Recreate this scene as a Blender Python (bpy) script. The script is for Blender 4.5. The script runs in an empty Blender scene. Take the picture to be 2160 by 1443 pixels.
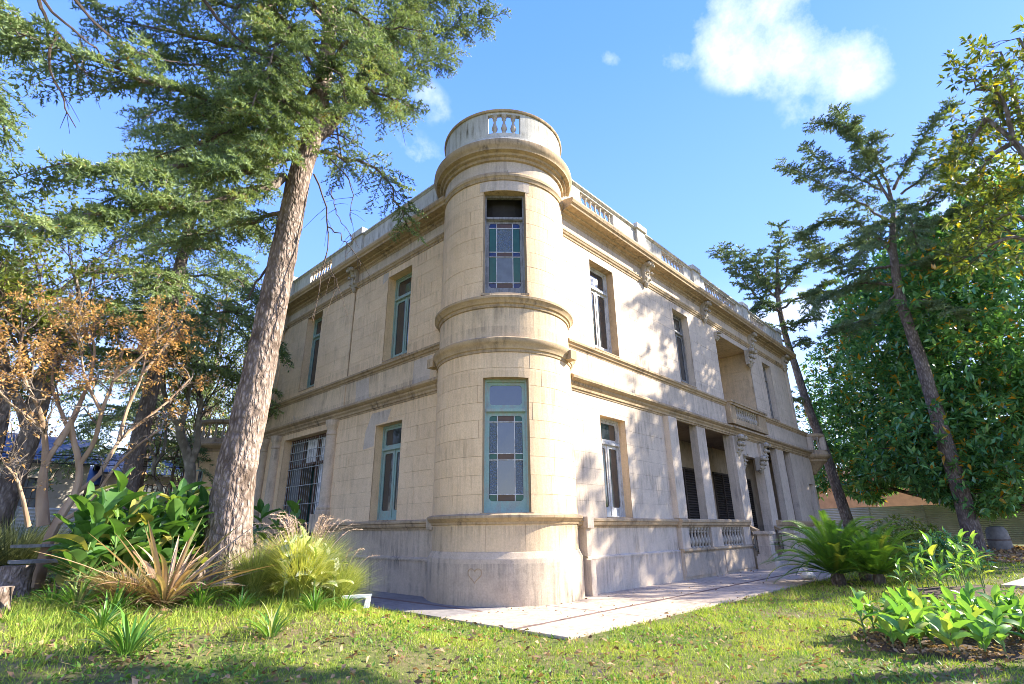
import bpy, math, random
import numpy as np
from mathutils import Vector, Matrix
R = math.radians
PI = math.pi
rng = np.random.default_rng(7)
random.seed(7)
S = bpy.context.scene
COL = S.collection

# ------------------------------------------------------------------ camera
cam_d = bpy.data.cameras.new('camera')
cam = bpy.data.objects.new('camera', cam_d)
COL.objects.link(cam)
cam_d.sensor_width = 36.0
cam_d.lens = 18.38
cam_d.clip_start = 0.05
cam_d.clip_end = 3000
_yaw, _pit, _rol = R(43.279), R(19.799), R(-0.647)
_F = Vector((math.cos(_yaw)*math.cos(_pit), math.sin(_yaw)*math.cos(_pit), math.sin(_pit)))
_Rt = Vector((math.sin(_yaw), -math.cos(_yaw), 0))
_U = Vector((-math.cos(_yaw)*math.sin(_pit), -math.sin(_yaw)*math.sin(_pit), math.cos(_pit)))
_r = _Rt*math.cos(_rol) + _U*math.sin(_rol)
_u = -_Rt*math.sin(_rol) + _U*math.cos(_rol)
_m = Matrix(((_r.x, _u.x, -_F.x, -8.76), (_r.y, _u.y, -_F.y, -8.305), (_r.z, _u.z, -_F.z, 1.5), (0, 0, 0, 1)))
cam.matrix_world = _m
S.camera = cam

# ------------------------------------------------------------------ light
SUN_AZ, SUN_EL = 325.0, 30.0           # azimuth measured from +X towards +Y
world = bpy.data.worlds.new('World')
S.world = world
world.use_nodes = True
wn = world.node_tree.nodes
wl = world.node_tree.links
for n in list(wn): wn.remove(n)
w_out = wn.new('ShaderNodeOutputWorld')
w_bg = wn.new('ShaderNodeBackground')
w_bg.inputs['Strength'].default_value = 0.15
sky = wn.new('ShaderNodeTexSky')
sky.sky_type = 'NISHITA'
sky.sun_disc = False
sky.sun_elevation = R(SUN_EL)
sky.sun_rotation = R(90-SUN_AZ)
sky.air_density = 1.0
sky.dust_density = 0.15
sky.ozone_density = 1.6
sky.altitude = 20
tc = wn.new('ShaderNodeTexCoord')
nrm = wn.new('ShaderNodeVectorMath'); nrm.operation = 'NORMALIZE'
wl.new(tc.outputs['Generated'], nrm.inputs[0])
def wmath(op, a, b=None, c=None):
    n = wn.new('ShaderNodeMath'); n.operation = op
    for i, v in enumerate((a, b, c)):
        if v is None: continue
        if isinstance(v, (int, float)): n.inputs[i].default_value = v
        else: wl.new(v, n.inputs[i])
    return n.outputs[0]
nz = wn.new('ShaderNodeTexNoise'); nz.inputs['Scale'].default_value = 6.5
nz.inputs['Detail'].default_value = 9.0; nz.inputs['Roughness'].default_value = 0.64
wl.new(nrm.outputs[0], nz.inputs['Vector'])
def cloud_blob(az, el, su, sv, rot=0.0):
    """soft elliptic region of the sky dome around one direction"""
    c = Vector((math.cos(R(az))*math.cos(R(el)), math.sin(R(az))*math.cos(R(el)), math.sin(R(el))))
    e = Vector((math.sin(R(az)), -math.cos(R(az)), 0)); f = c.cross(e) * -1
    if f.z < 0: f = -f
    cr, sr = math.cos(R(rot)), math.sin(R(rot))
    e2 = e*cr + f*sr; f2 = f*cr - e*sr
    res = []
    for ax, s_ in ((e2, su), (f2, sv)):
        d = wn.new('ShaderNodeVectorMath'); d.operation = 'DOT_PRODUCT'
        wl.new(nrm.outputs[0], d.inputs[0]); d.inputs[1].default_value = ax
        res.append(wmath('POWER', wmath('ABSOLUTE', wmath('DIVIDE', d.outputs['Value'], s_)), 2.0))
    dd = wn.new('ShaderNodeVectorMath'); dd.operation = 'DOT_PRODUCT'
    wl.new(nrm.outputs[0], dd.inputs[0]); dd.inputs[1].default_value = c
    front = wmath('GREATER_THAN', dd.outputs['Value'], 0.2)
    return wmath('MULTIPLY', front, wmath('MAXIMUM', 0.0, wmath('SUBTRACT', 1.0, wmath('ADD', res[0], res[1]))))
CLOUDS = []
_acc = None
for az_, el_, su_, sv_, rot_, k_ in ((8.5, 42.6, 0.150, 0.070, -24, 0.80), (12.0, 46.5, 0.12, 0.075, 0, 0.62), (4.0, 39.8, 0.085, 0.06, -30, 1.05), (7, 37.5, 0.06, 0.06, 40, 0.5),
        (54.3, 44.0, 0.06, 0.035, -40, 0.42), (55.2, 39.3, 0.06, 0.035, -30, 0.38), (-3.5, 25.5, 0.13, 0.06, 10, 0.75),
        (28.8, 47.2, 0.03, 0.015, -30, 0.5), (20.5, 46.0, 0.05, 0.03, -50, 0.5), (14.0, 20.0, 0.10, 0.05, 0, 0.7),
        (195, 32, 0.45, 0.16, 10, 1.5), (262, 40, 0.35, 0.16, -15, 1.4), (150, 24, 0.3, 0.10, 5, 1.2), (228, 24, 0.40, 0.10, 0, 1.4), (310, 50, 0.2, 0.12, 0, 1.0)):  # this row: unseen clouds outside the view, added as fill for the shaded walls
    b = wmath('MULTIPLY', cloud_blob(az_, el_, su_, sv_, rot_), k_)
    _acc = b if _acc is None else wmath('MAXIMUM', _acc, b)
_shape = wmath('SUBTRACT', wmath('ADD', _acc, wmath('MULTIPLY', wmath('SUBTRACT', nz.outputs['Fac'], 0.5), 3.4)), 0.22)
_gate = wmath('MINIMUM', 1.0, wmath('MULTIPLY', _acc, 3.0))
_cl = wmath('MULTIPLY', _gate, wmath('MINIMUM', 0.74, wmath('MAXIMUM', 0.0, wmath('MULTIPLY', _shape, 0.62))))
# the Nishita dome is blended with a clear-day gradient by elevation, the same all the way round
sep = wn.new('ShaderNodeSeparateXYZ'); wl.new(nrm.outputs[0], sep.inputs[0])
grd = wn.new('ShaderNodeValToRGB')
_ge = grd.color_ramp.elements
for i_, (p_, c_) in enumerate(((0.0, (1.55, 1.68, 1.90)), (0.16, (0.88, 1.12, 1.85)), (0.42, (0.30, 0.60, 1.85)), (0.75, (0.15, 0.41, 1.75)), (1.0, (0.08, 0.30, 1.50)))):
    if i_ > 1: _ge.new(p_)
    _ge[i_].position = p_; _ge[i_].color = (*[v/4 for v in c_], 1)
wl.new(sep.outputs[2], grd.inputs[0])
gsc = wn.new('ShaderNodeVectorMath'); gsc.operation = 'SCALE'; gsc.inputs['Scale'].default_value = 4.0
wl.new(grd.outputs[0], gsc.inputs[0])
hsv = wn.new('ShaderNodeMix'); hsv.data_type = 'RGBA'; hsv.inputs[0].default_value = 0.93
wl.new(sky.outputs[0], hsv.inputs[6]); wl.new(gsc.outputs[0], hsv.inputs[7])
skym = wn.new('ShaderNodeMix'); skym.data_type = 'RGBA'
wl.new(_cl, skym.inputs[0]); wl.new(hsv.outputs[2], skym.inputs[6])
skym.inputs[7].default_value = (1.75, 1.78, 1.85, 1)
wl.new(skym.outputs[2], w_bg.inputs['Color'])
wl.new(w_bg.outputs[0], w_out.inputs[0])

sun_d = bpy.data.lights.new('sun', 'SUN')
sun_d.energy = 2.5
sun_d.angle = R(0.53)
sun_d.color = (1.0, 0.93, 0.82)
sun = bpy.data.objects.new('sun', sun_d)
COL.objects.link(sun)
_sd = Vector((math.cos(R(SUN_AZ))*math.cos(R(SUN_EL)), math.sin(R(SUN_AZ))*math.cos(R(SUN_EL)), math.sin(R(SUN_EL))))
sun.rotation_euler = _sd.to_track_quat('Z', 'Y').to_euler()
sun.location = _sd*60

S.view_settings.view_transform = 'Standard'
S.view_settings.look = 'None'
S.view_settings.exposure = 2.85
S.view_settings.gamma = 1.0
S.view_settings.use_curve_mapping = False
S.render.engine = 'CYCLES'
S.cycles.filter_width = 0.9
S.cycles.max_bounces = 6
S.cycles.diffuse_bounces = 4
S.cycles.glossy_bounces = 3
S.cycles.transparent_max_bounces = 4

# ------------------------------------------------------------------ helpers: scene objects
def tag(o, label=None, cat=None, group=None, kind=None):
    if label: o['label'] = label
    if cat: o['category'] = cat
    if group: o['group'] = group
    if kind: o['kind'] = kind
    return o
def thing(name, label, cat, loc=(0, 0, 0), rz=0.0, group=None):
    o = bpy.data.objects.new(name, None)
    o.empty_display_size = 0.2
    COL.objects.link(o)
    o.location = loc
    o.rotation_euler = (0, 0, rz)
    return tag(o, label, cat, group)
def link(name, me, parent=None, loc=None):
    o = bpy.data.objects.new(name, me)
    COL.objects.link(o)
    if parent is not None: o.parent = parent
    if loc is not None: o.location = loc
    return o
def copy_thing(src, loc, rz, scale=1.0, label=None):
    c = src.copy(); COL.objects.link(c)
    c.location = loc; c.rotation_euler = (0, 0, rz); c.scale = (scale,)*3
    if label: c['label'] = label
    for ch in src.children:
        d = ch.copy(); COL.objects.link(d); d.parent = c
        for g in ch.children:
            e = g.copy(); COL.objects.link(e); e.parent = d
    return c

# ------------------------------------------------------------------ helpers: mesh building
class MB:
    def __init__(s): s.v = []; s.f = []
    def quad(s, a, b, c, d):
        n = len(s.v); s.v += [tuple(a), tuple(b), tuple(c), tuple(d)]; s.f.append((n, n+1, n+2, n+3))
    def box(s, x0, y0, z0, x1, y1, z1):
        n = len(s.v)
        s.v += [(x0, y0, z0), (x1, y0, z0), (x1, y1, z0), (x0, y1, z0), (x0, y0, z1), (x1, y0, z1), (x1, y1, z1), (x0, y1, z1)]
        s.f += [tuple(n+i for i in q) for q in ((0, 3, 2, 1), (4, 5, 6, 7), (0, 1, 5, 4), (1, 2, 6, 5), (2, 3, 7, 6), (3, 0, 4, 7))]
    def hexa(s, p):
        n = len(s.v); s.v += [tuple(q) for q in p]
        s.f += [tuple(n+i for i in q) for q in ((0, 3, 2, 1), (4, 5, 6, 7), (0, 1, 5, 4), (1, 2, 6, 5), (2, 3, 7, 6), (3, 0, 4, 7))]
    def mbox(s, m, u0, v0, d0, u1, v1, d1):
        """box in wall coordinates (along, up, outward) through the map m"""
        s.hexa([m(u0, v0, d0), m(u1, v0, d0), m(u1, v0, d1), m(u0, v0, d1), m(u0, v1, d0), m(u1, v1, d0), m(u1, v1, d1), m(u0, v1, d1)])
    def lathe(s, prof, seg=10, c=(0, 0, 0), a0=0.0, a1=2*PI, cap=True):
        full = abs(a1-a0-2*PI) < 1e-6
        n0 = len(s.v); k = seg if full else seg+1
        for r, z in prof:
            for i in range(k):
                a = a0+(a1-a0)*i/seg
                s.v.append((c[0]+r*math.cos(a), c[1]+r*math.sin(a), c[2]+z))
        for j in range(len(prof)-1):
            for i in range(seg):
                i2 = (i+1) % k if full else i+1
                s.f.append((n0+j*k+i, n0+j*k+i2, n0+(j+1)*k+i2, n0+(j+1)*k+i))
        if cap and full:
            if prof[0][0] > 1e-4: s.f.append(tuple(n0+i for i in range(k))[::-1])
            if prof[-1][0] > 1e-4: s.f.append(tuple(n0+(len(prof)-1)*k+i for i in range(k)))
        if cap and not full:
            for i in (0, seg): s.f.append(tuple(n0+j*k+i for j in range(len(prof))))
    def tube(s, pts, rad, seg=6, cap=True, rough=0.0):
        pts = [Vector(p) for p in pts]; n0 = len(s.v); N = len(pts)
        up = Vector((0.3, 0.2, 1)).normalized(); prev = None
        for i, p in enumerate(pts):
            d = (pts[min(i+1, N-1)]-pts[max(i-1, 0)])
            if d.length < 1e-9: d = Vector((0, 0, 1))
            d.normalize()
            if prev is None:
                a = d.cross(up)
                if a.length < 1e-3: a = d.cross(Vector((1, 0, 0)))
            else: a = prev - d*prev.dot(d)
            a.normalize(); prev = a; b = d.cross(a)
            r = rad[i] if hasattr(rad, '__len__') else rad
            for k in range(seg):
                t = 2*PI*k/seg; rr = r*(1+rough*(random.random()-0.5))
                s.v.append(tuple(p+a*math.cos(t)*rr+b*math.sin(t)*rr))
        for i in range(N-1):
            for k in range(seg):
                k2 = (k+1) % seg
                s.f.append((n0+i*seg+k, n0+i*seg+k2, n0+(i+1)*seg+k2, n0+(i+1)*seg+k))
        if cap:
            s.f.append(tuple(n0+k for k in range(seg))[::-1]); s.f.append(tuple(n0+(N-1)*seg+k for k in range(seg)))
    def sweep(s, m, prof, us, close=True):
        """profile [(outward, up)] extruded along wall coordinate values us"""
        n0 = len(s.v); k = len(prof)
        for u in us:
            for d, z in prof: s.v.append(tuple(m(u, z, d)))
        for i in range(len(us)-1):
            for j in range(k-1):
                s.f.append((n0+i*k+j, n0+(i+1)*k+j, n0+(i+1)*k+j+1, n0+i*k+j+1))
        if close:
            s.f.append(tuple(n0+j for j in range(k))); s.f.append(tuple(n0+(len(us)-1)*k+j for j in range(k))[::-1])
    def mesh(s, name, m, smooth=False):
        me = bpy.data.meshes.new(name)
        me.from_pydata(s.v, [], s.f)
        if m is not None: me.materials.append(m)
        me.validate()
        import bmesh
        bm = bmesh.new(); bm.from_mesh(me); bmesh.ops.recalc_face_normals(bm, faces=bm.faces); bm.to_mesh(me); bm.free()
        if smooth:
            me.polygons.foreach_set('use_smooth', [True]*len(me.polygons))
            try: me.set_sharp_from_angle(angle=R(38))
            except Exception: pass
        return me
    def obj(s, name, m, parent=None, smooth=False, loc=None):
        return link(name, s.mesh(name, m, smooth), parent, loc)

def np_mesh(name, verts, faces, m, tint=None, smooth=False):
    """verts (n,3), faces (k,3|4) as numpy arrays, tint per face"""
    me = bpy.data.meshes.new(name)
    nf, q = faces.shape
    me.vertices.add(len(verts)); me.vertices.foreach_set('co', np.ascontiguousarray(verts, dtype=np.float32).ravel())
    me.loops.add(nf*q); me.loops.foreach_set('vertex_index', np.ascontiguousarray(faces, dtype=np.int32).ravel())
    me.polygons.add(nf)
    me.polygons.foreach_set('loop_start', np.arange(0, nf*q, q, dtype=np.int32))
    me.polygons.foreach_set('loop_total', np.full(nf, q, dtype=np.int32))
    if smooth: me.polygons.foreach_set('use_smooth', np.ones(nf, dtype=bool))
    if tint is not None:
        a = me.attributes.new('tint', 'FLOAT', 'FACE'); a.data.foreach_set('value', np.ascontiguousarray(tint, dtype=np.float32))
    if m is not None: me.materials.append(m)
    me.update(calc_edges=True)
    return me

class Leaves:
    """collects many small faces: needle blades (triangles) and folded leaves (two triangles)"""
    def __init__(s): s.V = []; s.Fc = []; s.T = []; s.n = 0
    def add(s, V, F, T):
        s.V.append(V); s.Fc.append(F+s.n); s.T.append(T); s.n += len(V)
    def blades(s, P, D, L, Wd, T):
        n = len(P)
        if n == 0: return
        D = D/np.maximum(np.linalg.norm(D, axis=1, keepdims=True), 1e-6)
        Sd = np.cross(D, rng.normal(size=(n, 3))); Sd /= np.maximum(np.linalg.norm(Sd, axis=1, keepdims=True), 1e-6)
        Wd = np.broadcast_to(Wd, (n,))[:, None]; L = np.broadcast_to(L, (n,))[:, None]
        V = np.stack([P-Sd*Wd*0.5, P+Sd*Wd*0.5, P+D*L], 1).reshape(-1, 3)
        s.add(V, np.arange(3*n).reshape(n, 3), np.broadcast_to(T, (n,)).copy())
    def leaves(s, P, D, N, L, Wd, T, fold=0.25, droop=0.15):
        """P base, D direction, N approximate upward normal: a folded pointed leaf of four triangles"""
        n = len(P)
        if n == 0: return
        D = D/np.maximum(np.linalg.norm(D, axis=1, keepdims=True), 1e-6)
        Sd = np.cross(D, N); Sd /= np.maximum(np.linalg.norm(Sd, axis=1, keepdims=True), 1e-6)
        N2 = np.cross(Sd, D)
        L = np.broadcast_to(L, (n,))[:, None]; Wd = np.broadcast_to(Wd, (n,))[:, None]
        mid = P+D*L*0.5-N2*Wd*fold
        a = P+D*L*0.42+Sd*Wd*0.5; b = P+D*L*0.42-Sd*Wd*0.5
        t = P+D*L-N2*L*droop
        V = np.stack([P, a, t, b, mid], 1).reshape(-1, 3)
        base = (np.arange(n)*5)[:, None]
        F = np.stack([base+np.array([0, 1, 4]), base+np.array([1, 2, 4]), base+np.array([2, 3, 4]), base+np.array([3, 0, 4])], 1).reshape(-1, 3)
        s.add(V, F, np.repeat(np.broadcast_to(T, (n,)), 4))
    def obj(s, name, m, parent=None, origin=None):
        V = np.concatenate(s.V); F = np.concatenate(s.Fc); T = np.concatenate(s.T)
        if origin is not None: V = V-np.array(origin)
        return link(name, np_mesh(name, V, F, m, T), parent)

# ------------------------------------------------------------------ helpers: materials
def new_mat(name):
    m = bpy.data.materials.new(name); m.use_nodes = True
    nt = m.node_tree
    for n in list(nt.nodes): nt.nodes.remove(n)
    out = nt.nodes.new('ShaderNodeOutputMaterial'); bs = nt.nodes.new('ShaderNodeBsdfPrincipled')
    nt.links.new(bs.outputs[0], out.inputs[0])
    return m, nt, bs, out
def nd(nt, typ, **kw):
    n = nt.nodes.new(typ)
    for k, v in kw.items():
        if k in n.inputs.keys(): n.inputs[k].default_value = v
        else: setattr(n, k, v)
    return n
def coords(nt, scale=(1, 1, 1), kind='pos'):
    g = nt.nodes.new('ShaderNodeNewGeometry') if kind == 'pos' else nt.nodes.new('ShaderNodeTexCoord')
    mp = nt.nodes.new('ShaderNodeMapping'); mp.inputs['Scale'].default_value = scale
    nt.links.new(g.outputs['Position'] if kind == 'pos' else g.outputs['Object'], mp.inputs[0])
    return mp.outputs[0]
def noise(nt, vec, scale, detail=6, rough=0.6):
    n = nd(nt, 'ShaderNodeTexNoise', Scale=scale, Detail=detail, Roughness=rough)
    nt.links.new(vec, n.inputs['Vector']); return n.outputs['Fac']
def ramp(nt, fac, stops):
    r = nt.nodes.new('ShaderNodeValToRGB'); e = r.color_ramp.elements
    while len(e) < len(stops): e.new(0.5)
    for i, (p, c) in enumerate(stops):
        e[i].position = p; e[i].color = (*c, 1) if len(c) == 3 else c
    nt.links.new(fac, r.inputs[0]); return r.outputs[0]
def mix(nt, fac, a, b, mode='MIX'):
    n = nt.nodes.new('ShaderNodeMix'); n.data_type = 'RGBA'; n.blend_type = mode
    for i, v in ((0, fac), (6, a), (7, b)):
        if isinstance(v, (int, float)): n.inputs[i].default_value = v
        elif isinstance(v, (tuple, list)): n.inputs[i].default_value = (*v, 1) if len(v) == 3 else v
        else: nt.links.new(v, n.inputs[i])
    return n.outputs[2]
def bump(nt, bs, h, strength=0.3, dist=0.02):
    b = nd(nt, 'ShaderNodeBump', Strength=strength, Distance=dist)
    nt.links.new(h, b.inputs['Height']); nt.links.new(b.outputs[0], bs.inputs['Normal'])
def plain(name, col, rough=0.6, var=0.25, scale=8, metal=0.0, spec=0.4, bmp=0.0):
    m, nt, bs, _ = new_mat(name)
    c = coords(nt)
    f = noise(nt, c, scale)
    lo = tuple(x*(1-var) for x in col); hi = tuple(min(1, x*(1+var)) for x in col)
    nt.links.new(ramp(nt, f, [(0.3, lo), (0.7, hi)]), bs.inputs['Base Color'])
    bs.inputs['Roughness'].default_value = rough; bs.inputs['Metallic'].default_value = metal
    bs.inputs['Specular IOR Level'].default_value = spec
    if bmp: bump(nt, bs, noise(nt, c, scale*4), bmp, 0.01)
    return m
def plaster(name, light, dark, stain, stain_amt=0.5, rough=0.9, patch=None, streaks=True):
    """aged render: large warm and grey patches, vertical rain streaks, fine pitting"""
    m, nt, bs, _ = new_mat(name)
    big = noise(nt, coords(nt, (1, 1, 1)), 0.55, 8, 0.62)
    mid = noise(nt, coords(nt, (1, 1, 1)), 3.2, 8, 0.65)
    base = ramp(nt, big, [(0.32, dark), (0.62, light)])
    base = mix(nt, 0.55, base, ramp(nt, mid, [(0.3, dark), (0.65, light)]))
    stv = noise(nt, coords(nt, (4.5, 4.5, 0.45)), 1.6, 8, 0.7)
    stm = noise(nt, coords(nt, (1, 1, 1.4)), 0.9, 5, 0.6)
    st = nt.nodes.new('ShaderNodeMath'); st.operation = 'MULTIPLY'
    nt.links.new(ramp(nt, stv, [(0.46, (0, 0, 0)), (0.72, (1, 1, 1))]), st.inputs[0])
    nt.links.new(ramp(nt, stm, [(0.42, (0, 0, 0)), (0.66, (1, 1, 1))]), st.inputs[1])
    st2 = nt.nodes.new('ShaderNodeMath'); st2.operation = 'MULTIPLY'; st2.inputs[1].default_value = stain_amt*1.6
    nt.links.new(st.outputs[0], st2.inputs[0])
    col = mix(nt, st2.outputs[0], base, stain)
    # rain streaks that start under each ledge and fade downwards
    sx = nt.nodes.new('ShaderNodeSeparateXYZ'); nt.links.new(coords(nt), sx.inputs[0]); acc = None
    for zl, ln in ((0.80, 0.5), (1.56, 0.45), (5.10, 0.75), (5.62, 0.6), (6.26, 0.5), (6.82, 0.5), (9.88, 0.8), (10.65, 0.7), (11.35, 0.5), (12.95, 0.8), (12.08, 0.8)):
        mr = nt.nodes.new('ShaderNodeMapRange'); mr.inputs[1].default_value = zl-ln; mr.inputs[2].default_value = zl; nt.links.new(sx.outputs[2], mr.inputs[0])
        lt = nt.nodes.new('ShaderNodeMath'); lt.operation = 'LESS_THAN'; lt.inputs[1].default_value = zl+0.03; nt.links.new(sx.outputs[2], lt.inputs[0])
        mm = nt.nodes.new('ShaderNodeMath'); mm.operation = 'MULTIPLY'; nt.links.new(mr.outputs[0], mm.inputs[0]); nt.links.new(lt.outputs[0], mm.inputs[1])
        if acc is None: acc = mm.outputs[0]
        else:
            mx_ = nt.nodes.new('ShaderNodeMath'); mx_.operation = 'MAXIMUM'; nt.links.new(acc, mx_.inputs[0]); nt.links.new(mm.outputs[0], mx_.inputs[1]); acc = mx_.outputs[0]
    strk = noise(nt, coords(nt, (7.0, 7.0, 0.25)), 1.5, 8, 0.72)
    sr = ramp(nt, strk, [(0.42, (0, 0, 0)), (0.70, (0.52, 0.52, 0.52))])
    mm = nt.nodes.new('ShaderNodeMath'); mm.operation = 'MULTIPLY'; nt.links.new(acc, mm.inputs[0]); nt.links.new(sr, mm.inputs[1])
    if streaks: col = mix(nt, mm.outputs[0], col, stain)
    if patch is not None:
        pv = nt.nodes.new('ShaderNodeTexVoronoi'); pv.inputs['Scale'].default_value = 0.42
        nt.links.new(coords(nt, (1, 1, 0.8)), pv.inputs['Vector'])
        pn = noise(nt, coords(nt), 2.2, 6, 0.7)
        a = nt.nodes.new('ShaderNodeMath'); a.operation = 'ADD'
        nt.links.new(pv.outputs['Distance'], a.inputs[0]); nt.links.new(pn, a.inputs[1])
        col = mix(nt, ramp(nt, a.outputs[0], [(0.62, (0.75, 0.75, 0.75)), (0.68, (0, 0, 0))]), col, patch)
    oi = nt.nodes.new('ShaderNodeObjectInfo')
    vv = nt.nodes.new('ShaderNodeMath'); vv.operation = 'MULTIPLY_ADD'; vv.inputs[1].default_value = 0.08; vv.inputs[2].default_value = 0.96
    nt.links.new(oi.outputs['Random'], vv.inputs[0])
    h = nt.nodes.new('ShaderNodeHueSaturation'); nt.links.new(vv.outputs[0], h.inputs['Value']); nt.links.new(col, h.inputs['Color'])
    fine = noise(nt, coords(nt), 26, 7, 0.75)
    fine_c = ramp(nt, fine, [(0.25, (0.80, 0.79, 0.77)), (0.6, (1.04, 1.04, 1.04))])
    col = mix(nt, 1.0, h.outputs[0], fine_c, 'MULTIPLY')
    nt.links.new(col, bs.inputs['Base Color'])
    bs.inputs['Roughness'].default_value = rough
    bs.inputs['Specular IOR Level'].default_value = 0.2
    hh = nt.nodes.new('ShaderNodeMath'); hh.operation = 'ADD'
    nt.links.new(fine, hh.inputs[0]); nt.links.new(noise(nt, coords(nt), 7, 6), hh.inputs[1])
    bump(nt, bs, hh.outputs[0], 0.35, 0.012)
    return m
def leaf_mat(name, dark, light, rough=0.55, trans=0.35, spec=0.4, odd=None, odd_from=0.93):
    """leaf colour runs from dark to light with each leaf's own tint; tints above odd_from are dead or yellow leaves"""
    m, nt, bs, out = new_mat(name)
    at = nt.nodes.new('ShaderNodeAttribute'); at.attribute_name = 'tint'
    stops = [(0.0, dark), (0.88 if odd else 1.0, light)]
    if odd: stops += [(odd_from, odd)]
    c = ramp(nt, at.outputs['Fac'], stops)
    v = noise(nt, coords(nt), 1.1, 4)
    c = mix(nt, 1.0, c, ramp(nt, v, [(0.3, (0.78, 0.85, 0.80)), (0.7, (1.2, 1.12, 1.0))]), 'MULTIPLY')
    nt.links.new(c, bs.inputs['Base Color'])
    bs.inputs['Roughness'].default_value = rough; bs.inputs['Specular IOR Level'].default_value = spec
    tr = nt.nodes.new('ShaderNodeBsdfTranslucent')
    nt.links.new(mix(nt, 1.0, c, (1.3, 1.25, 0.6), 'MULTIPLY'), tr.inputs['Color'])
    mx = nt.nodes.new('ShaderNodeMixShader'); mx.inputs[0].default_value = trans
    nt.links.new(bs.outputs[0], mx.inputs[1]); nt.links.new(tr.outputs[0], mx.inputs[2])
    nt.links.new(mx.outputs[0], out.inputs[0])
    return m
def bark(name, light, dark, vs=0.28, scale=9, strength=0.9):
    m, nt, bs, _ = new_mat(name)
    v = nt.nodes.new('ShaderNodeTexVoronoi'); v.inputs['Scale'].default_value = scale; v.feature = 'F1'
    warp = noise(nt, coords(nt, (1, 1, vs)), 6, 4)
    mp = coords(nt, (1, 1, vs))
    ad = nt.nodes.new('ShaderNodeVectorMath'); ad.operation = 'MULTIPLY_ADD'
    cmb = nt.nodes.new('ShaderNodeCombineXYZ'); nt.links.new(warp, cmb.inputs[0]); nt.links.new(warp, cmb.inputs[1])
    nt.links.new(cmb.outputs[0], ad.inputs[0]); ad.inputs[1].default_value = (0.25, 0.25, 0.25); nt.links.new(mp, ad.inputs[2])
    nt.links.new(ad.outputs[0], v.inputs['Vector'])
    c = ramp(nt, v.outputs['Distance'], [(0.15, light), (0.55, dark)])
    c = mix(nt, 0.4, c, ramp(nt, noise(nt, coords(nt), 1.7, 6), [(0.35, dark), (0.65, light)]))
    nt.links.new(c, bs.inputs['Base Color']); bs.inputs['Roughness'].default_value = 0.95
    bs.inputs['Specular IOR Level'].default_value = 0.15
    inv = nt.nodes.new('ShaderNodeMath'); inv.operation = 'SUBTRACT'; inv.inputs[0].default_value = 1.0
    nt.links.new(v.outputs['Distance'], inv.inputs[1])
    bump(nt, bs, inv.outputs[0], strength, 0.05)
    return m
def glass(name, col, rough=0.05, ior=2.05):
    m, nt, bs, _ = new_mat(name)
    f = noise(nt, coords(nt), 5.0, 5)
    nt.links.new(ramp(nt, f, [(0.35, tuple(c*0.7 for c in col)), (0.7, col)]), bs.inputs['Base Color'])
    bs.inputs['IOR'].default_value = ior
    nt.links.new(ramp(nt, f, [(0.4, (rough,)*3), (0.75, (rough+0.10,)*3)]), bs.inputs['Roughness'])
    bump(nt, bs, noise(nt, coords(nt), 1.8, 2), 0.06, 0.02)
    return m
def textured_glass(name, col):
    m, nt, bs, _ = new_mat(name)
    w = nt.nodes.new('ShaderNodeTexVoronoi'); w.inputs['Scale'].default_value = 38
    nt.links.new(coords(nt), w.inputs['Vector'])
    nt.links.new(ramp(nt, w.outputs['Distance'], [(0.1, tuple(c*1.5 for c in col)), (0.5, tuple(c*0.6 for c in col))]), bs.inputs['Base Color'])
    bs.inputs['Roughness'].default_value = 0.25; bs.inputs['IOR'].default_value = 1.7
    bump(nt, bs, w.outputs['Distance'], 0.8, 0.02)
    return m
def peeling(name, paint, wood, amount=0.5, rough=0.55):
    m, nt, bs, _ = new_mat(name)
    f = noise(nt, coords(nt, (1, 1, 0.35)), 9, 8, 0.7)
    t = 0.5+0.14*(0.5-amount)
    c = ramp(nt, f, [(t-0.02, paint), (t+0.05, wood)])
    c = mix(nt, 0.5, c, ramp(nt, noise(nt, coords(nt), 30, 5), [(0.3, tuple(x*0.6 for x in paint)), (0.7, paint)]))
    nt.links.new(c, bs.inputs['Base Color']); bs.inputs['Roughness'].default_value = rough
    bump(nt, bs, f, 0.35, 0.006)
    return m

M = {}
M['tan'] = plaster('plaster_tan', (0.81, 0.60, 0.365), (0.71, 0.505, 0.29), (0.34, 0.235, 0.14), 0.5)
M['grey'] = plaster('plaster_grey', (0.68, 0.56, 0.42), (0.57, 0.465, 0.345), (0.20, 0.165, 0.135), 0.7)
M['band'] = plaster('plaster_band', (0.72, 0.54, 0.33), (0.56, 0.43, 0.28), (0.17, 0.13, 0.09), 0.65, patch=(0.42, 0.36, 0.29))
M['band_grey'] = plaster('plaster_band_grey', (0.63, 0.52, 0.39), (0.49, 0.40, 0.305), (0.17, 0.15, 0.135), 0.6)
M['trim'] = plaster('plaster_moulding', (0.52, 0.385, 0.23), (0.34, 0.245, 0.145), (0.085, 0.065, 0.045), 0.8)
M['plinth'] = plaster('plaster_plinth', (0.62, 0.49, 0.34), (0.44, 0.345, 0.245), (0.10, 0.10, 0.085), 0.75)
M['parapet'] = plaster('plaster_parapet', (0.60, 0.575, 0.49), (0.46, 0.44, 0.37), (0.15, 0.13, 0.085), 1.0)
M['mortar'] = plain('joint_mortar', (0.42, 0.31, 0.19), 0.95, 0.35, 6)
M['mortar_grey'] = plain('joint_mortar_grey', (0.30, 0.25, 0.20), 0.95, 0.3, 6)
M['dark'] = plain('dark_interior', (0.035, 0.032, 0.03), 0.9, 0.3, 2)
M['green_paint'] = peeling('green_paint', (0.27, 0.40, 0.335), (0.33, 0.30, 0.25), 0.4)
M['grey_wood'] = peeling('weathered_wood', (0.25, 0.24, 0.215), (0.10, 0.085, 0.065), 0.5)
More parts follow.
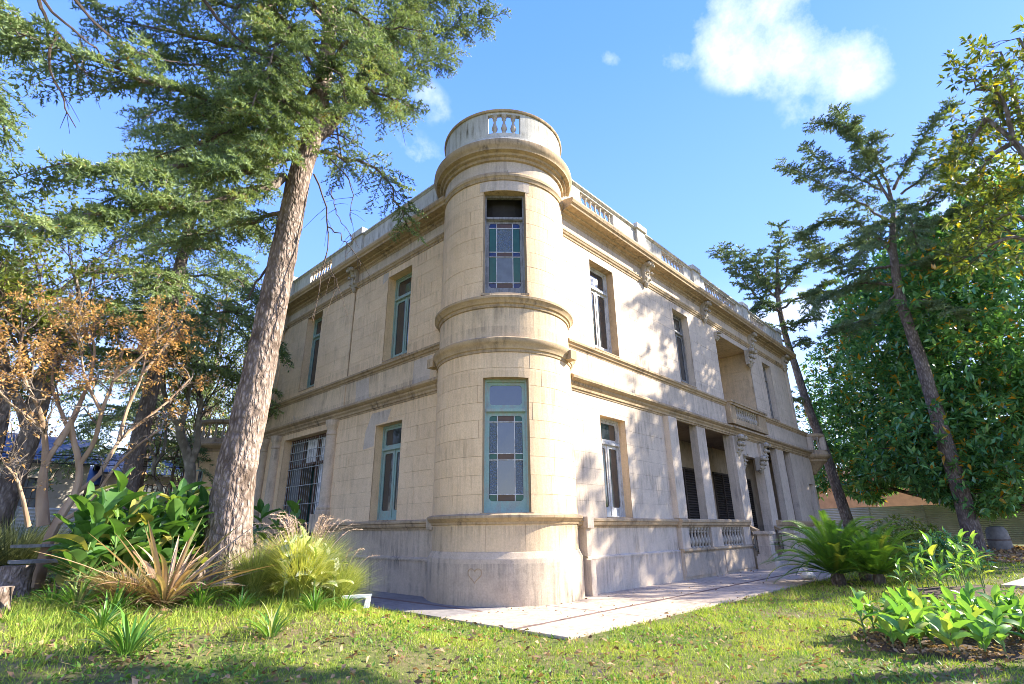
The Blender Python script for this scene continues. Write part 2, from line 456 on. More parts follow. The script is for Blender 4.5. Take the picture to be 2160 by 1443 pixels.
M['white_paint'] = peeling('white_paint', (0.55, 0.54, 0.50), (0.24, 0.21, 0.17), 0.4)
M['glass'] = glass('window_glass', (0.03, 0.035, 0.04))
M['glass_blue'] = textured_glass('hammered_glass', (0.10, 0.14, 0.17))
M['glass_green'] = glass('green_glass', (0.02, 0.10, 0.06), 0.15, 1.45)
M['glass_navy'] = glass('navy_glass', (0.015, 0.03, 0.11), 0.15, 1.45)
M['glass_brown'] = glass('brown_glass', (0.11, 0.06, 0.03), 0.2, 1.4)
M['glass_milk'] = glass('milky_glass', (0.15, 0.17, 0.18), 0.3, 1.5)
M['iron'] = plain('rusty_iron', (0.13, 0.075, 0.05), 0.8, 0.45, 14, 0.2)
M['iron_pale'] = plain('pale_painted_iron', (0.33, 0.34, 0.31), 0.6, 0.3, 14)
M['curtain'] = plain('pleated_curtain', (0.68, 0.67, 0.64), 0.9, 0.3, 5)
M['stucco'] = plaster('relief_stucco', (0.50, 0.44, 0.35), (0.34, 0.29, 0.22), (0.13, 0.105, 0.08), 0.6)

# ------------------------------------------------------------------ terrain
def sm(t):
    t = min(1.0, max(0.0, t)); return t*t*(3-2*t)
def ground_z(x, y):
    a = 0.68*sm((-1.9-x)/2.8)*sm((y+4.6)/6.4)
    b = 0.38*sm((x-3.0)/13.0)*sm((-3.3-y)/2.6)
    c = 0.45*sm((x-26.0)/8.0) + 0.45*sm((y-16.0)/8.0)*sm((x+3)/4)
    return a+max(b, c*0.8 if x > 10 else c) + (0.015*math.sin(x*2.1+y*1.3)+0.012*math.sin(x*3.7-y*2.9))*sm((abs(x+1.9)+0)/1.0)*(1 if (x < -2.1 or y < -3.4) else 0)
def gz_np(X, Y):
    s = lambda t: np.clip(t, 0, 1)**2*(3-2*np.clip(t, 0, 1))
    a = 0.68*s((-1.9-X)/2.8)*s((Y+4.6)/6.4)
    b = 0.38*s((X-3.0)/13.0)*s((-3.3-Y)/2.6)
    c = 0.45*s((X-26.0)/8.0)+0.45*s((Y-16.0)/8.0)*s((X+3)/4)
    r = (0.015*np.sin(X*2.1+Y*1.3)+0.012*np.sin(X*3.7-Y*2.9))*s(np.abs(X+1.9))*((X < -2.1) | (Y < -3.4))
    return a+np.maximum(b, np.where(X > 10, c*0.8, c))+r
def lawn_material():
    m, nt, bs, _ = new_mat('lawn_soil')
    a = noise(nt, coords(nt), 0.45, 6, 0.65); b = noise(nt, coords(nt), 9, 7, 0.7)
    g = ramp(nt, b, [(0.3, (0.06, 0.09, 0.02)), (0.55, (0.14, 0.15, 0.045)), (0.75, (0.28, 0.21, 0.10))])
    d = ramp(nt, b, [(0.3, (0.09, 0.065, 0.035)), (0.7, (0.24, 0.18, 0.10))])
    nt.links.new(mix(nt, ramp(nt, a, [(0.45, (0, 0, 0)), (0.62, (1, 1, 1))]), g, d), bs.inputs['Base Color'])
    bs.inputs['Roughness'].default_value = 1.0; bs.inputs['Specular IOR Level'].default_value = 0.1
    bump(nt, bs, b, 0.8, 0.03)
    return m
def axis(lo, hi, near, far):
    v = [0.0]
    while v[-1] < hi: v.append(v[-1]+(near if v[-1] < 32 else far))
    w = [0.0]
    while w[-1] > lo: w.append(w[-1]-(near if w[-1] > -14 else far))
    return np.array(sorted(set(v+w)))
gx = axis(-900, 900, 0.5, 40); gy = axis(-900, 900, 0.5, 40)
GX, GY = np.meshgrid(gx, gy)
GV = np.stack([GX, GY, gz_np(GX, GY)-0.03], -1).reshape(-1, 3)
nx_, ny_ = len(gx), len(gy)
ii, jj = np.meshgrid(np.arange(nx_-1), np.arange(ny_-1))
i0 = (jj*nx_+ii).ravel()
GF = np.stack([i0, i0+1, i0+1+nx_, i0+nx_], 1)
lawn = link('lawn', np_mesh('lawn', GV, GF, lawn_material(), smooth=True)); tag(lawn, kind='structure')

# pavement slabs round the house, joints open between them
M['slab'] = plaster('worn_concrete', (0.56, 0.455, 0.335), (0.42, 0.335, 0.245), (0.19, 0.15, 0.115), 1.0, streaks=False)
M['slab_red'] = plaster('red_border_tile', (0.22, 0.15, 0.12), (0.15, 0.10, 0.08), (0.08, 0.06, 0.05), 0.5)
M['tile'] = plaster('old_pavement_tile', (0.30, 0.27, 0.24), (0.19, 0.17, 0.16), (0.09, 0.08, 0.075), 0.6, streaks=False)
pave = MB()
pave.v = [(-1.86, -2.86, -0.05), (10.5, -3.16, -0.05), (26.5, -2.2, -0.05), (26.5, 0.4, -0.05), (-0.2, 0.4, -0.05), (-0.2, 15.5, -0.05), (-1.86, 15.5, -0.05),
          (-1.86, -2.86, -0.018), (10.5, -3.16, -0.018), (26.5, -2.2, -0.018), (26.5, 0.4, -0.018), (-0.2, 0.4, -0.018), (-0.2, 15.5, -0.018), (-1.86, 15.5, -0.018)]
pave.f = [tuple(range(7, 14))]+[(i, (i+1) % 7, (i+1) % 7+7, i+7) for i in range(7)]
pavement = pave.obj('pavement', M['mortar']); tag(pavement, kind='structure')
def slab(poly, m, name='slab', z=0.012, th=0.06):
    b = MB(); n = len(poly); zz = z+random.uniform(-0.003, 0.003)
    cx = sum(p[0] for p in poly)/n; cy = sum(p[1] for p in poly)/n
    ins = [(p[0]+(cx-p[0])*0.008, p[1]+(cy-p[1])*0.008) for p in poly]
    b.v = [(p[0], p[1], zz-th) for p in poly]+[(p[0], p[1], zz-0.006) for p in poly]+[(p[0], p[1], zz) for p in ins]
    b.f = [tuple(range(2*n, 3*n))]
    for L in (0, n):
        b.f += [(L+i, L+(i+1) % n, L+(i+1) % n+n, L+i+n) for i in range(n)]
    o = b.obj(name, m, pavement); return o
def edge_y(x):
    return -2.9-0.026*(x+1.86) if x < 10.5 else -3.2+(x-10.5)*0.0625
xs = [-1.9, 0.55, 3.1, 5.6, 8.2, 10.8, 13.3, 16.2, 19.0, 22.2, 26.4]
J = 0.012
for i in range(len(xs)-1):
    a, b = xs[i]+J, xs[i+1]-J
    slab([(a, edge_y(a)), (b, edge_y(b)), (b, -1.87-J), (a, -1.87-J)], M['slab'])
    slab([(a, -1.78+J), (b, -1.78+J), (b, -0.02), (a, -0.02)], M['slab'])
    n = 4
    for k in range(n):
        p, q = a+(b-a)*k/n+0.005, a+(b-a)*(k+1)/n-0.005
        slab([(p, -1.87+0.003), (q, -1.87+0.003), (q, -1.78-0.003), (p, -1.78-0.003)], M['slab_red'], 'border_tile')
ys = [0.02, 1.9, 3.6, 5.4, 7.2, 9.2, 11.2, 13.3, 15.4]
for i in range(len(ys)-1):
    a, b = ys[i]+J, ys[i+1]-J
    slab([(-1.88, a), (-0.98, a), (-0.98, b), (-1.88, b)], M['tile'])
    slab([(-0.84, a), (-0.02, a), (-0.02, b), (-0.84, b)], M['tile'])
    for k in range(3):
        p, q = a+(b-a)*k/3+0.005, a+(b-a)*(k+1)/3-0.005
        slab([(-0.975, p), (-0.845, p), (-0.845, q), (-0.975, q)], M['slab_red'], 'border_tile')

# ------------------------------------------------------------------ the mansion
mansion = thing('mansion', 'large weathered two storey mansion of cream plaster with a round corner tower', 'mansion')
TC = (1.2, 1.38)
mR = lambda u, v, d: (u, -d, v)
mL = lambda u, v, d: (-d, u, v)
def mT(r0):
    return lambda a, v, d: (TC[0]+(r0+d)*math.cos(R(a)), TC[1]+(r0+d)*math.sin(R(a)), v)
def part(b, name, m, parent=mansion, smooth=False): return b.obj(name, m, parent, smooth)

def grid_wall(m, u0, u1, v0, v1, holes, depth, ustep=None):
    """wall surface with openings and their reveals; depth is how far the reveals go in"""
    us = {u0, u1}; vs = {v0, v1}
    for h in holes: us |= {max(u0, h[0]), min(u1, h[1])}; vs |= {max(v0, h[2]), min(v1, h[3])}
    if ustep:
        n = int((u1-u0)/ustep)+1
        us |= {u0+(u1-u0)*i/n for i in range(n+1)}
    us = sorted(us); vs = sorted(vs); b = MB()
    for i in range(len(us)-1):
        for j in range(len(vs)-1):
            cu, cv = (us[i]+us[i+1])/2, (vs[j]+vs[j+1])/2
            if any(h[0] < cu < h[1] and h[2] < cv < h[3] for h in holes): continue
            b.quad(m(us[i], vs[j], 0), m(us[i+1], vs[j], 0), m(us[i+1], vs[j+1], 0), m(us[i], vs[j+1], 0))
    return b
def reveal(m, h, depth, front=0.012):
    b = MB(); a0, a1, z0, z1 = h; n = 4
    for k in range(n):
        p, q = a0+(a1-a0)*k/n, a0+(a1-a0)*(k+1)/n
        b.quad(m(p, z0, -depth), m(q, z0, -depth), m(q, z0, front), m(p, z0, front))
        b.quad(m(p, z1, -depth), m(q, z1, -depth), m(q, z1, front), m(p, z1, front))
    for a in (a0, a1): b.quad(m(a, z0, -depth), m(a, z1, -depth), m(a, z1, front), m(a, z0, front))
    return b
def stone_rows(m, u0, u1, rows, bw, holes, th=0.012, gap=0.006, mats=None, parent=None, us_step=None, stuff_from=None, stagger=True, units=1.0, name='stone_block'):
    """ashlar blocks standing proud of the core, joints recessed; a block is clipped where an opening cuts it"""
    joined = MB(); cnt = 0
    g = gap/units
    for r in range(len(rows)-1):
        v0, v1 = rows[r]+gap/2, rows[r+1]-gap/2
        w = bw/units; x = u0-(w*(0.5 if r % 2 and stagger else 0.0)) - random.uniform(0, 0.08)*w
        while x < u1:
            ww = w*random.uniform(0.85, 1.15)
            a, b_ = max(x, u0)+g/2, min(x+ww, u1)-g/2
            x += ww
            if b_-a < 0.12/units: continue
            hs = [h for h in holes if h[0] < b_ and h[1] > a and h[2] < v1 and h[3] > v0]
            us = sorted({a, b_} | {u for h in hs for u in h[:2] if a < u < b_})
            vs = sorted({v0, v1} | {v for h in hs for v in h[2:] if v0 < v < v1})
            if us_step:
                k = max(1, int(math.ceil((b_-a)/us_step)))
                us = sorted(set(us) | {a+(b_-a)*i/k for i in range(k+1)})
            cells = {}
            for i in range(len(us)-1):
                for j in range(len(vs)-1):
                    cu, cv = (us[i]+us[i+1])/2, (vs[j]+vs[j+1])/2
                    if not any(h[0] < cu < h[1] and h[2] < cv < h[3] for h in hs): cells[(i, j)] = 1
            if not cells: continue
            mb = MB(); d = th+random.uniform(-0.002, 0.0025)
            for (i, j) in cells:
                p0, p1, q0, q1 = us[i], us[i+1], vs[j], vs[j+1]
                mb.quad(m(p0, q0, d), m(p1, q0, d), m(p1, q1, d), m(p0, q1, d))
                if (i-1, j) not in cells: mb.quad(m(p0, q0, 0), m(p0, q0, d), m(p0, q1, d), m(p0, q1, 0))
                if (i+1, j) not in cells: mb.quad(m(p1, q0, d), m(p1, q0, 0), m(p1, q1, 0), m(p1, q1, d))
                if (i, j-1) not in cells: mb.quad(m(p0, q0, 0), m(p1, q0, 0), m(p1, q0, d), m(p0, q0, d))
                if (i, j+1) not in cells: mb.quad(m(p0, q1, d), m(p1, q1, d), m(p1, q1, 0), m(p0, q1, 0))
            if stuff_from is not None and (a+b_)/2 > stuff_from:
                n = len(joined.v); joined.v += mb.v; joined.f += [tuple(n+k for k in f) for f in mb.f]
            else:
                mb.obj(name, mats, parent); cnt += 1
    if joined.v:
        o = joined.obj('stone_blocks', mats, parent); o['kind'] = 'stuff'
    return cnt
def frange(a, b, n): return [a+(b-a)*i/n for i in range(n+1)]

holeR = {'uw1': (3.66, 4.98, 6.60, 9.57), 'uw2': (9.15, 10.42, 6.62, 9.57), 'loggia': (13.05, 16.95, 6.56, 9.60), 'uw3': (18.80, 20.00, 6.62, 9.52),
         'lw1': (3.67, 4.98, 1.80, 4.57)}
porticoR = [(8.02, 9.93, 0.9, 5.12), (10.68, 13.0, 0.9, 5.12), (13.85, 16.05, 0.9, 4.37), (16.85, 18.52, 0.9, 5.12), (19.58, 20.62, 0.9, 5.12)]
lwE = (22.95, 23.75, 1.8, 3.65)
holeL = {'uwa': (4.31, 5.64, 6.60, 9.60), 'uwb': (10.2, 11.45, 6.70, 9.80), 'lwa': (4.35, 5.70, 1.80, 4.56), 'gate': (8.80, 12.10, 1.05, 4.86)}
TW1 = (207.8, 242.9, 1.86, 4.96); TW2 = (206.6, 244.0, 7.2, 10.28)

# walls (core with openings, then blocks)
wR = part(grid_wall(mR, 2.0, 22.9, 0.0, 10.9, list(holeR.values())+porticoR, 0.4), 'wall', M['mortar_grey'])
wR['label'] = 'long sunlit wall of the portico side'
wE = part(grid_wall(mR, 22.9, 24.1, 0.0, 5.5, [lwE], 0.4), 'wall', M['grey'])
wL = part(grid_wall(mL, 2.0, 13.95, 0.0, 10.9, list(holeL.values()), 0.4), 'wall', M['mortar'])
wL['label'] = 'shaded tan wall with the barred gate'
tw = grid_wall(mT(1.81), 120, 320, 1.84, 5.62, [TW1], 0.4, 5)
tower = part(tw, 'tower', M['mortar'])
part(grid_wall(mT(1.785), 120, 320, 7.12, 10.62, [TW2], 0.4, 5), 'tower_wall', M['mortar'], tower)
AU = R(1)*1.81
stone_rows(mL, 2.25, 13.6, frange(1.78, 5.12, 8), 0.98, list(holeL.values()), mats=M['tan'], parent=wL)
stone_rows(mL, 2.25, 7.72, frange(6.53, 9.85, 8), 0.98, list(holeL.values()), mats=M['tan'], parent=wL)
stone_rows(mL, 7.80, 13.6, frange(6.53, 9.85, 8), 0.98, list(holeL.values()), mats=M['tan'], parent=wL)
stone_rows(mT(1.81), 120, 320, frange(1.84, 5.62, 9), 0.95, [TW1], mats=M['tan'], parent=tower, us_step=5, units=AU, gap=0.007)
stone_rows(mT(1.785), 120, 320, frange(7.12, 10.62, 8), 0.95, [TW2], mats=M['tan'], parent=tower, us_step=5, units=AU, gap=0.007)
stone_rows(mR, 2.25, 7.95, frange(1.78, 5.12, 8), 0.98, list(holeR.values()), gap=0.005, th=0.008, mats=M['grey'], parent=wR)
stone_rows(mR, 2.25, 22.5, frange(6.53, 9.85, 8), 0.98, list(holeR.values()), gap=0.005, th=0.008, mats=M['grey'], parent=wR, stuff_from=13.0)
b = MB()   # plain plaster faces where no joints show
for (a0, a1, z0, z1) in ((9.93, 10.68, 0.9, 5.12), (13.0, 13.85, 0.9, 5.12), (13.85, 16.05, 4.37, 5.12), (16.05, 16.85, 0.9, 5.12), (18.52, 19.58, 0.9, 5.12), (20.62, 22.9, 0.9, 5.12)):
    if z0 < 1: b.mbox(mR, a0+0.002, z0, -0.27, a1-0.002, z1, 0.012)
    else: b.mbox(mR, a0, z0, -0.27, a1, z1, 0.012)
piers = []
for k in range(0, len(b.v), 8):
    q = MB(); q.hexa(b.v[k:k+8])
    nm = 'lintel' if k == 16 else 'pier'
    part(q, nm, M['band_grey'])
for (u0, u1, m_, z0, z1) in ((22.5, 22.9, mR, 6.53, 9.85), (13.6, 13.95, mL, 1.78, 5.12), (13.6, 13.95, mL, 6.53, 9.85)):
    q = MB(); q.mbox(m_, u0+0.01, z0, -0.2, u1, z1, 0.05); part(q, 'corner_pilaster', M['grey'] if m_ is mR else M['tan'])

# horizontal bands: panels with joints and continuous mouldings
def band(m, u0, u1, z0, z1, d, mt, pw, joints=True, step=None, nm='band_panel', units=1.0):
    """a plain band; its panels are separate pieces with an open joint"""
    w = pw/units; n = max(1, round((u1-u0)/w)); g = 0.004/units
    core = MB(); core.sweep(m, [(-0.02, z0), (d-0.012, z0), (d-0.012, z1), (-0.02, z1)], frange(u0, u1, max(1, int((u1-u0)/step) if step else 1)))
    host = part(core, 'band', M['mortar'])
    for k in range(n):
        a, b_ = u0+(u1-u0)*k/n+g, u0+(u1-u0)*(k+1)/n-g
        q = MB(); q.sweep(m, [(d-0.02, z0), (d, z0), (d, z1), (d-0.02, z1)], frange(a, b_, max(1, int((b_-a)/step) if step else 1)))
        part(q, nm, mt, host)
def mould(m, prof, u0, u1, mt, nm='moulding', step=None):
    q = MB(); q.sweep(m, prof, frange(u0, u1, max(1, int((u1-u0)/step) if step else 1))); return part(q, nm, mt)
LEDGE = [(-0.02, 1.53), (0.08, 1.53), (0.09, 1.58), (0.13, 1.60), (0.15, 1.64), (0.15, 1.68), (0.185, 1.70), (0.185, 1.75), (0.15, 1.77), (-0.02, 1.79)]
LOWER = [(-0.02, 5.06), (0.03, 5.07), (0.04, 5.12), (0.07, 5.13), (0.08, 5.19), (0.13, 5.24), (0.14, 5.29), (0.20, 5.32), (0.25, 5.36), (0.25, 5.42), (0.20, 5.46), (0.04, 5.49), (-0.02, 5.49)]
UPPER = [(-0.02, 6.24), (0.05, 6.26), (0.06, 6.31), (0.10, 6.33), (0.12, 6.38), (0.165, 6.41), (0.17, 6.47), (0.12, 6.50), (-0.02, 6.545)]
ARCH = [(-0.02, 9.84), (0.03, 9.85), (0.04, 9.91), (0.07, 9.93), (0.09, 9.98), (0.11, 10.0), (0.11, 10.05), (0.05, 10.09), (-0.02, 10.09)]
CORN = [(-0.02, 10.42), (0.04, 10.43), (0.06, 10.50), (0.11, 10.53), (0.13, 10.58), (0.24, 10.60), (0.26, 10.64), (0.46, 10.66), (0.48, 10.72), (0.53, 10.76), (0.56, 10.84), (0.55, 10.90), (0.20, 10.97), (-0.1, 11.0)]
COPE = [(-0.22, 12.06), (0.02, 12.06), (0.04, 12.09), (0.075, 12.11), (0.075, 12.16), (0.03, 12.19), (-0.22, 12.19)]
for m, u1, mt, bmt in ((mL, 13.97, M['trim'], M['band']), (mR, 22.92, M['trim'], M['band_grey'])):
    left = m is mL
    mould(m, LEDGE, 2.2, (8.0 if left else 7.6), mt)
    if left: mould(m, LEDGE, 12.75, u1, mt)
    mould(m, LOWER, 2.2, u1, mt)
    mould(m, UPPER, 2.2, (u1 if left else 12.9), mt)
    if not left:
        mould(m, UPPER, 17.1, 24.1, mt); mould(m, LOWER, 22.925, 24.1, mt)
    mould(m, ARCH, 2.2, u1, mt); mould(m, CORN, 2.2, u1+0.5, mt, 'cornice'); mould(m, COPE, 2.35, u1+0.05, M['parapet'], 'coping')
    band(m, 2.2, u1, 5.48, 6.25, 0.05, bmt, 1.15)
    band(m, 2.2, u1, 10.08, 10.43, 0.03, M['band_grey'], 2.4)
    # plinth
    if left:
        band(m, 2.45, 8.6, 0.88, 1.54, 0.06, M['plinth'], 1.1); band(m, 2.45, 8.75, 0.0, 0.80, 0.12, M['plinth'], 1.9)
        band(m, 12.15, u1, 0.0, 1.54, 0.10, M['plinth'], 1.9)
        mould(m, [(-0.02, 0.80), (0.14, 0.80), (0.14, 0.85), (0.06, 0.89), (-0.02, 0.89)], 2.45, 8.75, M['plinth'])
    else:
        band(m, 2.45, 7.415, 0.88, 1.54, 0.07, M['grey'], 2.4); band(m, 2.45, 7.415, 0.0, 0.80, 0.12, M['grey'], 2.4)
        mould(m, [(-0.02, 0.80), (0.13, 0.80), (0.13, 0.85), (0.07, 0.88), (-0.02, 0.88)], 2.45, 7.415, M['grey'])
band(mR, 22.925, 24.1, 5.48, 6.25, 0.05, M['band_grey'], 1.2)
# returns of the plinth beside the tower (the dark vertical steps)
for m, mt in ((mR, M['grey']), (mL, M['plinth'])):
    q = MB(); q.mbox(m, 2.42, 0.0, 0.0, 2.62, 0.80, 0.30); q.mbox(m, 2.42, 0.88, 0.0, 2.60, 1.53, 0.22); part(q, 'plinth_return', mt)
    q = MB(); q.mbox(m, 2.40, 1.535, 0.0, 2.66, 1.80, 0.29); part(q, 'ledge_return', mt)

# tower rings
def ring(prof, mt, nm='moulding', a0=118, a1=322, seg=56, smooth=True):
    q = MB(); q.lathe([(TC and p[0], p[1]) for p in prof], seg, (TC[0], TC[1], 0), R(a0), R(a1), cap=False)
    return q.obj(nm, mt, tower, smooth)
ring([(1.78, -0.05), (1.90, -0.05), (1.895, 0.90), (1.88, 0.93)], M['plinth'], 'tower_base')
ring([(1.88, 0.93), (1.86, 0.96), (1.82, 1.05), (1.80, 1.06)], M['plinth'])
ring([(1.80, 1.62), (1.84, 1.63), (1.85, 1.68), (1.89, 1.70), (1.915, 1.74), (1.95, 1.76), (1.95, 1.81), (1.90, 1.84), (1.78, 1.855)], M['trim'])
ring([(1.81, 5.58), (1.845, 5.60), (1.85, 5.66), (1.88, 5.68), (1.90, 5.76), (1.94, 5.80), (1.98, 5.86), (1.98, 5.92), (1.92, 5.96), (1.78, 5.98)], M['trim'])
ring([(1.79, 6.78), (1.83, 6.80), (1.84, 6.87), (1.88, 6.89), (1.91, 6.96), (1.96, 7.0), (1.965, 7.06), (1.90, 7.10), (1.77, 7.13)], M['trim'])
ring([(1.78, 10.60), (1.83, 10.62), (1.84, 10.70), (1.87, 10.73), (1.87, 10.80), (1.82, 10.86), (1.80, 10.90)], M['trim'])
ring([(1.80, 10.90), (1.80, 11.26)], M['band_grey'], 'frieze')
ring([(1.80, 11.24), (1.86, 11.26), (1.88, 11.33), (1.95, 11.36), (1.97, 11.42), (2.08, 11.45), (2.09, 11.52), (2.12, 11.55), (2.16, 11.66), (2.15, 11.75)], M['trim'], 'cornice', 100, 340)
ring([(2.15, 11.75), (2.02, 11.82), (1.98, 11.92), (1.92, 11.96), (1.90, 12.04), (1.84, 12.08)], M['parapet'], 'cornice_top', 0, 360)
def tower_panels(z0, z1, r, mt, w_deg, off):
    a = 121+off
    host = ring([(r-0.012, z0), (r-0.012, z1)], M['mortar'], 'band')
    while a < 318:
        q = MB(); q.sweep(mT(r), [(-0.02, z0), (0, z0), (0, z1), (-0.02, z1)], frange(a+0.12, a+w_deg-0.12, 8)); o = q.obj('band_panel', mt, tower); a += w_deg
tower_panels(1.06, 1.62, 1.80, M['band'], 28.4, 4)
tower_panels(5.98, 6.78, 1.80, M['band'], 24, 8)
# little end brackets where the lower ring dies into the walls
for a_ in (142, 286.5):
    c = Vector(mT(1.95)(a_, 5.9, 0)); q = MB(); q.box(c.x-0.12, c.y-0.12, 5.66, c.x+0.12, c.y+0.12, 5.9); q.obj('ring_stop', M['trim'], tower)
# top parapet of the tower with its three balusters
PH = (210.3, 240.2)
pb = MB(); rp = 1.835
def arcwall(b, a0, a1, z0, z1, ro, ri, st=5):
    n = max(1, int((a1-a0)/st))
    b.sweep(mT(0), [(ri, z0), (ro, z0), (ro, z1), (ri, z1), (ri, z0)], frange(a0, a1, n))
arcwall(pb, PH[1], 360+PH[0], 12.04, 12.96, rp, rp-0.13); arcwall(pb, PH[0], PH[1], 12.04, 12.22, rp, rp-0.13); arcwall(pb, PH[0], PH[1], 12.88, 12.96, rp, rp-0.13)
pb.obj('parapet', M['parapet'], tower, True)
ring([(1.68, 12.96), (1.87, 12.96), (1.89, 12.99), (1.89, 13.03), (1.86, 13.06), (1.68, 13.06), (1.68, 12.96)], M['trim'], 'coping', 0, 360, 72)
BAL = [(0.052, 0), (0.052, 0.03), (0.03, 0.05), (0.034, 0.09), (0.058, 0.15), (0.062, 0.20), (0.045, 0.27), (0.027, 0.36), (0.025, 0.42), (0.042, 0.47), (0.035, 0.50), (0.055, 0.54), (0.06, 0.58), (0.06, 0.60)]
def bal_mesh(h, k=1.0, seg=8, m=None):
    q = MB(); q.lathe([(r*k, z*h/0.6) for r, z in BAL], seg); return q.mesh('baluster', m or M['stucco'], True)
bm_t = bal_mesh(0.66, 1.45, 10)
for a_ in (216.5, 225.3, 234.0):
    link('baluster', bm_t, tower, mT(1.76)(a_, 12.22, 0))

# parapets of the two wings
def parapet(m, u0, u1, z0, z1, d0, d1, groups, mt, zb0, zb1, pitch, posts):
    q = MB(); x = u0
    for g0, g1 in groups:
        q.mbox(m, x, z0, d0, g0, z1, d1); x = g1
        q.mbox(m, g0, z0, d0, g1, zb0, d1); q.mbox(m, g0, zb1, d0, g1, z1, d1)
    q.mbox(m, x, z0, d0, u1, z1, d1)
    o = part(q, 'parapet', mt)
    bmsh = bal_mesh(zb1-zb0, 1.15, 6, M['stucco'])
    for g0, g1 in groups:
        n = max(1, round((g1-g0)/pitch))
        for k in range(n):
            link('baluster', bmsh, o, m(g0+(g1-g0)*(k+0.5)/n, zb0, (d0+d1)/2))
    for p0, p1, ztop in posts:
        q = MB(); q.mbox(m, p0, z0+0.02, d0-0.02, p1, z1+0.02, d1+0.10); q.mbox(m, p0-0.05, z1+0.02, d0-0.06, p1+0.05, ztop, d1+0.16)
        q.mbox(m, p0-0.03, z0, d0-0.03, p1+0.03, z0+0.16, d1+0.13); part(q, 'parapet_post', mt, o)
    return o
parapet(mR, 2.3, 22.95, 10.96, 12.07, -0.20, 0.0, [(3.40, 5.36), (8.85, 10.72), (12.75, 16.45), (18.25, 20.42)], M['parapet'], 11.38, 12.0, 0.28,
        [(6.82, 7.42, 12.30), (11.45, 12.1, 12.30), (17.0, 17.7, 12.30), (22.2, 22.9, 12.32)])
parapet(mL, 2.3, 13.97, 10.96, 12.07, -0.20, 0.0, [(9.95, 11.8)], M['parapet'], 11.38, 12.0, 0.24, [(7.55, 8.2, 12.36), (13.3, 13.9, 12.34)])

# carved corbels under the cornice and elsewhere
def corbel(m, u, z0, z1, w, d, parent=mansion, mt=None):
    """scrolled acanthus bracket: an S curve in side view with a raised rib, leaf lobes and a drop"""
    q = MB(); n = 12; h = z1-z0
    for side, (ws, ds) in enumerate(((1.0, 1.0), (0.45, 1.12))):
        prof = []
        for i in range(n+1):
            t = i/n; s_ = 0.30+0.70*t**1.6+0.16*math.sin(t*PI*2.2)
            prof.append((d*ds*s_*0.9, z0+h*(0.18+0.82*t)))
        prof = [(-0.01, z0+h*0.16)]+prof+[(-0.01, z1)]
        q.sweep(m, prof, [u-w*ws/2, u+w*ws/2])
    for zz, rr, dd in ((0.92, 0.30, 0.80), (0.60, 0.22, 0.66), (0.36, 0.18, 0.46), (0.22, 0.13, 0.30)):
        for sx in (-1, 1):
            c = m(u+sx*w*0.36, z0+h*zz, d*dd); k = MB(); k.lathe([(0.001, -rr*w*0.9), (rr*w*0.8, -rr*w*0.5), (rr*w, 0), (rr*w*0.7, rr*w*0.6), (0.001, rr*w*0.9)], 7, c)
            nn = len(q.v); q.v += k.v; q.f += [tuple(nn+j for j in f) for f in k.f]
    c = m(u, z0, d*0.22); k = MB(); k.lathe([(0.001, -0.03*h), (0.10*w, 0.0), (0.22*w, 0.10*h), (0.30*w, 0.18*h), (0.12*w, 0.24*h)], 8, c)
    nn = len(q.v); q.v += k.v; q.f += [tuple(nn+j for j in f) for f in k.f]
    return q.obj('corbel', mt or M['stucco'], parent, True)
for u in (7.1, 12.0, 17.35, 22.3): corbel(mR, u, 9.72, 10.62, 0.36, 0.42)
for u in (7.76, 13.5): corbel(mL, u, 9.72, 10.62, 0.34, 0.40)
q = MB(); q.tube([mL(7.76, z, 0.02) for z in (6.5, 8.0, 9.75)], 0.022, 6); part(q, 'conductor_rod', M['trim'])
q = MB(); q.mbox(mL, 7.70, 5.5, 0.0, 7.98, 6.24, 0.085); part(q, 'pilaster_strip', M['band'])

# ------------------------------------------------------------------ inside of the house, roof, rear and end walls
q = MB(); q.box(3.2, 2.35, 0.0, 22.3, 13.4, 10.85); part(q, 'inner_core', M['dark'])
q = MB(); q.box(0.35, 2.35, 5.2, 3.2, 13.6, 5.35); q.box(2.6, 0.35, 5.2, 22.8, 2.35, 5.3); part(q, 'upper_floor', M['dark'])
q = MB(); q.lathe([(1.25, 0.2), (1.25, 12.0)], 24, (TC[0], TC[1], 0)); part(q, 'inner_core', M['dark'])
q = MB(); q.box(-0.02, 0.0, 10.86, 22.9, 13.95, 10.94); part(q, 'roof', M['band_grey'])
q = MB(); q.box(22.88, 0.02, 5.3, 23.0, 13.95, 12.05); part(q, 'wall', M['grey'])
q = MB(); q.box(0.0, 13.95, 0.0, 23.0, 14.1, 12.05); part(q, 'wall', M['tan'])
q = MB(); q.box(24.78, 0.8, 0.0, 24.9, 14.0, 5.5); q.box(22.9, 0.8, 5.35, 24.88, 14.0, 5.47); part(q, 'side_wing_wall', M['grey'])
mC = lambda a, v, d: (24.1+(0.8+d)*math.cos(R(a)), 0.8+(0.8+d)*math.sin(R(a)), v)
q = MB(); q.sweep(mC, [(-0.1, 0), (0, 0), (0, 5.5), (-0.1, 5.5)], frange(270, 360, 12)); part(q, 'rounded_corner', M['grey'], smooth=True)
for pr, mt in ((LOWER, M['trim']), (UPPER, M['trim']), ([(-0.02, 5.48), (0.05, 5.48), (0.05, 6.25), (-0.02, 6.25)], M['band_grey']), ([(-0.02, 0), (0.1, 0), (0.1, 1.5), (-0.02, 1.5)], M['plinth'])):
    q = MB(); q.sweep(mC, pr, frange(270, 360, 12)); part(q, 'moulding', mt, smooth=False)
q = MB(); q.mbox(mR, 23.0, 5.48, -0.2, 24.1, 6.3, 0.0); part(q, 'terrace_parapet', M['band_grey'])
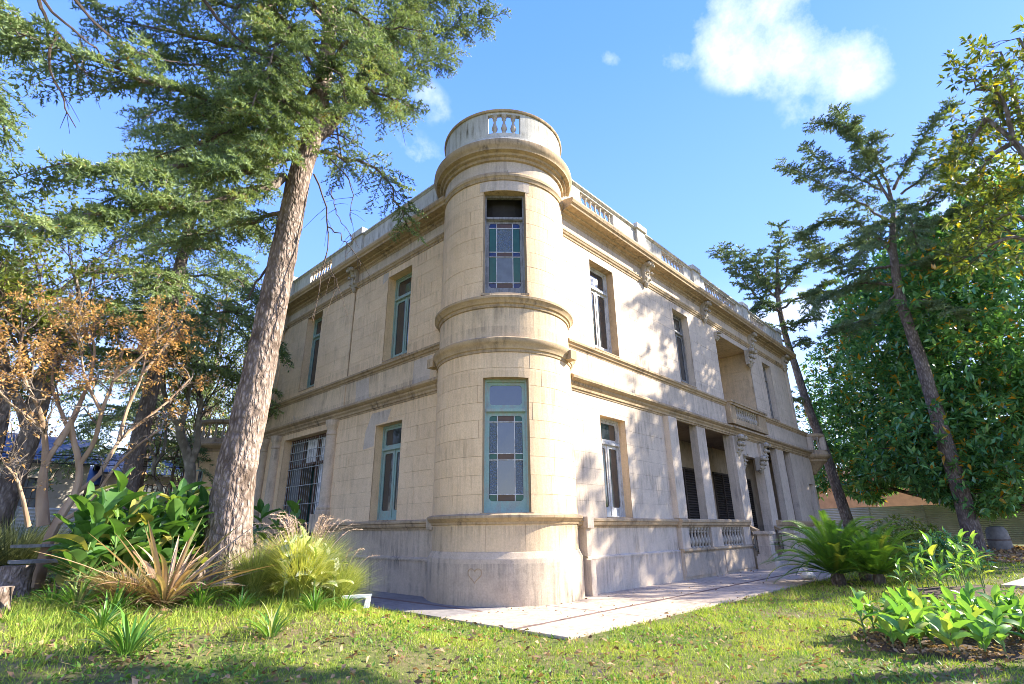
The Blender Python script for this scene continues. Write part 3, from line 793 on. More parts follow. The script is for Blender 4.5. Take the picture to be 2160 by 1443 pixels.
# corner balcony on its corbel
bc = (24.75, 0.05)
q = MB(); q.lathe([(0.02, 4.25), (0.10, 4.27), (0.16, 4.40), (0.34, 4.55), (0.40, 4.62), (0.62, 4.86), (0.72, 4.92), (0.74, 5.02), (0.88, 5.10), (0.94, 5.18), (0.94, 5.28), (0.86, 5.36), (0.84, 5.46), (0.78, 5.52), (0.1, 5.53)], 20, (bc[0], bc[1], 0))
cbal = part(q, 'corner_balcony', M['trim'], smooth=True)
q = MB(); q.lathe([(0.66, 6.22), (0.80, 6.22), (0.84, 6.28), (0.84, 6.36), (0.80, 6.42), (0.66, 6.42), (0.66, 6.22)], 24, (bc[0], bc[1], 0), cap=False); q.obj('handrail', M['trim'], cbal, True)
b6 = bal_mesh(0.70, 1.2, 6)
for k in range(14):
    a = 2*PI*k/14; link('baluster', b6, cbal, (bc[0]+0.73*math.cos(a), bc[1]+0.73*math.sin(a), 5.52))
for a in (200, 262):
    q = MB(); cx, cy = bc[0]+0.73*math.cos(R(a)), bc[1]+0.73*math.sin(R(a)); q.box(cx-0.13, cy-0.13, 5.52, cx+0.13, cy+0.13, 6.24); q.obj('post', M['band_grey'], cbal)

# round single-storey bay at the far left end
lb = (0.62, 19.2)
q = MB(); q.lathe([(1.88, 0), (1.88, 5.02)], 40, (lb[0], lb[1], 0), cap=False); bay = part(q, 'round_bay', M['tan'], smooth=True)
q = MB(); q.lathe([(1.86, 4.98), (1.92, 5.0), (1.94, 5.10), (2.02, 5.16), (2.10, 5.26), (2.10, 5.34), (2.02, 5.40), (2.0, 5.50), (1.92, 5.60), (0.1, 5.62)], 40, (lb[0], lb[1], 0)); q.obj('moulding', M['trim'], bay, True)
q = MB(); q.lathe([(1.70, 6.26), (1.88, 6.26), (1.93, 6.32), (1.93, 6.42), (1.88, 6.46), (1.70, 6.46), (1.70, 6.26)], 40, (lb[0], lb[1], 0), cap=False); q.obj('handrail', M['trim'], bay, True)
b7 = bal_mesh(0.66, 1.25, 6)
for k in range(34):
    a = 2*PI*k/34; link('baluster', b7, bay, (lb[0]+1.80*math.cos(a), lb[1]+1.80*math.sin(a), 5.61))
q = MB(); q.box(0.0, 14.1, 0.0, 0.3, 17.6, 5.05); q.box(0.0, 14.1, 5.47, 0.25, 17.5, 6.3); q.box(0.3, 14.1, 0, 8, 20.9, 5.0); part(q, 'wing_wall', M['tan'])
mould(mL, LOWER, 14.0, 17.6, M['trim'])
mB = lambda a, v, d: (lb[0]+(1.88+d)*math.cos(R(a)), lb[1]+(1.88+d)*math.sin(R(a)), v)
wb = MB()
for a0, a1, z0, z1, d in ((203, 204.5, 2.1, 4.2, 0.03), (215.5, 217, 2.1, 4.2, 0.03), (203, 217, 4.13, 4.2, 0.03), (203, 217, 3.5, 3.56, 0.03), (209.4, 210.6, 2.1, 3.5, 0.03)): wb.mbox(mB, a0, z0, 0.0, a1, z1, d)
wnd = wb.obj('window', M['green_paint'], bay)
q = MB(); q.quad(mB(203, 2.1, 0.006), mB(217, 2.1, 0.006), mB(217, 4.2, 0.006), mB(203, 4.2, 0.006))
q.quad(mB(210, 2.1, 0.0065), mB(217, 2.1, 0.006), mB(217, 4.2, 0.006), mB(210, 4.2, 0.0065)); q.obj('window_glass', M['glass'], bay)

# ------------------------------------------------------------------ windows
def bars(m, lst, d0, d1, mt, name, parent):
    b = MB()
    for (a0, a1, z0, z1) in lst: b.mbox(m, a0, z0, d0, a1, z1, d1)
    return b.obj(name, mt, parent)
def sash(m, u0, u1, z0, z1, w, d, paint, gl, parent, curve=True, wb_=None, kind='sash'):
    """a glazed leaf: rails and stiles with chamfered inner corners and one pane"""
    wb_ = wb_ or w
    b = MB()
    b.mbox(m, u0, z0, d, u0+w, z1, d+0.04); b.mbox(m, u1-w, z0, d, u1, z1, d+0.04)
    b.mbox(m, u0+w, z0, d, u1-w, z0+wb_, d+0.038); b.mbox(m, u0+w, z1-w, d, u1-w, z1, d+0.038)
    c = min(0.06, (u1-u0-2*w)*0.3)
    if curve and c > 0.02:
        for (cu, cz, su, sz) in ((u0+w, z1-w, 1, -1), (u1-w, z1-w, -1, -1), (u0+w, z0+wb_, 1, 1), (u1-w, z0+wb_, -1, 1)):
            b.hexa([m(cu, cz, d), m(cu+su*c, cz, d), m(cu+su*c*0.35, cz+sz*c*0.35, d), m(cu, cz+sz*c, d), m(cu, cz, d+0.036), m(cu+su*c, cz, d+0.036), m(cu+su*c*0.35, cz+sz*c*0.35, d+0.036), m(cu, cz+sz*c, d+0.036)])
    o = b.obj(kind, paint, parent)
    if gl is not None:
        g = MB(); t = random.uniform(-0.004, 0.004)
        g.hexa([m(u0+w*0.8, z0+wb_*0.8, d+0.010+t), m(u1-w*0.8, z0+wb_*0.8, d+0.010-t), m(u1-w*0.8, z0+wb_*0.8, d+0.016-t), m(u0+w*0.8, z0+wb_*0.8, d+0.016+t),
                m(u0+w*0.8, z1-w*0.8, d+0.010), m(u1-w*0.8, z1-w*0.8, d+0.010), m(u1-w*0.8, z1-w*0.8, d+0.016), m(u0+w*0.8, z1-w*0.8, d+0.016)])
        g.obj('pane', gl, parent)
    return o
def wall_window(m, h, depth, paint, label, leaves=2, tf=0.74, gl=None, toplight=True, rev=None, curtain=False):
    u0, u1, z0, z1 = h; gl = gl or M['glass']
    rv = reveal(m, h, depth+0.06); rv.obj('reveal', rev or M['tan'], mansion)
    fw = 0.065; zt = z0+(z1-z0)*tf; d = -depth
    w = bars(m, [(u0, u0+fw, z0, z1), (u1-fw, u1, z0, z1), (u0+fw, u1-fw, z1-fw, z1), (u0+fw, u1-fw, z0, z0+0.05), (u0+fw, u1-fw, zt-0.05, zt+0.05)], d-0.05, d+0.055, paint, 'window', mansion)
    w['label'] = label
    bars(m, [(u0+fw, u1-fw, zt-0.035, zt+0.02)], d+0.055, d+0.085, paint, 'transom', w)
    if toplight: sash(m, u0+fw, u1-fw, zt+0.05, z1-fw, 0.07, d-0.02, paint, gl, w)
    if leaves == 2:
        mu = (u0+u1)/2
        sash(m, u0+fw, mu-0.003, z0+0.05, zt-0.05, 0.085, d-0.02, paint, gl, w, wb_=0.22)
        sash(m, mu+0.003, u1-fw, z0+0.05, zt-0.05, 0.085, d-0.02, paint, gl, w, wb_=0.22)
        bars(m, [(mu-0.022, mu+0.022, z0+0.06, zt-0.06)], d+0.021, d+0.04, paint, 'meeting_stile', w)
    sl = MB(); sl.mbox(m, u0-0.0, z0-0.03, d-0.08, u1, z0+0.004, 0.03); sl.obj('window_sill', M['trim'], w)
    if curtain:
        c = MB(); n = 18; dd = d-0.12
        pts = [(u0+fw+(u1-u0-2*fw)*i/n, dd+0.025*math.sin(i*2.4)) for i in range(n+1)]
        for i in range(n): c.quad(m(pts[i][0], z0+0.1, pts[i][1]), m(pts[i+1][0], z0+0.1, pts[i+1][1]), m(pts[i+1][0], zt, pts[i+1][1]), m(pts[i][0], zt, pts[i][1]))
        c.obj('curtain', M['curtain'], w)
    return w
wall_window(mR, holeR['uw1'], 0.30, M['white_paint'], 'upper window with peeling white frame', rev=M['trim'])
wall_window(mR, holeR['uw2'], 0.30, M['grey_wood'], 'upper window with weathered frame', rev=M['grey'])
wall_window(mR, holeR['uw3'], 0.30, M['grey_wood'], 'far upper window', rev=M['grey'])
wall_window(mR, holeR['lw1'], 0.28, M['white_paint'], 'ground floor window with peeling pale frame', rev=M['tan'])
wall_window(mR, lwE, 0.25, M['grey_wood'], 'small window near the rounded corner', rev=M['grey'])
wall_window(mL, holeL['uwa'], 0.34, M['green_paint'], 'upper window with green frame and open top light', gl=M['glass'])
wall_window(mL, holeL['uwb'], 0.34, M['green_paint'], 'upper window behind the cedar trunk', leaves=2)
wall_window(mL, holeL['lwa'], 0.30, M['green_paint'], 'ground floor window with green casements')

def chord_map(ang, r):
    n = Vector((math.cos(R(ang)), math.sin(R(ang)), 0)); t = Vector((-math.sin(R(ang)), math.cos(R(ang)), 0)); c = Vector((TC[0], TC[1], 0))
    return lambda u, v, d: tuple(c+n*(r+d)+t*(-u)+Vector((0, 0, v)))
def tower_window(h, r, paint, label, top, grid):
    ang = (h[0]+h[1])/2; hw = r*math.sin(R((h[1]-h[0])/2)); m = chord_map(ang, r*math.cos(R((h[1]-h[0])/2)))
    rv = reveal(mT(r), h, 0.24); rv.obj('reveal', M['trim'], tower)
    z0, z1 = h[2], h[3]; d = -0.19; fw = 0.07; zt = z0+(z1-z0)*0.755; hw -= 0.012
    w = bars(m, [(-hw, -hw+fw, z0, z1), (hw-fw, hw, z0, z1), (-hw+fw, hw-fw, z1-fw, z1), (-hw+fw, hw-fw, z0, z0+0.06), (-hw+fw, hw-fw, zt-0.055, zt+0.055)], d-0.05, d+0.06, paint, 'window', mansion)
    w['label'] = label
    bars(m, [(-hw+fw, hw-fw, zt-0.04, zt+0.03)], d+0.06, d+0.10, paint, 'transom', w)
    sl = MB(); sl.mbox(m, -hw-0.06, z0-0.05, -0.26, hw+0.06, z0+0.006, 0.06); sl.obj('window_sill', M['trim'], w)
    if top: sash(m, -hw+fw, hw-fw, zt+0.055, z1-fw, 0.075, d-0.02, paint, M['glass'], w)
    a0, a1, b0, b1 = -hw+fw, hw-fw, z0+0.06, zt-0.055; s = 0.075
    sash(m, a0, a1, b0, b1, s, d-0.02, paint, None, w, curve=True, wb_=0.20)
    a0 += s; a1 -= s; b0 += 0.20; b1 -= s
    W_, H_ = a1-a0, b1-b0; cu = [a0, a0+W_*0.24, a0+W_*0.76, a1]
    rows = [0, 0.075, 0.47, 0.545, 0.925, 1.0]
    rv_ = [b0+H_*t for t in rows]
    gb = []
    for x in cu[1:3]: gb.append((x-0.011, x+0.011, b0, b1))
    bars(m, gb, d-0.006, d+0.022, M['white_paint'], 'glazing_bar', w)
    bars(m, [(a0, a1, z-0.011, z+0.011) for z in rv_[1:-1]], d-0.008, d+0.020, M['white_paint'], 'glazing_bar', w)
    for j in range(5):
        for i in range(3):
            mt = grid[j][i]
            g = MB(); e = 0.009; t = random.uniform(-0.003, 0.003)
            g.hexa([m(cu[i]+e, rv_[j]+e, d+t), m(cu[i+1]-e, rv_[j]+e, d-t), m(cu[i+1]-e, rv_[j]+e, d+0.006-t), m(cu[i]+e, rv_[j]+e, d+0.006+t),
                    m(cu[i]+e, rv_[j+1]-e, d), m(cu[i+1]-e, rv_[j+1]-e, d), m(cu[i+1]-e, rv_[j+1]-e, d+0.006), m(cu[i]+e, rv_[j+1]-e, d+0.006)])
            g.obj('pane', mt, w)
    return w
G = {'b': M['glass_brown'], 'g': M['glass_green'], 'n': M['glass_navy'], 'h': M['glass_blue'], 'c': M['glass'], 'm': M['glass_milk']}
gl = lambda s: [[G[c] for c in r] for r in s.split()]
tower_window(TW1, 1.81, M['green_paint'], 'lower tower window with stained glass border', True, gl('gbg hch gbg hch gbg'))
tower_window(TW2, 1.785, M['grey_wood'], 'upper tower window with missing top pane', False, gl('nbn gmg nbn ghg nbn'))
# stepped plaster patch over the upper tower window
q = MB(); q.sweep(mT(1.785), [(0, 10.285), (0.022, 10.285), (0.022, 10.60), (0, 10.60)], frange(203.5, 247.5, 9)); q.obj('lintel_patch', M['band_grey'], tower)
# scratched heart on the tower base
hb = MB()
hp = []
for i in range(25):
    t = 2*PI*i/24; x = 0.16*math.sin(t)**3; z = 0.01*(13*math.cos(t)-5*math.cos(2*t)-2*math.cos(3*t)-math.cos(4*t))
    hp.append(mT(1.893)(204.0-math.degrees(x/1.9)*-1, 0.62+z, 0.004))
hb.tube(hp, 0.009, 5); hb.obj('scratched_heart', M['trim'], tower)

# grey repair patches in the tan render
for poly in ([(5.98, 4.98), (4.95, 4.98), (5.12, 4.62), (5.75, 4.60), (5.76, 3.95), (6.35, 3.90), (6.28, 4.45)], [(5.95, 9.83), (5.62, 9.80), (5.70, 9.55), (5.98, 9.45)], [(3.1, 5.52), (3.9, 5.52), (3.85, 6.22), (3.0, 6.22)], [(6.2, 5.52), (7.0, 5.52), (7.05, 6.2), (6.3, 6.22)]):
    q = MB(); d_ = 0.056 if poly[0][1] < 5.6 and poly[0][1] > 5.4 else 0.0165; n = len(poly)
    q.v = [mL(u, z, d_-0.01) for u, z in poly]+[mL(u, z, d_) for u, z in poly]; q.f = [tuple(range(n, 2*n))]+[(i, (i+1) % n, (i+1) % n+n, i+n) for i in range(n)]
    part(q, 'render_patch', M['band_grey'])

# ------------------------------------------------------------------ barred garden door on the left wall
h = holeL['gate']; reveal(mL, h, 0.42).obj('reveal', M['tan'], mansion)
gt = bars(mL, [(h[0], h[0]+0.07, h[2], h[3]), (h[1]-0.07, h[1], h[2], h[3]), (9.90, 9.98, h[2], h[3]-0.08), (11.0, 11.08, h[2], h[3]-0.08), (h[0]+0.07, h[1]-0.07, h[3]-0.08, h[3]), (h[0]+0.07, h[1]-0.07, 3.82, 3.90), (h[0]+0.07, 9.9, 1.05, 1.75), (11.08, h[1]-0.07, 1.05, 1.75)], -0.36, -0.28, M['iron'], 'barred_door', mansion)
gt['label'] = 'wide barred garden door with the middle leaf standing dark'
x = h[0]+0.16
while x < h[1]-0.1:
    zt = h[3]-0.06
    if not any(abs(x-c) < 0.05 for c in (9.94, 11.04)):
        zb = 1.75 if not (9.98 < x < 11.0) else 1.08
        q = MB(); q.tube([mL(x, zb, -0.23), mL(x, zt, -0.23)], 0.011, 5); q.obj('bar', M['iron_pale'], gt)
    x += 0.165
for z in (1.8, 2.45, 3.1, 3.72, 4.05, 4.35, 4.68):
    q = MB(); q.mbox(mL, h[0]+0.05, z, -0.245, h[1]-0.05, z+0.025, -0.225); q.obj('cross_bar', M['iron_pale'], gt)
for (a0, a1, z0, z1, mt) in ((8.87, 9.9, 3.9, 4.78, 'curtain'), (9.98, 11.0, 3.9, 4.78, 'curtain'), (11.08, 12.03, 3.9, 4.78, 'glass_milk'), (8.87, 9.9, 1.75, 3.82, 'curtain'), (11.08, 12.03, 1.75, 3.82, 'glass_milk')):
    g = MB(); n = 14
    for i in range(n):
        p0, p1 = a0+(a1-a0)*i/n, a0+(a1-a0)*(i+1)/n
        e0, e1 = (0.03*math.sin(i*2.1), 0.03*math.sin((i+1)*2.1)) if mt == 'curtain' else (0, 0)
        g.quad(mL(p0, z0, -0.40+e0), mL(p1, z0, -0.40+e1), mL(p1, z1, -0.40+e1), mL(p0, z1, -0.40+e0))
    g.obj('curtain' if mt == 'curtain' else 'pane', M[mt], gt)
q = MB(); q.mbox(mL, 10.05, 1.1, -0.75, 10.48, 3.7, -0.70); q.mbox(mL, 10.52, 1.1, -0.75, 10.98, 3.7, -0.70); q.obj('inner_door', plain('dark_green_door', (0.02, 0.06, 0.045), 0.4), gt)
def column(m, u, z0, z1, r):
    c = m(u, 0, 0.06)
    q = MB(); q.lathe([(r*1.45, 0), (r*1.45, 0.10), (r*1.3, 0.13), (r*1.38, 0.20), (r*1.15, 0.26), (r*1.05, 0.30), (r, 0.40), (r*0.93, z1-z0-0.52), (r*1.05, z1-z0-0.50), (r*1.05, z1-z0-0.44), (r*0.95, z1-z0-0.42), (r*0.95, z1-z0-0.30), (r*1.2, z1-z0-0.22), (r*1.3, z1-z0-0.16), (r*1.35, z1-z0-0.02)], 16, (c[0], c[1], z0))
    o = part(q, 'column', M['plinth'], smooth=True)
    q = MB(); q.mbox(m, u-r*1.6, z0-0.55, 0.0, u+r*1.6, z0, r*1.7+0.05); q.obj('pedestal', M['plinth'], o)
column(mL, 8.28, 2.05, 5.10, 0.20); column(mL, 12.62, 2.05, 5.10, 0.20); column(mL, 13.75, 2.05, 5.10, 0.18)
st = part(MB(), 'garden_steps', M['plinth'])
for k in range(6):
    q = MB(); q.box(-1.75+0.28*k, 8.75, 0.17*k, -0.002, 11.9, 0.17*(k+1)-0.004); q.obj('step', M['plinth'], st)
q = MB(); q.box(-0.25, 8.1, 0.9, -0.0, 8.74, 1.30); part(q, 'step_cheek', M['plinth'])

# ------------------------------------------------------------------ portico
q = MB(); q.mbox(mR, 7.42, 1.795, 0.0, 8.02, 5.06, 0.20); part(q, 'pier', M['grey'])
q = MB(); q.box(7.9, -0.05, 0.75, 22.0, 2.25, 0.898); part(q, 'terrace_floor', M['tile'])
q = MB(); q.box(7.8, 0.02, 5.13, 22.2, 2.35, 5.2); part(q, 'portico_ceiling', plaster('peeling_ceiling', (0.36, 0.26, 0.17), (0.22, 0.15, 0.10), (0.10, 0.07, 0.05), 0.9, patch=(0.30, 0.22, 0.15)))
q = MB(); q.box(7.8, 2.2, 0.9, 22.2, 2.34, 5.13); part(q, 'portico_back_wall', M['plinth'])
q = MB(); q.box(7.80, 0.02, 0.9, 8.0, 2.2, 5.13); q.box(21.9, 0.02, 0.9, 22.1, 2.2, 5.13); part(q, 'portico_side_wall', M['plinth'])
M['shutter'] = peeling('brown_shutter', (0.075, 0.055, 0.045), (0.14, 0.11, 0.085), 0.4)
for (a0, a1, z1) in ((11.9, 14.1, 3.98), (16.0, 18.0, 3.98), (19.2, 20.6, 3.9)):
    q = MB(); q.box(a0, 2.13, 0.91, a0+0.07, 2.198, z1); q.box(a1-0.07, 2.13, 0.91, a1, 2.198, z1); q.box(a0, 2.13, z1-0.08, a1, 2.197, z1+0.0); q.box((a0+a1)/2-0.05, 2.12, 0.91, (a0+a1)/2+0.05, 2.197, z1-0.08)
    dr = part(q, 'shuttered_door', M['shutter'])
    z = 1.1
    while z < z1-0.15:
        for (p, r_) in ((a0+0.08, (a0+a1)/2-0.06), ((a0+a1)/2+0.06, a1-0.08)):
            s_ = MB(); s_.hexa([(p, 2.14, z), (r_, 2.14, z), (r_, 2.155, z), (p, 2.155, z), (p, 2.18, z+0.05), (r_, 2.18, z+0.05), (r_, 2.195, z+0.05), (p, 2.195, z+0.05)])
            s_.obj('slat', M['shutter'], dr)
        z += 0.105
    q = MB(); q.box(a0+0.02, 2.192, 0.92, a1-0.02, 2.199, z1-0.02); q.obj('backing', M['dark'], dr)
for x0, x1, y in ((10.9, 12.6, 0.35),):    # iron garden chair frame left on the terrace
    ch = thing('iron_chair', 'dark bent iron chair frame behind the second balustrade on the portico', 'chair', (11.9, 0.75, 0.9))
    q = MB()
    for dx in (-0.25, 0.25):
        q.tube([(dx, 0, 0), (dx*1.1, 0.05, 0.45), (dx, 0.28, 0.95)], 0.014, 5)
        q.tube([(dx, -0.4, 0), (dx, -0.38, 0.45), (dx*1.1, 0.05, 0.45)], 0.014, 5)
    q.obj('frame', M['iron'], ch)
    q = MB(); q.tube([(-0.25, 0.28, 0.95)]+[(0.25*math.sin(t)*1.0, 0.28, 0.95+0.18*math.cos(t)) for t in (-1.2, -0.6, 0, 0.6, 1.2)]+[(0.25, 0.28, 0.95)], 0.014, 5)
    q.tube([(-0.15, 0.25, 0.5), (0.1, 0.28, 0.8), (-0.1, 0.28, 0.95)], 0.010, 5); q.tube([(0.15, 0.25, 0.5), (-0.1, 0.28, 0.8), (0.1, 0.28, 0.95)], 0.010, 5); q.obj('backrest', M['iron'], ch)
    q = MB(); q.lathe([(0.02, 0.44), (0.27, 0.45), (0.27, 0.47), (0.02, 0.475)], 12, (0, -0.17, 0)); q.obj('seat', M['iron'], ch)

def balustrade(u0, u1, groups, posts):
    d0, d1 = 0.02, 0.24
    o = MB(); o.mbox(mR, u0, 0.0, -0.02, u1, 0.80, 0.20); o = part(o, 'terrace_plinth', M['plinth'])
    mould(mR, [(-0.02, 0.80), (0.24, 0.80), (0.26, 0.84), (0.24, 0.88), (0.20, 0.90), (-0.02, 0.90)], u0, u1, M['trim'])
    mould(mR, [(-0.02, 1.52), (0.20, 1.52), (0.22, 1.57), (0.26, 1.60), (0.27, 1.66), (0.30, 1.69), (0.30, 1.75), (0.26, 1.785), (-0.02, 1.79), (-0.02, 1.52)], u0, u1, M['trim'], 'handrail')
    bm_ = bal_mesh(0.62, 1.35, 8)
    for g0, g1 in groups:
        n = round((g1-g0)/0.235)
        for k in range(n): link('baluster', bm_, o, mR(g0+(g1-g0)*(k+0.5)/n, 0.90, 0.12))
    for p0, p1 in posts:
        q = MB(); q.mbox(mR, p0, 0.90, -0.02, p1, 1.52, 0.21); q.obj('post', M['band_grey'], o)
    return o
tp1 = balustrade(7.42, 13.15, [(7.95, 9.6), (10.5, 12.45)], [(7.45, 7.95), (9.62, 10.48), (12.47, 13.15)])
tp2 = balustrade(16.5, 22.9, [(17.4, 19.2), (19.9, 21.4)], [(16.5, 17.4), (19.2, 19.9), (21.4, 22.9)])
for a0, a1 in ((7.46, 9.55), (10.5, 13.1)):
    q = MB(); q.mbox(mR, a0, 0.10, 0.2, a1, 0.74, 0.225); q.obj('panel', M['plinth'], tp1)
# front steps between two pedestals
sp = MB(); sp.box(13.70, 0.0, 0.0, 16.0, 0.02, 0.01); steps = part(sp, 'front_steps', M['plinth'])
for k in range(5):
    q = MB(); q.box(13.72, -0.66+0.28*k, 0.0 if k == 0 else 0.18*k, 15.98, 0.90, 0.18*(k+1)-0.003); q.obj('step', M['slab'], steps)
for px_ in (13.42, 16.28):
    py_ = -0.62
    q = MB()
    q.box(px_-0.32, py_-0.32, 0.0, px_+0.32, py_+0.32, 0.48); q.box(px_-0.27, py_-0.27, 0.48, px_+0.27, py_+0.27, 0.55)
    q.box(px_-0.22, py_-0.22, 0.55, px_+0.22, py_+0.22, 1.22)
    q.box(px_-0.25, py_-0.25, 1.22, px_+0.25, py_+0.25, 1.27); q.box(px_-0.31, py_-0.31, 1.27, px_+0.31, py_+0.31, 1.33); q.box(px_-0.29, py_-0.29, 1.33, px_+0.29, py_+0.29, 1.37)
    pd = q.obj('pedestal', M['band_grey'], steps)
    q = MB()
    for (w_, za, zb_) in ((0.15, 0.0, 0.10), (0.17, 0.10, 0.14)):
        q.hexa([(px_-w_, py_+0.22, 1.28+za), (px_+w_, py_+0.22, 1.28+za), (px_+w_, 0.30, 1.66+za), (px_-w_, 0.30, 1.66+za),
                (px_-w_, py_+0.22, 1.28+zb_), (px_+w_, py_+0.22, 1.28+zb_), (px_+w_, 0.30, 1.66+zb_), (px_-w_, 0.30, 1.66+zb_)])
    q.hexa([(px_-0.14, py_+0.25, 0.0), (px_+0.14, py_+0.25, 0.0), (px_+0.14, 0.30, 0.0), (px_-0.14, 0.30, 0.0), (px_-0.14, py_+0.25, 0.60), (px_+0.14, py_+0.25, 0.60), (px_+0.14, 0.30, 0.95), (px_-0.14, 0.30, 0.95)])
    q.obj('sloping_rail', M['trim'], steps)
    for k in range(3):
        yy = py_+0.36+0.2*k; link('baluster', bal_mesh(0.60, 1.3, 8), steps, (px_, yy, 0.66+0.10*k))
# brackets of the portico
corbel(mR, 13.42, 4.25, 5.06, 0.50, 0.46); corbel(mR, 16.45, 4.25, 5.06, 0.42, 0.40)
corbel(mR, 13.98, 3.75, 4.37, 0.24, 0.26); corbel(mR, 15.75, 3.72, 4.39, 0.46, 0.40)
q = MB(); q.mbox(mR, 13.02, 0.9, 0.0, 13.84, 5.04, 0.12); part(q, 'portal_pilaster', M['band_grey'])
q = MB(); q.mbox(mR, 16.06, 0.9, 0.0, 16.84, 5.04, 0.12); part(q, 'portal_pilaster', M['band_grey'])
# loggia upstairs with its balcony
h = holeR['loggia']
q = MB(); q.box(h[0]-0.12, 0.02, 6.4, h[0]-0.002, 1.7, 9.72); q.box(h[1]+0.002, 0.02, 6.4, h[1]+0.12, 1.7, 9.72); q.box(h[0], 0.02, 9.602, h[1], 1.7, 9.72); q.box(h[0], 0.02, 6.35, h[1], 1.7, 6.5); q.box(h[0], 1.6, 6.5, h[1], 1.7, 9.6)
lg = part(q, 'loggia', M['band'])
mI = lambda u, v, d: (h[1]-d, u, v)
stone_rows(mI, 0.03, 1.58, frange(6.53, 9.58, 7), 0.9, [], mats=M['band'], parent=lg)
q = MB(); q.box(14.3, 1.5, 6.5, 15.7, 1.59, 9.1); q.obj('balcony_door', M['shutter'], lg)
corbel(mR, 16.72, 8.75, 9.60, 0.50, 0.42); corbel(mR, 13.12, 9.2, 9.60, 0.24, 0.26)
b0, b1 = 12.9, 17.1
q = MB(); q.mbox(mR, b0, 5.55, 0.0, b1, 5.78, 0.26); q.mbox(mR, b0, 6.34, 0.02, b1, 6.44, 0.30); q.mbox(mR, b0-0.03, 6.44, 0.0, b1+0.03, 6.52, 0.34); q.mbox(mR, b0, 5.78, 0.02, b0+0.6, 6.34, 0.24); q.mbox(mR, b1-1.0, 5.78, 0.02, b1, 6.34, 0.24); q.mbox(mR, b0-0.02, 5.36, 0.0, b1+0.02, 5.44, 0.30)
bl = part(q, 'balcony', M['trim'])
bmb = bal_mesh(0.56, 1.3, 6)
for k in range(10): link('baluster', bmb, bl, mR(b0+0.72+(b1-b0-1.85)*k/9, 5.78, 0.14))
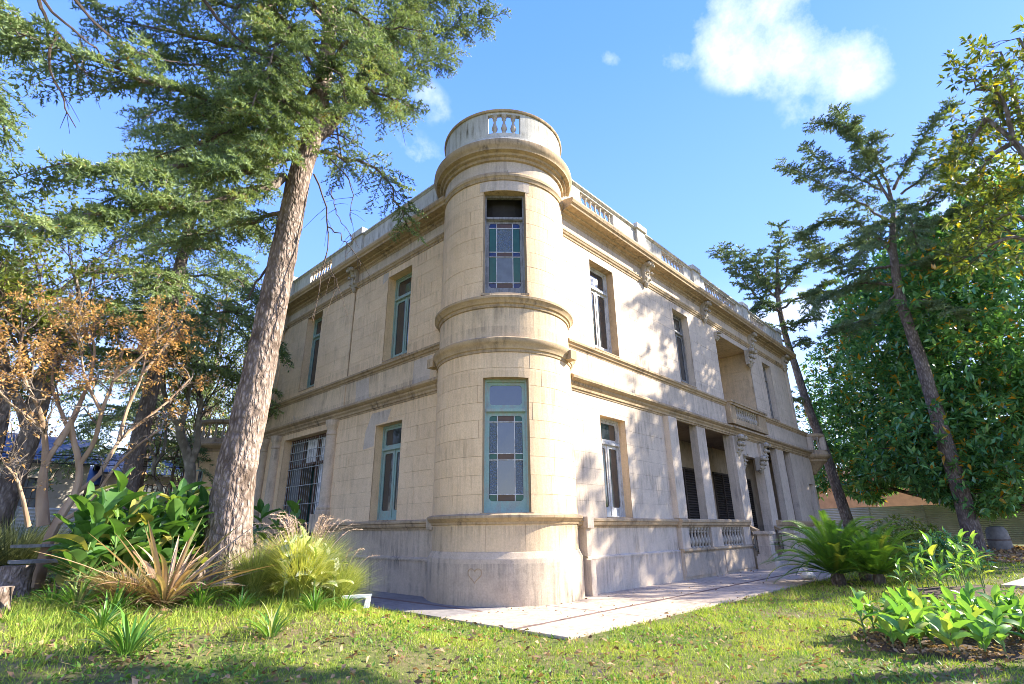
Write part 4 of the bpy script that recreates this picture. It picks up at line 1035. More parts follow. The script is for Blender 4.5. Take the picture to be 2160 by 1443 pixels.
CEDAR_LIMBS = [
    (0.16, 1, [(-4.72, 1.93, 10.13), (-4.01, 1.95, 11.59), (-3.24, 2.13, 14.32), (-2.39, 2.22, 16.86), (-1.47, 2.46, 20.46)]),
    (0.07, 0.9, [(-4.01, 1.95, 11.59), (-3.42, 1.54, 12.07), (-2.69, 1.34, 12.37), (-2.3, 1.33, 12.31)]),
    (0.08, 1, [(-3.64, 1.99, 12.87), (-2.8, 1.76, 13.68), (-1.87, 1.52, 14.59), (-1.09, 1.18, 15.34)]),
    (0.08, 1.1, [(-3.24, 2.13, 14.32), (-2.14, 1.7, 15.46), (-1.05, 1.28, 16.44), (0.06, 0.69, 17.34)]),
    (0.07, 1, [(-2.86, 2.14, 15.58), (-1.79, 1.83, 17.28), (-0.65, 1.34, 18.57), (0.2, 0.84, 18.48)]),
    (0.06, 0.9, [(-4.43, 1.81, 11.69), (-4.02, 1.17, 11.69), (-3.47, 0.76, 11.65), (-3.24, 0.63, 11.12)]),
    (0.06, 1, [(-4.64, 1.89, 12.83), (-4.07, 1.42, 13.74), (-3.34, 0.8, 14.02), (-2.71, 0.4, 14.06)]),
    (0.1, 1.1, [(-5.13, 2.08, 9.03), (-5.72, 1.85, 8.25), (-6.57, 1.56, 7.34), (-7.57, 1.22, 6.59), (-8.4, 0.89, 5.91), (-8.96, 0.59, 5.33)]),
    (0.09, 1.1, [(-5.08, 2.06, 9.59), (-6.02, 1.62, 8.41), (-7.07, 1.25, 7.8), (-8.04, 0.87, 6.97), (-8.73, 0.59, 6.49)]),
    (0.1, 1.2, [(-4.94, 2.01, 10.74), (-5.85, 1.99, 10.86), (-6.61, 1.67, 9.87), (-7.13, 1.46, 9.44), (-7.92, 1.16, 9.04), (-8.82, 0.79, 8.58), (-9.54, 0.46, 8.18)]),
    (0.08, 1.1, [(-4.95, 2.01, 11.75), (-5.9, 2.42, 12.37), (-6.89, 2.84, 12.18), (-7.9, 3.26, 12.09), (-8.92, 3.59, 11.89)]),
    (0.08, 1.1, [(-4.92, 2.0, 13.0), (-6.02, 2.56, 13.63), (-7.24, 2.99, 13.36), (-8.35, 3.29, 13.01)]),
    (0.07, 1, [(-4.96, 2.02, 10.04), (-5.84, 1.47, 9.29), (-6.42, 1.01, 8.31), (-6.85, 0.8, 7.52)]),
    (0.07, 1, [(-4.87, 1.98, 11.06), (-5.68, 1.21, 10.24), (-6.02, 0.79, 9.23), (-6.14, 0.62, 8.36)]),
    (0.07, 1, [(-4.85, 1.98, 11.8), (-5.86, 1.27, 10.94), (-6.23, 0.75, 9.89), (-6.43, 0.6, 9.05)]),
    (0.07, 1, [(-4.84, 1.97, 12.73), (-5.74, 1.23, 12.27), (-6.12, 0.72, 11.09), (-6.35, 0.47, 9.96)]),
    (0.06, 0.9, [(-4.84, 1.97, 10.78), (-5.24, 1.27, 10.32), (-5.49, 0.93, 9.43), (-5.6, 0.86, 8.49)]),
    (0.06, 0.9, [(-4.67, 1.9, 12.04), (-4.82, 1.1, 11.77), (-4.76, 0.64, 11.05), (-4.65, 0.48, 10.33)]),
    (0.07, 1, [(-4.7, 1.92, 13.44), (-4.79, 1.09, 13.62), (-4.55, 0.54, 13.2), (-4.25, 0.28, 12.47)]),
    (0.07, 1, [(-4.86, 1.98, 14.01), (-5.62, 1.4, 13.75), (-6.14, 0.93, 12.65), (-6.61, 0.85, 11.44)]),
    (0.07, 1, [(-5.25, 2.33, 10.74), (-5.98, 3.16, 10.51), (-6.55, 3.69, 10.06), (-7.19, 4.2, 9.57)]),
    (0.07, 1, [(-5.0, 2.24, 10.29), (-5.36, 3.0, 10.38), (-6.09, 3.6, 10.86), (-6.79, 4.14, 11.03)]),
    (0.08, 1.1, [(-4.82, 1.97, 14.72), (-5.81, 2.5, 15.31), (-6.93, 2.95, 14.59), (-7.69, 3.25, 13.47)]),
    (0.07, 1, [(-4.94, 2.22, 11.61), (-5.76, 3.31, 12.39), (-6.84, 4.15, 12.5), (-8.09, 4.68, 12.36)]),
    (0.06, 1, [(-4.89, 1.99, 8.11), (-5.08, 2.27, 8.15), (-5.44, 3.02, 8.1), (-5.91, 3.66, 8.05), (-6.36, 4.27, 7.74)]),
]
CEDAR_BARE = [
    (0.035, [(-4.72, 1.93, 10.13), (-4.32, 1.76, 10.49), (-3.91, 1.57, 10.42), (-3.52, 1.37, 10.22)]),
    (0.03, [(-4.81, 1.96, 10.45), (-4.28, 1.85, 10.57), (-3.96, 1.7, 10.4), (-3.64, 1.54, 10.86)]),
    (0.022, [(-4.39, 1.68, 9.78), (-3.97, 1.49, 9.37), (-3.84, 1.31, 8.83), (-3.89, 1.33, 8.3), (-3.81, 1.29, 8.07)]),
    (0.028, [(-4.57, 1.86, 9.27), (-4.37, 1.56, 8.55), (-4.29, 1.41, 7.81), (-4.32, 1.32, 6.81), (-4.33, 1.33, 6.04), (-4.38, 1.35, 5.5)]),
    (0.02, [(-4.3, 1.42, 7.81), (-4.02, 1.29, 7.61), (-3.77, 1.16, 7.31), (-3.61, 1.07, 6.98)]),
    (0.015, [(-4.26, 1.51, 8.84), (-4.1, 1.44, 8.25), (-3.85, 1.31, 7.82), (-3.74, 1.26, 7.6)]),
    (0.015, [(-4.32, 1.32, 6.81), (-4.16, 1.24, 6.67), (-4.0, 1.16, 6.31)]),
    (0.05, [(-4.94, 2.01, 6.88), (-5.19, 2.1, 6.68), (-5.33, 2.25, 6.12), (-5.47, 2.4, 5.86)]),
    (0.045, [(-7.49, 1.11, 11.38), (-7.03, 0.94, 10.88), (-6.35, 0.68, 10.49), (-5.64, 0.35, 9.92)]),
    (0.035, [(-9.46, -0.13, 8.45), (-9.25, 0.08, 8.2), (-9.19, 0.18, 8.29), (-8.85, 0.39, 8.05), (-8.7, 0.59, 8.04)]),
    (0.03, [(-9.19, 0.18, 8.29), (-9.16, 0.19, 7.92), (-9.14, 0.29, 7.79), (-8.9, 0.49, 7.46), (-8.66, 0.69, 7.23)]),
    (0.03, [(-9.45, 0.07, 8.64), (-9.06, 0.19, 8.46), (-8.74, 0.39, 8.47), (-8.46, 0.69, 8.69)]),
    (0.03, [(-9.17, 0.08, 8.93), (-8.75, 0.39, 8.91), (-8.24, 0.68, 9.06), (-7.33, 0.98, 9.71)]),
]
PINE_LIMBS = [
    (0.1, 0.9, [(23.17, -6.19, 15.01), (22.87, -5.61, 16.58), (22.2, -4.17, 17.83), (21.62, -2.24, 17.17), (21.45, -2.73, 16.89)]),
    (0.08, 0.9, [(23.19, -6.5, 16.93), (22.61, -5.56, 18.3), (21.98, -4.53, 19.43), (21.38, -2.37, 21.91)]),
    (0.08, 0.9, [(23.2, -6.73, 18.03), (22.92, -6.36, 20.25), (22.9, -5.95, 22.79), (23.13, -5.62, 25.08)]),
    (0.07, 0.8, [(23.19, -6.51, 19.05), (22.47, -5.51, 20.14), (21.84, -4.39, 21.05), (21.62, -3.75, 22.64)]),
    (0.07, 0.8, [(23.18, -6.32, 21.4), (22.65, -6.03, 22.92), (22.33, -5.31, 23.86), (21.97, -4.45, 24.17)]),
    (0.09, 0.8, [(23.21, -7.0, 18.81), (23.24, -8.19, 20.36), (23.23, -9.21, 21.64), (23.18, -10.33, 22.53)]),
    (0.07, 0.8, [(23.22, -7.24, 18.39), (22.98, -8.83, 18.94), (22.66, -10.43, 19.91), (22.46, -11.23, 20.16)]),
    (0.07, 0.8, [(23.21, -6.96, 17.62), (22.98, -8.23, 17.19), (22.42, -10.17, 18.75)]),
    (0.07, 0.8, [(23.19, -6.48, 16.05), (22.72, -7.77, 15.86), (22.47, -8.81, 16.11), (22.17, -9.99, 16.07)]),
    (0.08, 0.9, [(23.18, -6.27, 14.42), (22.73, -7.93, 14.02), (22.45, -9.5, 14.45), (22.14, -10.46, 14.16)]),
    (0.09, 0.9, [(23.16, -5.98, 14.52), (22.51, -4.58, 14.51), (21.82, -3.35, 15.59), (21.41, -2.51, 16.97)]),
    (0.09, 0.9, [(23.15, -5.86, 13.44), (22.49, -4.42, 13.71), (21.91, -3.14, 13.38), (21.64, -2.38, 12.69)]),
    (0.07, 0.8, [(23.18, -6.4, 15.5), (24.11, -5.17, 16.7), (24.87, -3.92, 17.22), (25.3, -2.42, 16.67)]),
    (0.07, 0.8, [(23.2, -6.65, 17.16), (24.49, -6.83, 17.37), (25.78, -7.27, 16.23), (26.57, -7.98, 15.07)]),
    (0.07, 0.8, [(23.14, -5.84, 12.9), (22.29, -4.93, 11.84), (21.64, -3.92, 11.42), (21.21, -2.86, 11.07)]),
    (0.07, 0.8, [(23.15, -5.93, 12.34), (22.7, -7.05, 11.84), (22.21, -7.98, 10.91)]),
    (0.07, 0.8, [(23.19, -6.44, 16.66), (21.62, -6.02, 16.42), (20.55, -5.56, 15.3), (19.95, -4.75, 13.76)]),
    (0.07, 0.8, [(23.2, -6.73, 18.03), (21.68, -6.99, 17.15), (20.92, -7.34, 15.51), (20.67, -7.42, 14.05)]),
    (0.07, 0.8, [(23.21, -6.83, 19.52), (22.43, -6.77, 20.7), (22.17, -6.56, 21.63), (21.93, -7.03, 21.52)]),
]
PINE2_LIMBS = [
    (0.08, 0.9, [(28.06, 1.1, 13.3), (27.2, 2.32, 14.43), (26.43, 3.14, 15.5), (26.17, 3.9, 16.38)]),
    (0.08, 0.9, [(28.11, 0.91, 15.34), (27.23, 2.24, 16.92), (26.49, 2.93, 19.14), (26.15, 3.96, 20.56)]),
    (0.08, 0.9, [(28.13, 0.82, 16.75), (28.18, 0.62, 18.91), (28.29, 0.12, 21.05), (28.29, 0.12, 22.03)]),
    (0.08, 0.9, [(28.1, 0.93, 16.06), (27.78, 2.11, 18.94), (27.57, 2.83, 20.29), (27.32, 3.63, 21.31)]),
    (0.08, 0.9, [(28.13, 0.82, 16.75), (28.48, -0.77, 18.51), (28.67, -1.76, 19.3), (28.77, -2.35, 19.47)]),
    (0.08, 0.9, [(28.12, 0.85, 15.68), (27.98, -0.78, 16.17), (27.9, -1.99, 16.43), (27.46, -0.77, 15.32)]),
    (0.07, 0.9, [(28.12, 0.85, 16.04), (28.96, 1.61, 18.42), (29.91, 1.93, 20.46), (29.86, 2.12, 21.33)]),
    (0.07, 0.9, [(28.11, 0.91, 15.34), (26.76, 1.32, 15.75), (25.74, 1.96, 15.29), (25.43, 2.97, 14.12)]),
    (0.05, 0.6, [(28.12, 0.86, 12.58), (28.09, 0.12, 13.06), (28.02, -0.48, 13.05)]),
    (0.05, 0.4, [(28.12, 0.86, 9.03), (27.8, 1.31, 9.52), (27.52, 1.57, 9.68)]),
    (0.07, 0.8, [(28.1, 0.93, 14.3), (27.36, -0.28, 14.09), (27.15, -1.24, 14.41)]),
]
PINE2_TRUNK = [(28.39, -0.33, 1.3), (28.34, -0.07, 3.67), (28.29, 0.12, 5.94), (28.2, 0.53, 8.68), (28.14, 0.75, 11.24), (28.09, 0.99, 13.96), (28.09, 0.96, 16.78), (28.23, 0.38, 20.36)]
PINE_TRUNK = [(23.16, -6.08, 0.24), (23.17, -6.13, 2.67), (23.16, -6.09, 5.46), (23.16, -6.07, 8.97), (23.15, -5.97, 12.06), (23.16, -6.06, 13.93), (23.18, -6.36, 16.1), (23.2, -6.75, 17.71), (23.21, -6.83, 19.52)]
CEDAR_TRUNK = [(-5.05, 2.05, 0.63), (-5.09, 2.07, 1.46), (-5.12, 2.08, 2.52), (-5.06, 2.05, 3.57), (-5.0, 2.03, 4.91), (-4.94, 2.01, 6.39), (-4.88, 1.99, 7.89), (-4.84, 1.97, 9.16), (-4.72, 1.93, 10.13), (-4.66, 1.9, 11.44), (-4.65, 1.9, 12.98), (-4.72, 1.92, 14.78), (-4.83, 1.97, 17.5)]
MYRTLE = [
    (0.16, [(-7.45, 3.62, 1.65), (-7.58, 3.64, 2.17), (-7.64, 3.64, 2.63), (-7.56, 3.63, 2.96)]),
    (0.1, [(-7.56, 3.63, 2.96), (-7.47, 3.63, 3.3), (-7.4, 3.78, 3.67), (-7.32, 3.93, 4.25)]),
    (0.09, [(-7.64, 3.64, 2.63), (-7.73, 3.65, 3.02), (-7.91, 3.5, 3.47), (-8.15, 3.36, 3.81)]),
    (0.15, [(-7.32, 3.61, 1.57), (-7.14, 3.59, 2.18), (-7.19, 3.59, 2.66), (-7.36, 3.61, 3.06), (-7.48, 3.63, 3.46)]),
    (0.065, [(-7.14, 3.59, 2.18), (-6.87, 3.63, 2.52), (-6.7, 3.68, 3.14), (-6.39, 3.78, 3.55), (-6.04, 3.88, 3.99), (-5.69, 3.96, 4.58)]),
    (0.06, [(-7.36, 3.61, 1.61), (-6.94, 3.39, 2.02), (-6.76, 3.2, 2.58), (-6.53, 3.0, 2.99), (-6.26, 2.86, 3.3)]),
    (0.07, [(-7.19, 3.59, 2.66), (-7.09, 3.42, 3.06), (-7.12, 3.26, 3.54), (-7.08, 3.17, 4.14), (-7.05, 3.17, 4.69)]),
    (0.06, [(-7.36, 3.61, 3.06), (-7.61, 3.8, 3.56), (-7.83, 3.98, 4.07), (-7.89, 4.14, 4.73)]),
    (0.06, [(-6.7, 3.68, 3.14), (-6.66, 3.83, 3.79), (-6.53, 3.97, 4.51), (-6.55, 4.14, 5.26)]),
    (0.06, [(-7.66, 3.32, 1.64), (-7.81, 3.18, 1.99), (-7.98, 3.11, 2.34), (-8.17, 3.04, 2.54)]),
    (0.05, [(-7.12, 3.26, 3.54), (-7.46, 3.3, 4.1), (-7.63, 3.32, 4.59)]),
    (0.05, [(-6.53, 3.97, 4.51), (-6.31, 3.93, 5.06), (-6.15, 3.9, 5.51)]),
    (0.05, [(-7.08, 3.17, 4.14), (-6.84, 2.97, 4.51), (-6.64, 2.85, 4.91), (-6.47, 2.82, 5.23)]),
    (0.05, [(-8.15, 3.36, 3.81), (-8.37, 3.37, 4.26), (-8.43, 3.37, 4.75)]),
    (0.05, [(-7.32, 3.93, 4.25), (-7.37, 3.94, 4.8), (-7.53, 3.95, 5.25)]),
    (0.05, [(-7.83, 3.58, 3.24), (-8.32, 3.37, 3.54), (-8.63, 3.29, 3.86)]),
]
PLANE = [
    (0.26, [(-2.12, 14.76, 1.94), (-2.21, 14.78, 2.96), (-2.35, 14.82, 4.01), (-2.76, 14.93, 4.89), (-2.96, 14.98, 5.43)]),
    (0.14, [(-2.37, 14.83, 3.92), (-2.27, 14.8, 4.75), (-2.35, 14.82, 5.48), (-2.42, 14.84, 6.63)]),
    (0.12, [(-2.96, 14.98, 5.43), (-3.43, 15.1, 6.12), (-3.85, 15.19, 7.2)]),
    (0.1, [(-2.91, 14.97, 5.34), (-2.85, 14.96, 6.38), (-2.97, 14.99, 7.53), (-3.32, 15.07, 8.68)]),
]
THIN = [
    (0.1, [(-2.13, 17.87, 2.18), (-2.41, 17.94, 3.31), (-2.84, 18.04, 3.87), (-2.85, 18.04, 4.65), (-3.41, 18.16, 5.2)]),
    (0.07, [(-2.81, 18.03, 4.16), (-2.61, 17.98, 4.87), (-2.7, 18.01, 5.87), (-2.88, 18.05, 6.69)]),
]
LEFTTREE = [
    (0.3, [(-7.59, 10.66, 2.07), (-7.54, 10.66, 3.01), (-7.47, 10.65, 4.0), (-7.48, 10.65, 5.04), (-7.47, 10.65, 6.13), (-7.28, 10.64, 7.18)]),
    (0.14, [(-7.47, 10.65, 4.0), (-7.87, 10.67, 4.84), (-8.31, 10.69, 5.55)]),
    (0.12, [(-7.48, 10.65, 5.04), (-7.88, 10.87, 5.81), (-8.3, 11.09, 6.88)]),
    (0.1, [(-7.47, 10.65, 6.13), (-7.87, 10.67, 7.02), (-8.22, 10.69, 7.65)]),
    (0.08, [(-7.28, 10.64, 7.18), (-7.23, 10.63, 7.94), (-7.48, 10.65, 8.64)]),
    (0.2, [(-8.07, 10.68, 2.98), (-8.09, 10.68, 4.18), (-8.29, 10.69, 5.42), (-8.61, 10.69, 6.41)]),
]
MAG_LIMBS = [
    (0.1, [(3.14, -9.82, 5.81), (3.14, -9.81, 7.13), (3.16, -9.67, 8.04), (3.19, -9.45, 8.74)]),
    (0.06, [(3.14, -9.81, 7.13), (3.44, -9.9, 8.72), (3.62, -10.01, 9.71), (3.72, -10.04, 10.38)]),
    (0.05, [(3.16, -9.67, 8.04), (3.0, -9.3, 7.83), (2.92, -9.06, 7.5)]),
    (0.05, [(3.14, -9.81, 7.13), (3.17, -9.56, 7.08), (3.2, -9.27, 7.19), (3.22, -9.02, 6.96)]),
    (0.05, [(3.19, -9.45, 8.74), (3.21, -9.15, 8.38), (3.22, -9.04, 8.22)]),
    (0.05, [(3.16, -9.67, 8.04), (2.96, -9.71, 8.96), (2.78, -9.43, 9.15)]),
    (0.06, [(3.15, -9.8, 6.18), (2.98, -9.49, 6.34), (2.8, -9.25, 6.55), (2.72, -8.98, 6.45)]),
    (0.06, [(3.15, -9.76, 6.02), (2.98, -9.44, 5.9), (2.81, -9.2, 6.11), (2.63, -8.81, 6.01)]),
    (0.05, [(3.12, -9.98, 7.52), (3.1, -10.12, 8.79), (3.08, -10.25, 9.57), (3.08, -10.24, 10.04)]),
]
FIG_LOBES = [((31.3, -4.96, 10.07), 5.36, 6.97), ((28.75, -9.23, 10.83), 6.16, 8.04), ((32.23, -1.56, 6.75), 3.89, 4.82), ((27.41, -7.44, 4.82), 5.63, 4.82), ((31.43, -7.47, 15.44), 4.02, 4.29), ((32.01, -0.32, 4.42), 2.95, 2.68), ((26.08, -8.04, 2.89), 4.02, 2.95), ((29.9, -4.4, 3.75), 3.75, 3.48), ((27.28, -11.44, 12.96), 6.7, 6.7), ((32.56, -4.05, 13.81), 3.22, 4.29)]
SKYHEDGE = [(-2.28, 16.88, 10.07), (-0.09, 16.21, 11.95), (-1.24, 16.58, 8.0), (0.23, 17.15, 9.35), (-2.52, 17.96, 12.23)]

# ------------------------------------------------------------------ trees
M['bark_cedar'] = bark('cedar_bark', (0.46, 0.36, 0.29), (0.10, 0.07, 0.05), 0.42, 15, 1.0)
M['bark_grey'] = bark('grey_bark', (0.30, 0.25, 0.20), (0.085, 0.065, 0.05), 0.35, 14, 0.7)
M['bark_pale'] = bark('smooth_pale_bark', (0.50, 0.37, 0.25), (0.26, 0.17, 0.105), 0.12, 5, 0.25)
M['bark_mottled'] = bark('mottled_bark', (0.42, 0.38, 0.30), (0.14, 0.12, 0.085), 0.6, 5, 0.3)
M['twig'] = plain('dark_twig', (0.085, 0.06, 0.042), 0.9, 0.35, 10)
M['needle'] = leaf_mat('cedar_needles', (0.065, 0.11, 0.055), (0.31, 0.40, 0.18), 0.6, 0.38, 0.3, (0.26, 0.17, 0.06), 0.975)
M['needle_blue'] = leaf_mat('blue_green_needles', (0.06, 0.11, 0.06), (0.24, 0.32, 0.16), 0.6, 0.30, 0.3)
M['needle_sage'] = leaf_mat('pale_needles', (0.09, 0.15, 0.08), (0.33, 0.40, 0.20), 0.6, 0.28, 0.3)
M['fig_leaf'] = leaf_mat('glossy_fig_leaves', (0.05, 0.16, 0.065), (0.22, 0.46, 0.15), 0.24, 0.30, 0.8, (0.62, 0.30, 0.02), 0.987)
M['mag_leaf'] = leaf_mat('olive_yellow_leaves', (0.06, 0.09, 0.022), (0.21, 0.28, 0.06), 0.4, 0.35, 0.4, (0.60, 0.46, 0.04), 0.968)
M['rust_leaf'] = leaf_mat('rust_orange_leaves', (0.38, 0.22, 0.12), (0.70, 0.42, 0.20), 0.7, 0.40, 0.2, (0.20, 0.18, 0.06), 0.95)
M['green_leaf'] = leaf_mat('yellow_green_leaves', (0.06, 0.10, 0.022), (0.27, 0.31, 0.07), 0.55, 0.38, 0.3)

def resample(pts, n):
    pts = np.array(pts, float)
    if len(pts) > 2:      # Catmull-Rom through the control points
        P = np.vstack([2*pts[0]-pts[1], pts, 2*pts[-1]-pts[-2]]); out = []
        k = max(2, n//(len(pts)-1))
        for i in range(1, len(P)-2):
            for t in np.linspace(0, 1, k, endpoint=False):
                p0, p1, p2, p3 = P[i-1], P[i], P[i+1], P[i+2]
                out.append(0.5*((2*p1)+(-p0+p2)*t+(2*p0-5*p1+4*p2-p3)*t*t+(-p0+3*p1-3*p2+p3)*t**3))
        out.append(pts[-1]); return along(np.array(out), np.linspace(0, 1, n))[0]
    return pts[0]+(pts[1]-pts[0])*np.linspace(0, 1, n)[:, None]
def along(P, s):
    """points and unit directions at arc fractions s of polyline P"""
    seg = np.linalg.norm(np.diff(P, axis=0), axis=1); cum = np.concatenate([[0], np.cumsum(seg)]); L = cum[-1]
    x = s*L; i = np.clip(np.searchsorted(cum, x)-1, 0, len(seg)-1)
    t = ((x-cum[i])/np.maximum(seg[i], 1e-9))[:, None]
    D = (P[i+1]-P[i]); D = D/np.maximum(np.linalg.norm(D, axis=1, keepdims=True), 1e-9)
    return P[i]+(P[i+1]-P[i])*t, D, L
def nrmz(a): return a/np.maximum(np.linalg.norm(a, axis=1, keepdims=True), 1e-9)

def conifer_limb(F, wood, pts, r0, sec, dens=1.0, size=1.0, start=0.12, droop=0.45, kb=3, bare=0.0, wood_tw=True):
    """a limb, its flat side sprays, their twigs and the needle tufts along them"""
    P = resample(pts, 14)
    P[1:-1] += rng.normal(scale=0.03*size, size=P[1:-1].shape)
    L = np.linalg.norm(np.diff(P, axis=0), axis=1).sum()
    rr = np.linspace(r0, 0.012*size, len(P))
    wood.tube(P, rr, 5)
    gap = 0.17*size/dens
    n = max(4, int(L*(1-start)/gap))
    s = np.linspace(start, 0.99, n)+rng.uniform(-0.3, 0.3, n)/n
    s = np.clip(s, 0, 1)
    Q, D, _ = along(P, s)
    side = np.where(np.arange(n) % 2 == 0, 1.0, -1.0)[:, None]
    H = nrmz(np.cross(D, np.array([[0, 0, 1.0]])))
    sd = nrmz(H*side*rng.uniform(0.6, 1.1, (n, 1))+D*rng.uniform(0.35, 0.9, (n, 1))+rng.normal(scale=0.16, size=(n, 3))+np.array([[0, 0, -0.02]]))
    sl = sec*(0.30+0.70*np.sin(np.clip(s*1.15, 0, 1)*PI*0.80)**0.8)*rng.uniform(0.55, 1.15, n)
    keep = rng.uniform(size=n) > bare
    # spray axis as 3 points, drooping at the end
    m1 = Q+sd*sl[:, None]*0.5+np.array([[0, 0, -1]])*(0.08*droop*sl[:, None])
    m2 = Q+sd*sl[:, None]*1.0+np.array([[0, 0, -1]])*(0.38*droop*sl[:, None])
    if wood_tw:
        for a, b, c in zip(Q, m1, m2): wood.tube([a, b, c], [0.012*size, 0.008*size, 0.004*size], 3, cap=False)
    Q, m1, m2, sl, sd = Q[keep], m1[keep], m2[keep], sl[keep], sd[keep]
    if len(Q) == 0: return
    # twigs
    tg = 0.085*size/dens
    nt = np.maximum(3, (sl/tg).astype(int)); idx = np.repeat(np.arange(len(Q)), nt)
    t = np.concatenate([np.linspace(0.06, 1.0, k) for k in nt])[:, None]
    A = np.where(t < 0.5, Q[idx]+(m1[idx]-Q[idx])*t*2, m1[idx]+(m2[idx]-m1[idx])*(t*2-1))
    ax = nrmz(np.where(t < 0.5, m1[idx]-Q[idx], m2[idx]-m1[idx]))
    sg = np.where(np.arange(len(A)) % 2 == 0, 1.0, -1.0)[:, None]
    h2 = nrmz(np.cross(ax, np.array([[0, 0, 1.0]])+rng.normal(scale=0.15, size=(len(A), 3))))
    td = nrmz(h2*sg+ax*0.8+rng.normal(scale=0.22, size=(len(A), 3))+np.array([[0, 0, -0.12]]))
    tl = 0.30*size*(1.15-0.75*t[:, 0])*rng.uniform(0.5, 1.15, len(A))
    # tufts along the twigs
    step = 0.042*size/dens
    nf = np.maximum(2, (tl/step).astype(int)); j = np.repeat(np.arange(len(A)), nf)
    u = np.concatenate([np.linspace(0.05, 1.0, k) for k in nf])[:, None]
    B = A[j]+td[j]*tl[j][:, None]*u+np.array([[0, 0, -1]])*(0.30*droop*tl[j][:, None]*u*u)
    tone = (rng.uniform(0.15, 0.75, len(Q)))[idx][j]
    B = np.repeat(B, kb, axis=0); dd = np.repeat(td[j], kb, axis=0); tone = np.repeat(tone, kb)
    dr = dd*0.7+rng.normal(scale=0.75, size=B.shape)+np.array([[0, 0, 0.25]])
    F.blades(B+rng.normal(scale=0.006*size, size=B.shape), dr, 0.085*size*rng.uniform(0.6, 1.25, len(B)), 0.028*size, np.clip(tone+rng.normal(scale=0.16, size=len(B)), 0, 1))

def random_limbs(base, z0, z1, n, lfun, rise=0.15, sag=0.35, seed=1, az0=0, az1=360):
    r = np.random.default_rng(seed); out = []
    for i in range(n):
        t = (i+r.uniform(0, 1))/n; z = z0+(z1-z0)*t; L = lfun(t)*r.uniform(0.7, 1.15); a = R(az0+(az1-az0)*((i*0.381966+r.uniform(-0.06, 0.06)) % 1.0))
        d = np.array([math.cos(a), math.sin(a), 0]); w = np.array([-math.sin(a), math.cos(a), 0])*r.uniform(-0.12, 0.12)*L
        p0 = np.array([base[0], base[1], z])
        out.append([p0, p0+d*L*0.35+[0, 0, rise*L*0.5]+w*0.4, p0+d*L*0.7+[0, 0, rise*L*0.45]+w, p0+d*L+[0, 0, (rise-sag)*L]+w])
    return out

def tree(name, label, loc, group=None, cat='tree'): return thing(name, label, cat, loc, 0, group)
def rel(pts, o): return [tuple(np.array(p)-np.array(o)) for p in pts]
def trunk_mesh(pts, rad, mt, parent, name='trunk', seg=16, n=40, rough=0.10):
    P = resample(pts, n); t = np.linspace(0, 1, len(P)); rr = np.interp(t, np.linspace(0, 1, len(rad)), rad)
    b = MB(); b.tube(P, rr, seg, True, rough); return b.obj(name, mt, parent, True)

# the big cedar left of the tower
O = CEDAR_TRUNK[0]; O = (O[0], O[1], ground_z(O[0], O[1])-0.02)
ced = tree('cedar_tree', 'huge cedar with thick scaly trunk rising in front of the left wall of the mansion', O)
ct = [(O[0]-0.02, O[1], O[2]-0.15)]+CEDAR_TRUNK
trunk_mesh(rel(ct, O), [0.44, 0.36, 0.315, 0.29, 0.275, 0.26, 0.245, 0.225, 0.21, 0.18, 0.14, 0.10, 0.06], M['bark_cedar'], ced, seg=22, n=84, rough=0.09)
for k, a in enumerate((200, 255, 300, 350, 40, 110)):
    q = MB(); c, s_ = math.cos(R(a)), math.sin(R(a)); q.tube([(c*0.32, s_*0.32, 0.6), (c*0.38, s_*0.38, 0.28), (c*0.50, s_*0.50, 0.03), (c*0.7, s_*0.7, -0.10)], [0.04, 0.11, 0.12, 0.05], 8, True, 0.15); q.obj('root', M['bark_cedar'], ced, True)
F = Leaves()
for r0, sec, pts in CEDAR_LIMBS:
    w = MB(); conifer_limb(F, w, rel(pts, O), r0, sec, 1.45, 1.0, 0.10, 0.55, 4, 0.05); w.obj('branch', M['bark_grey'], ced, True)
for pts in random_limbs((0.15, -0.05), 9.8-O[2], 17.5-O[2], 14, lambda t: 3.3-0.9*t, 0.22, 0.5, 11):
    w = MB(); conifer_limb(F, w, pts, 0.055, 0.95, 1.3, 1.0, 0.12, 0.6, 4, 0.05); w.obj('branch', M['bark_grey'], ced, True)
w = MB()
for r0, pts in CEDAR_BARE:
    P = resample(rel(pts, O), 12); P[1:-1] += rng.normal(scale=0.02, size=P[1:-1].shape)
    w.tube(P, np.linspace(r0*0.8, 0.006, len(P)), 5, False)
    n = 7; Q, D, L = along(P, rng.uniform(0.25, 1, n))
    for a, d in zip(Q, D):
        e = d*0.5+rng.normal(scale=0.6, size=3); e[2] -= 0.3; l_ = rng.uniform(0.15, 0.5)
        w.tube([a, a+e*l_*0.5, a+e*l_+np.array([0, 0, -0.06])], [0.007, 0.005, 0.003], 3, False)
w.obj('dead_branches', M['twig'], ced)
o = F.obj('crown', M['needle'], ced); print('cedar tris', len(o.data.polygons))

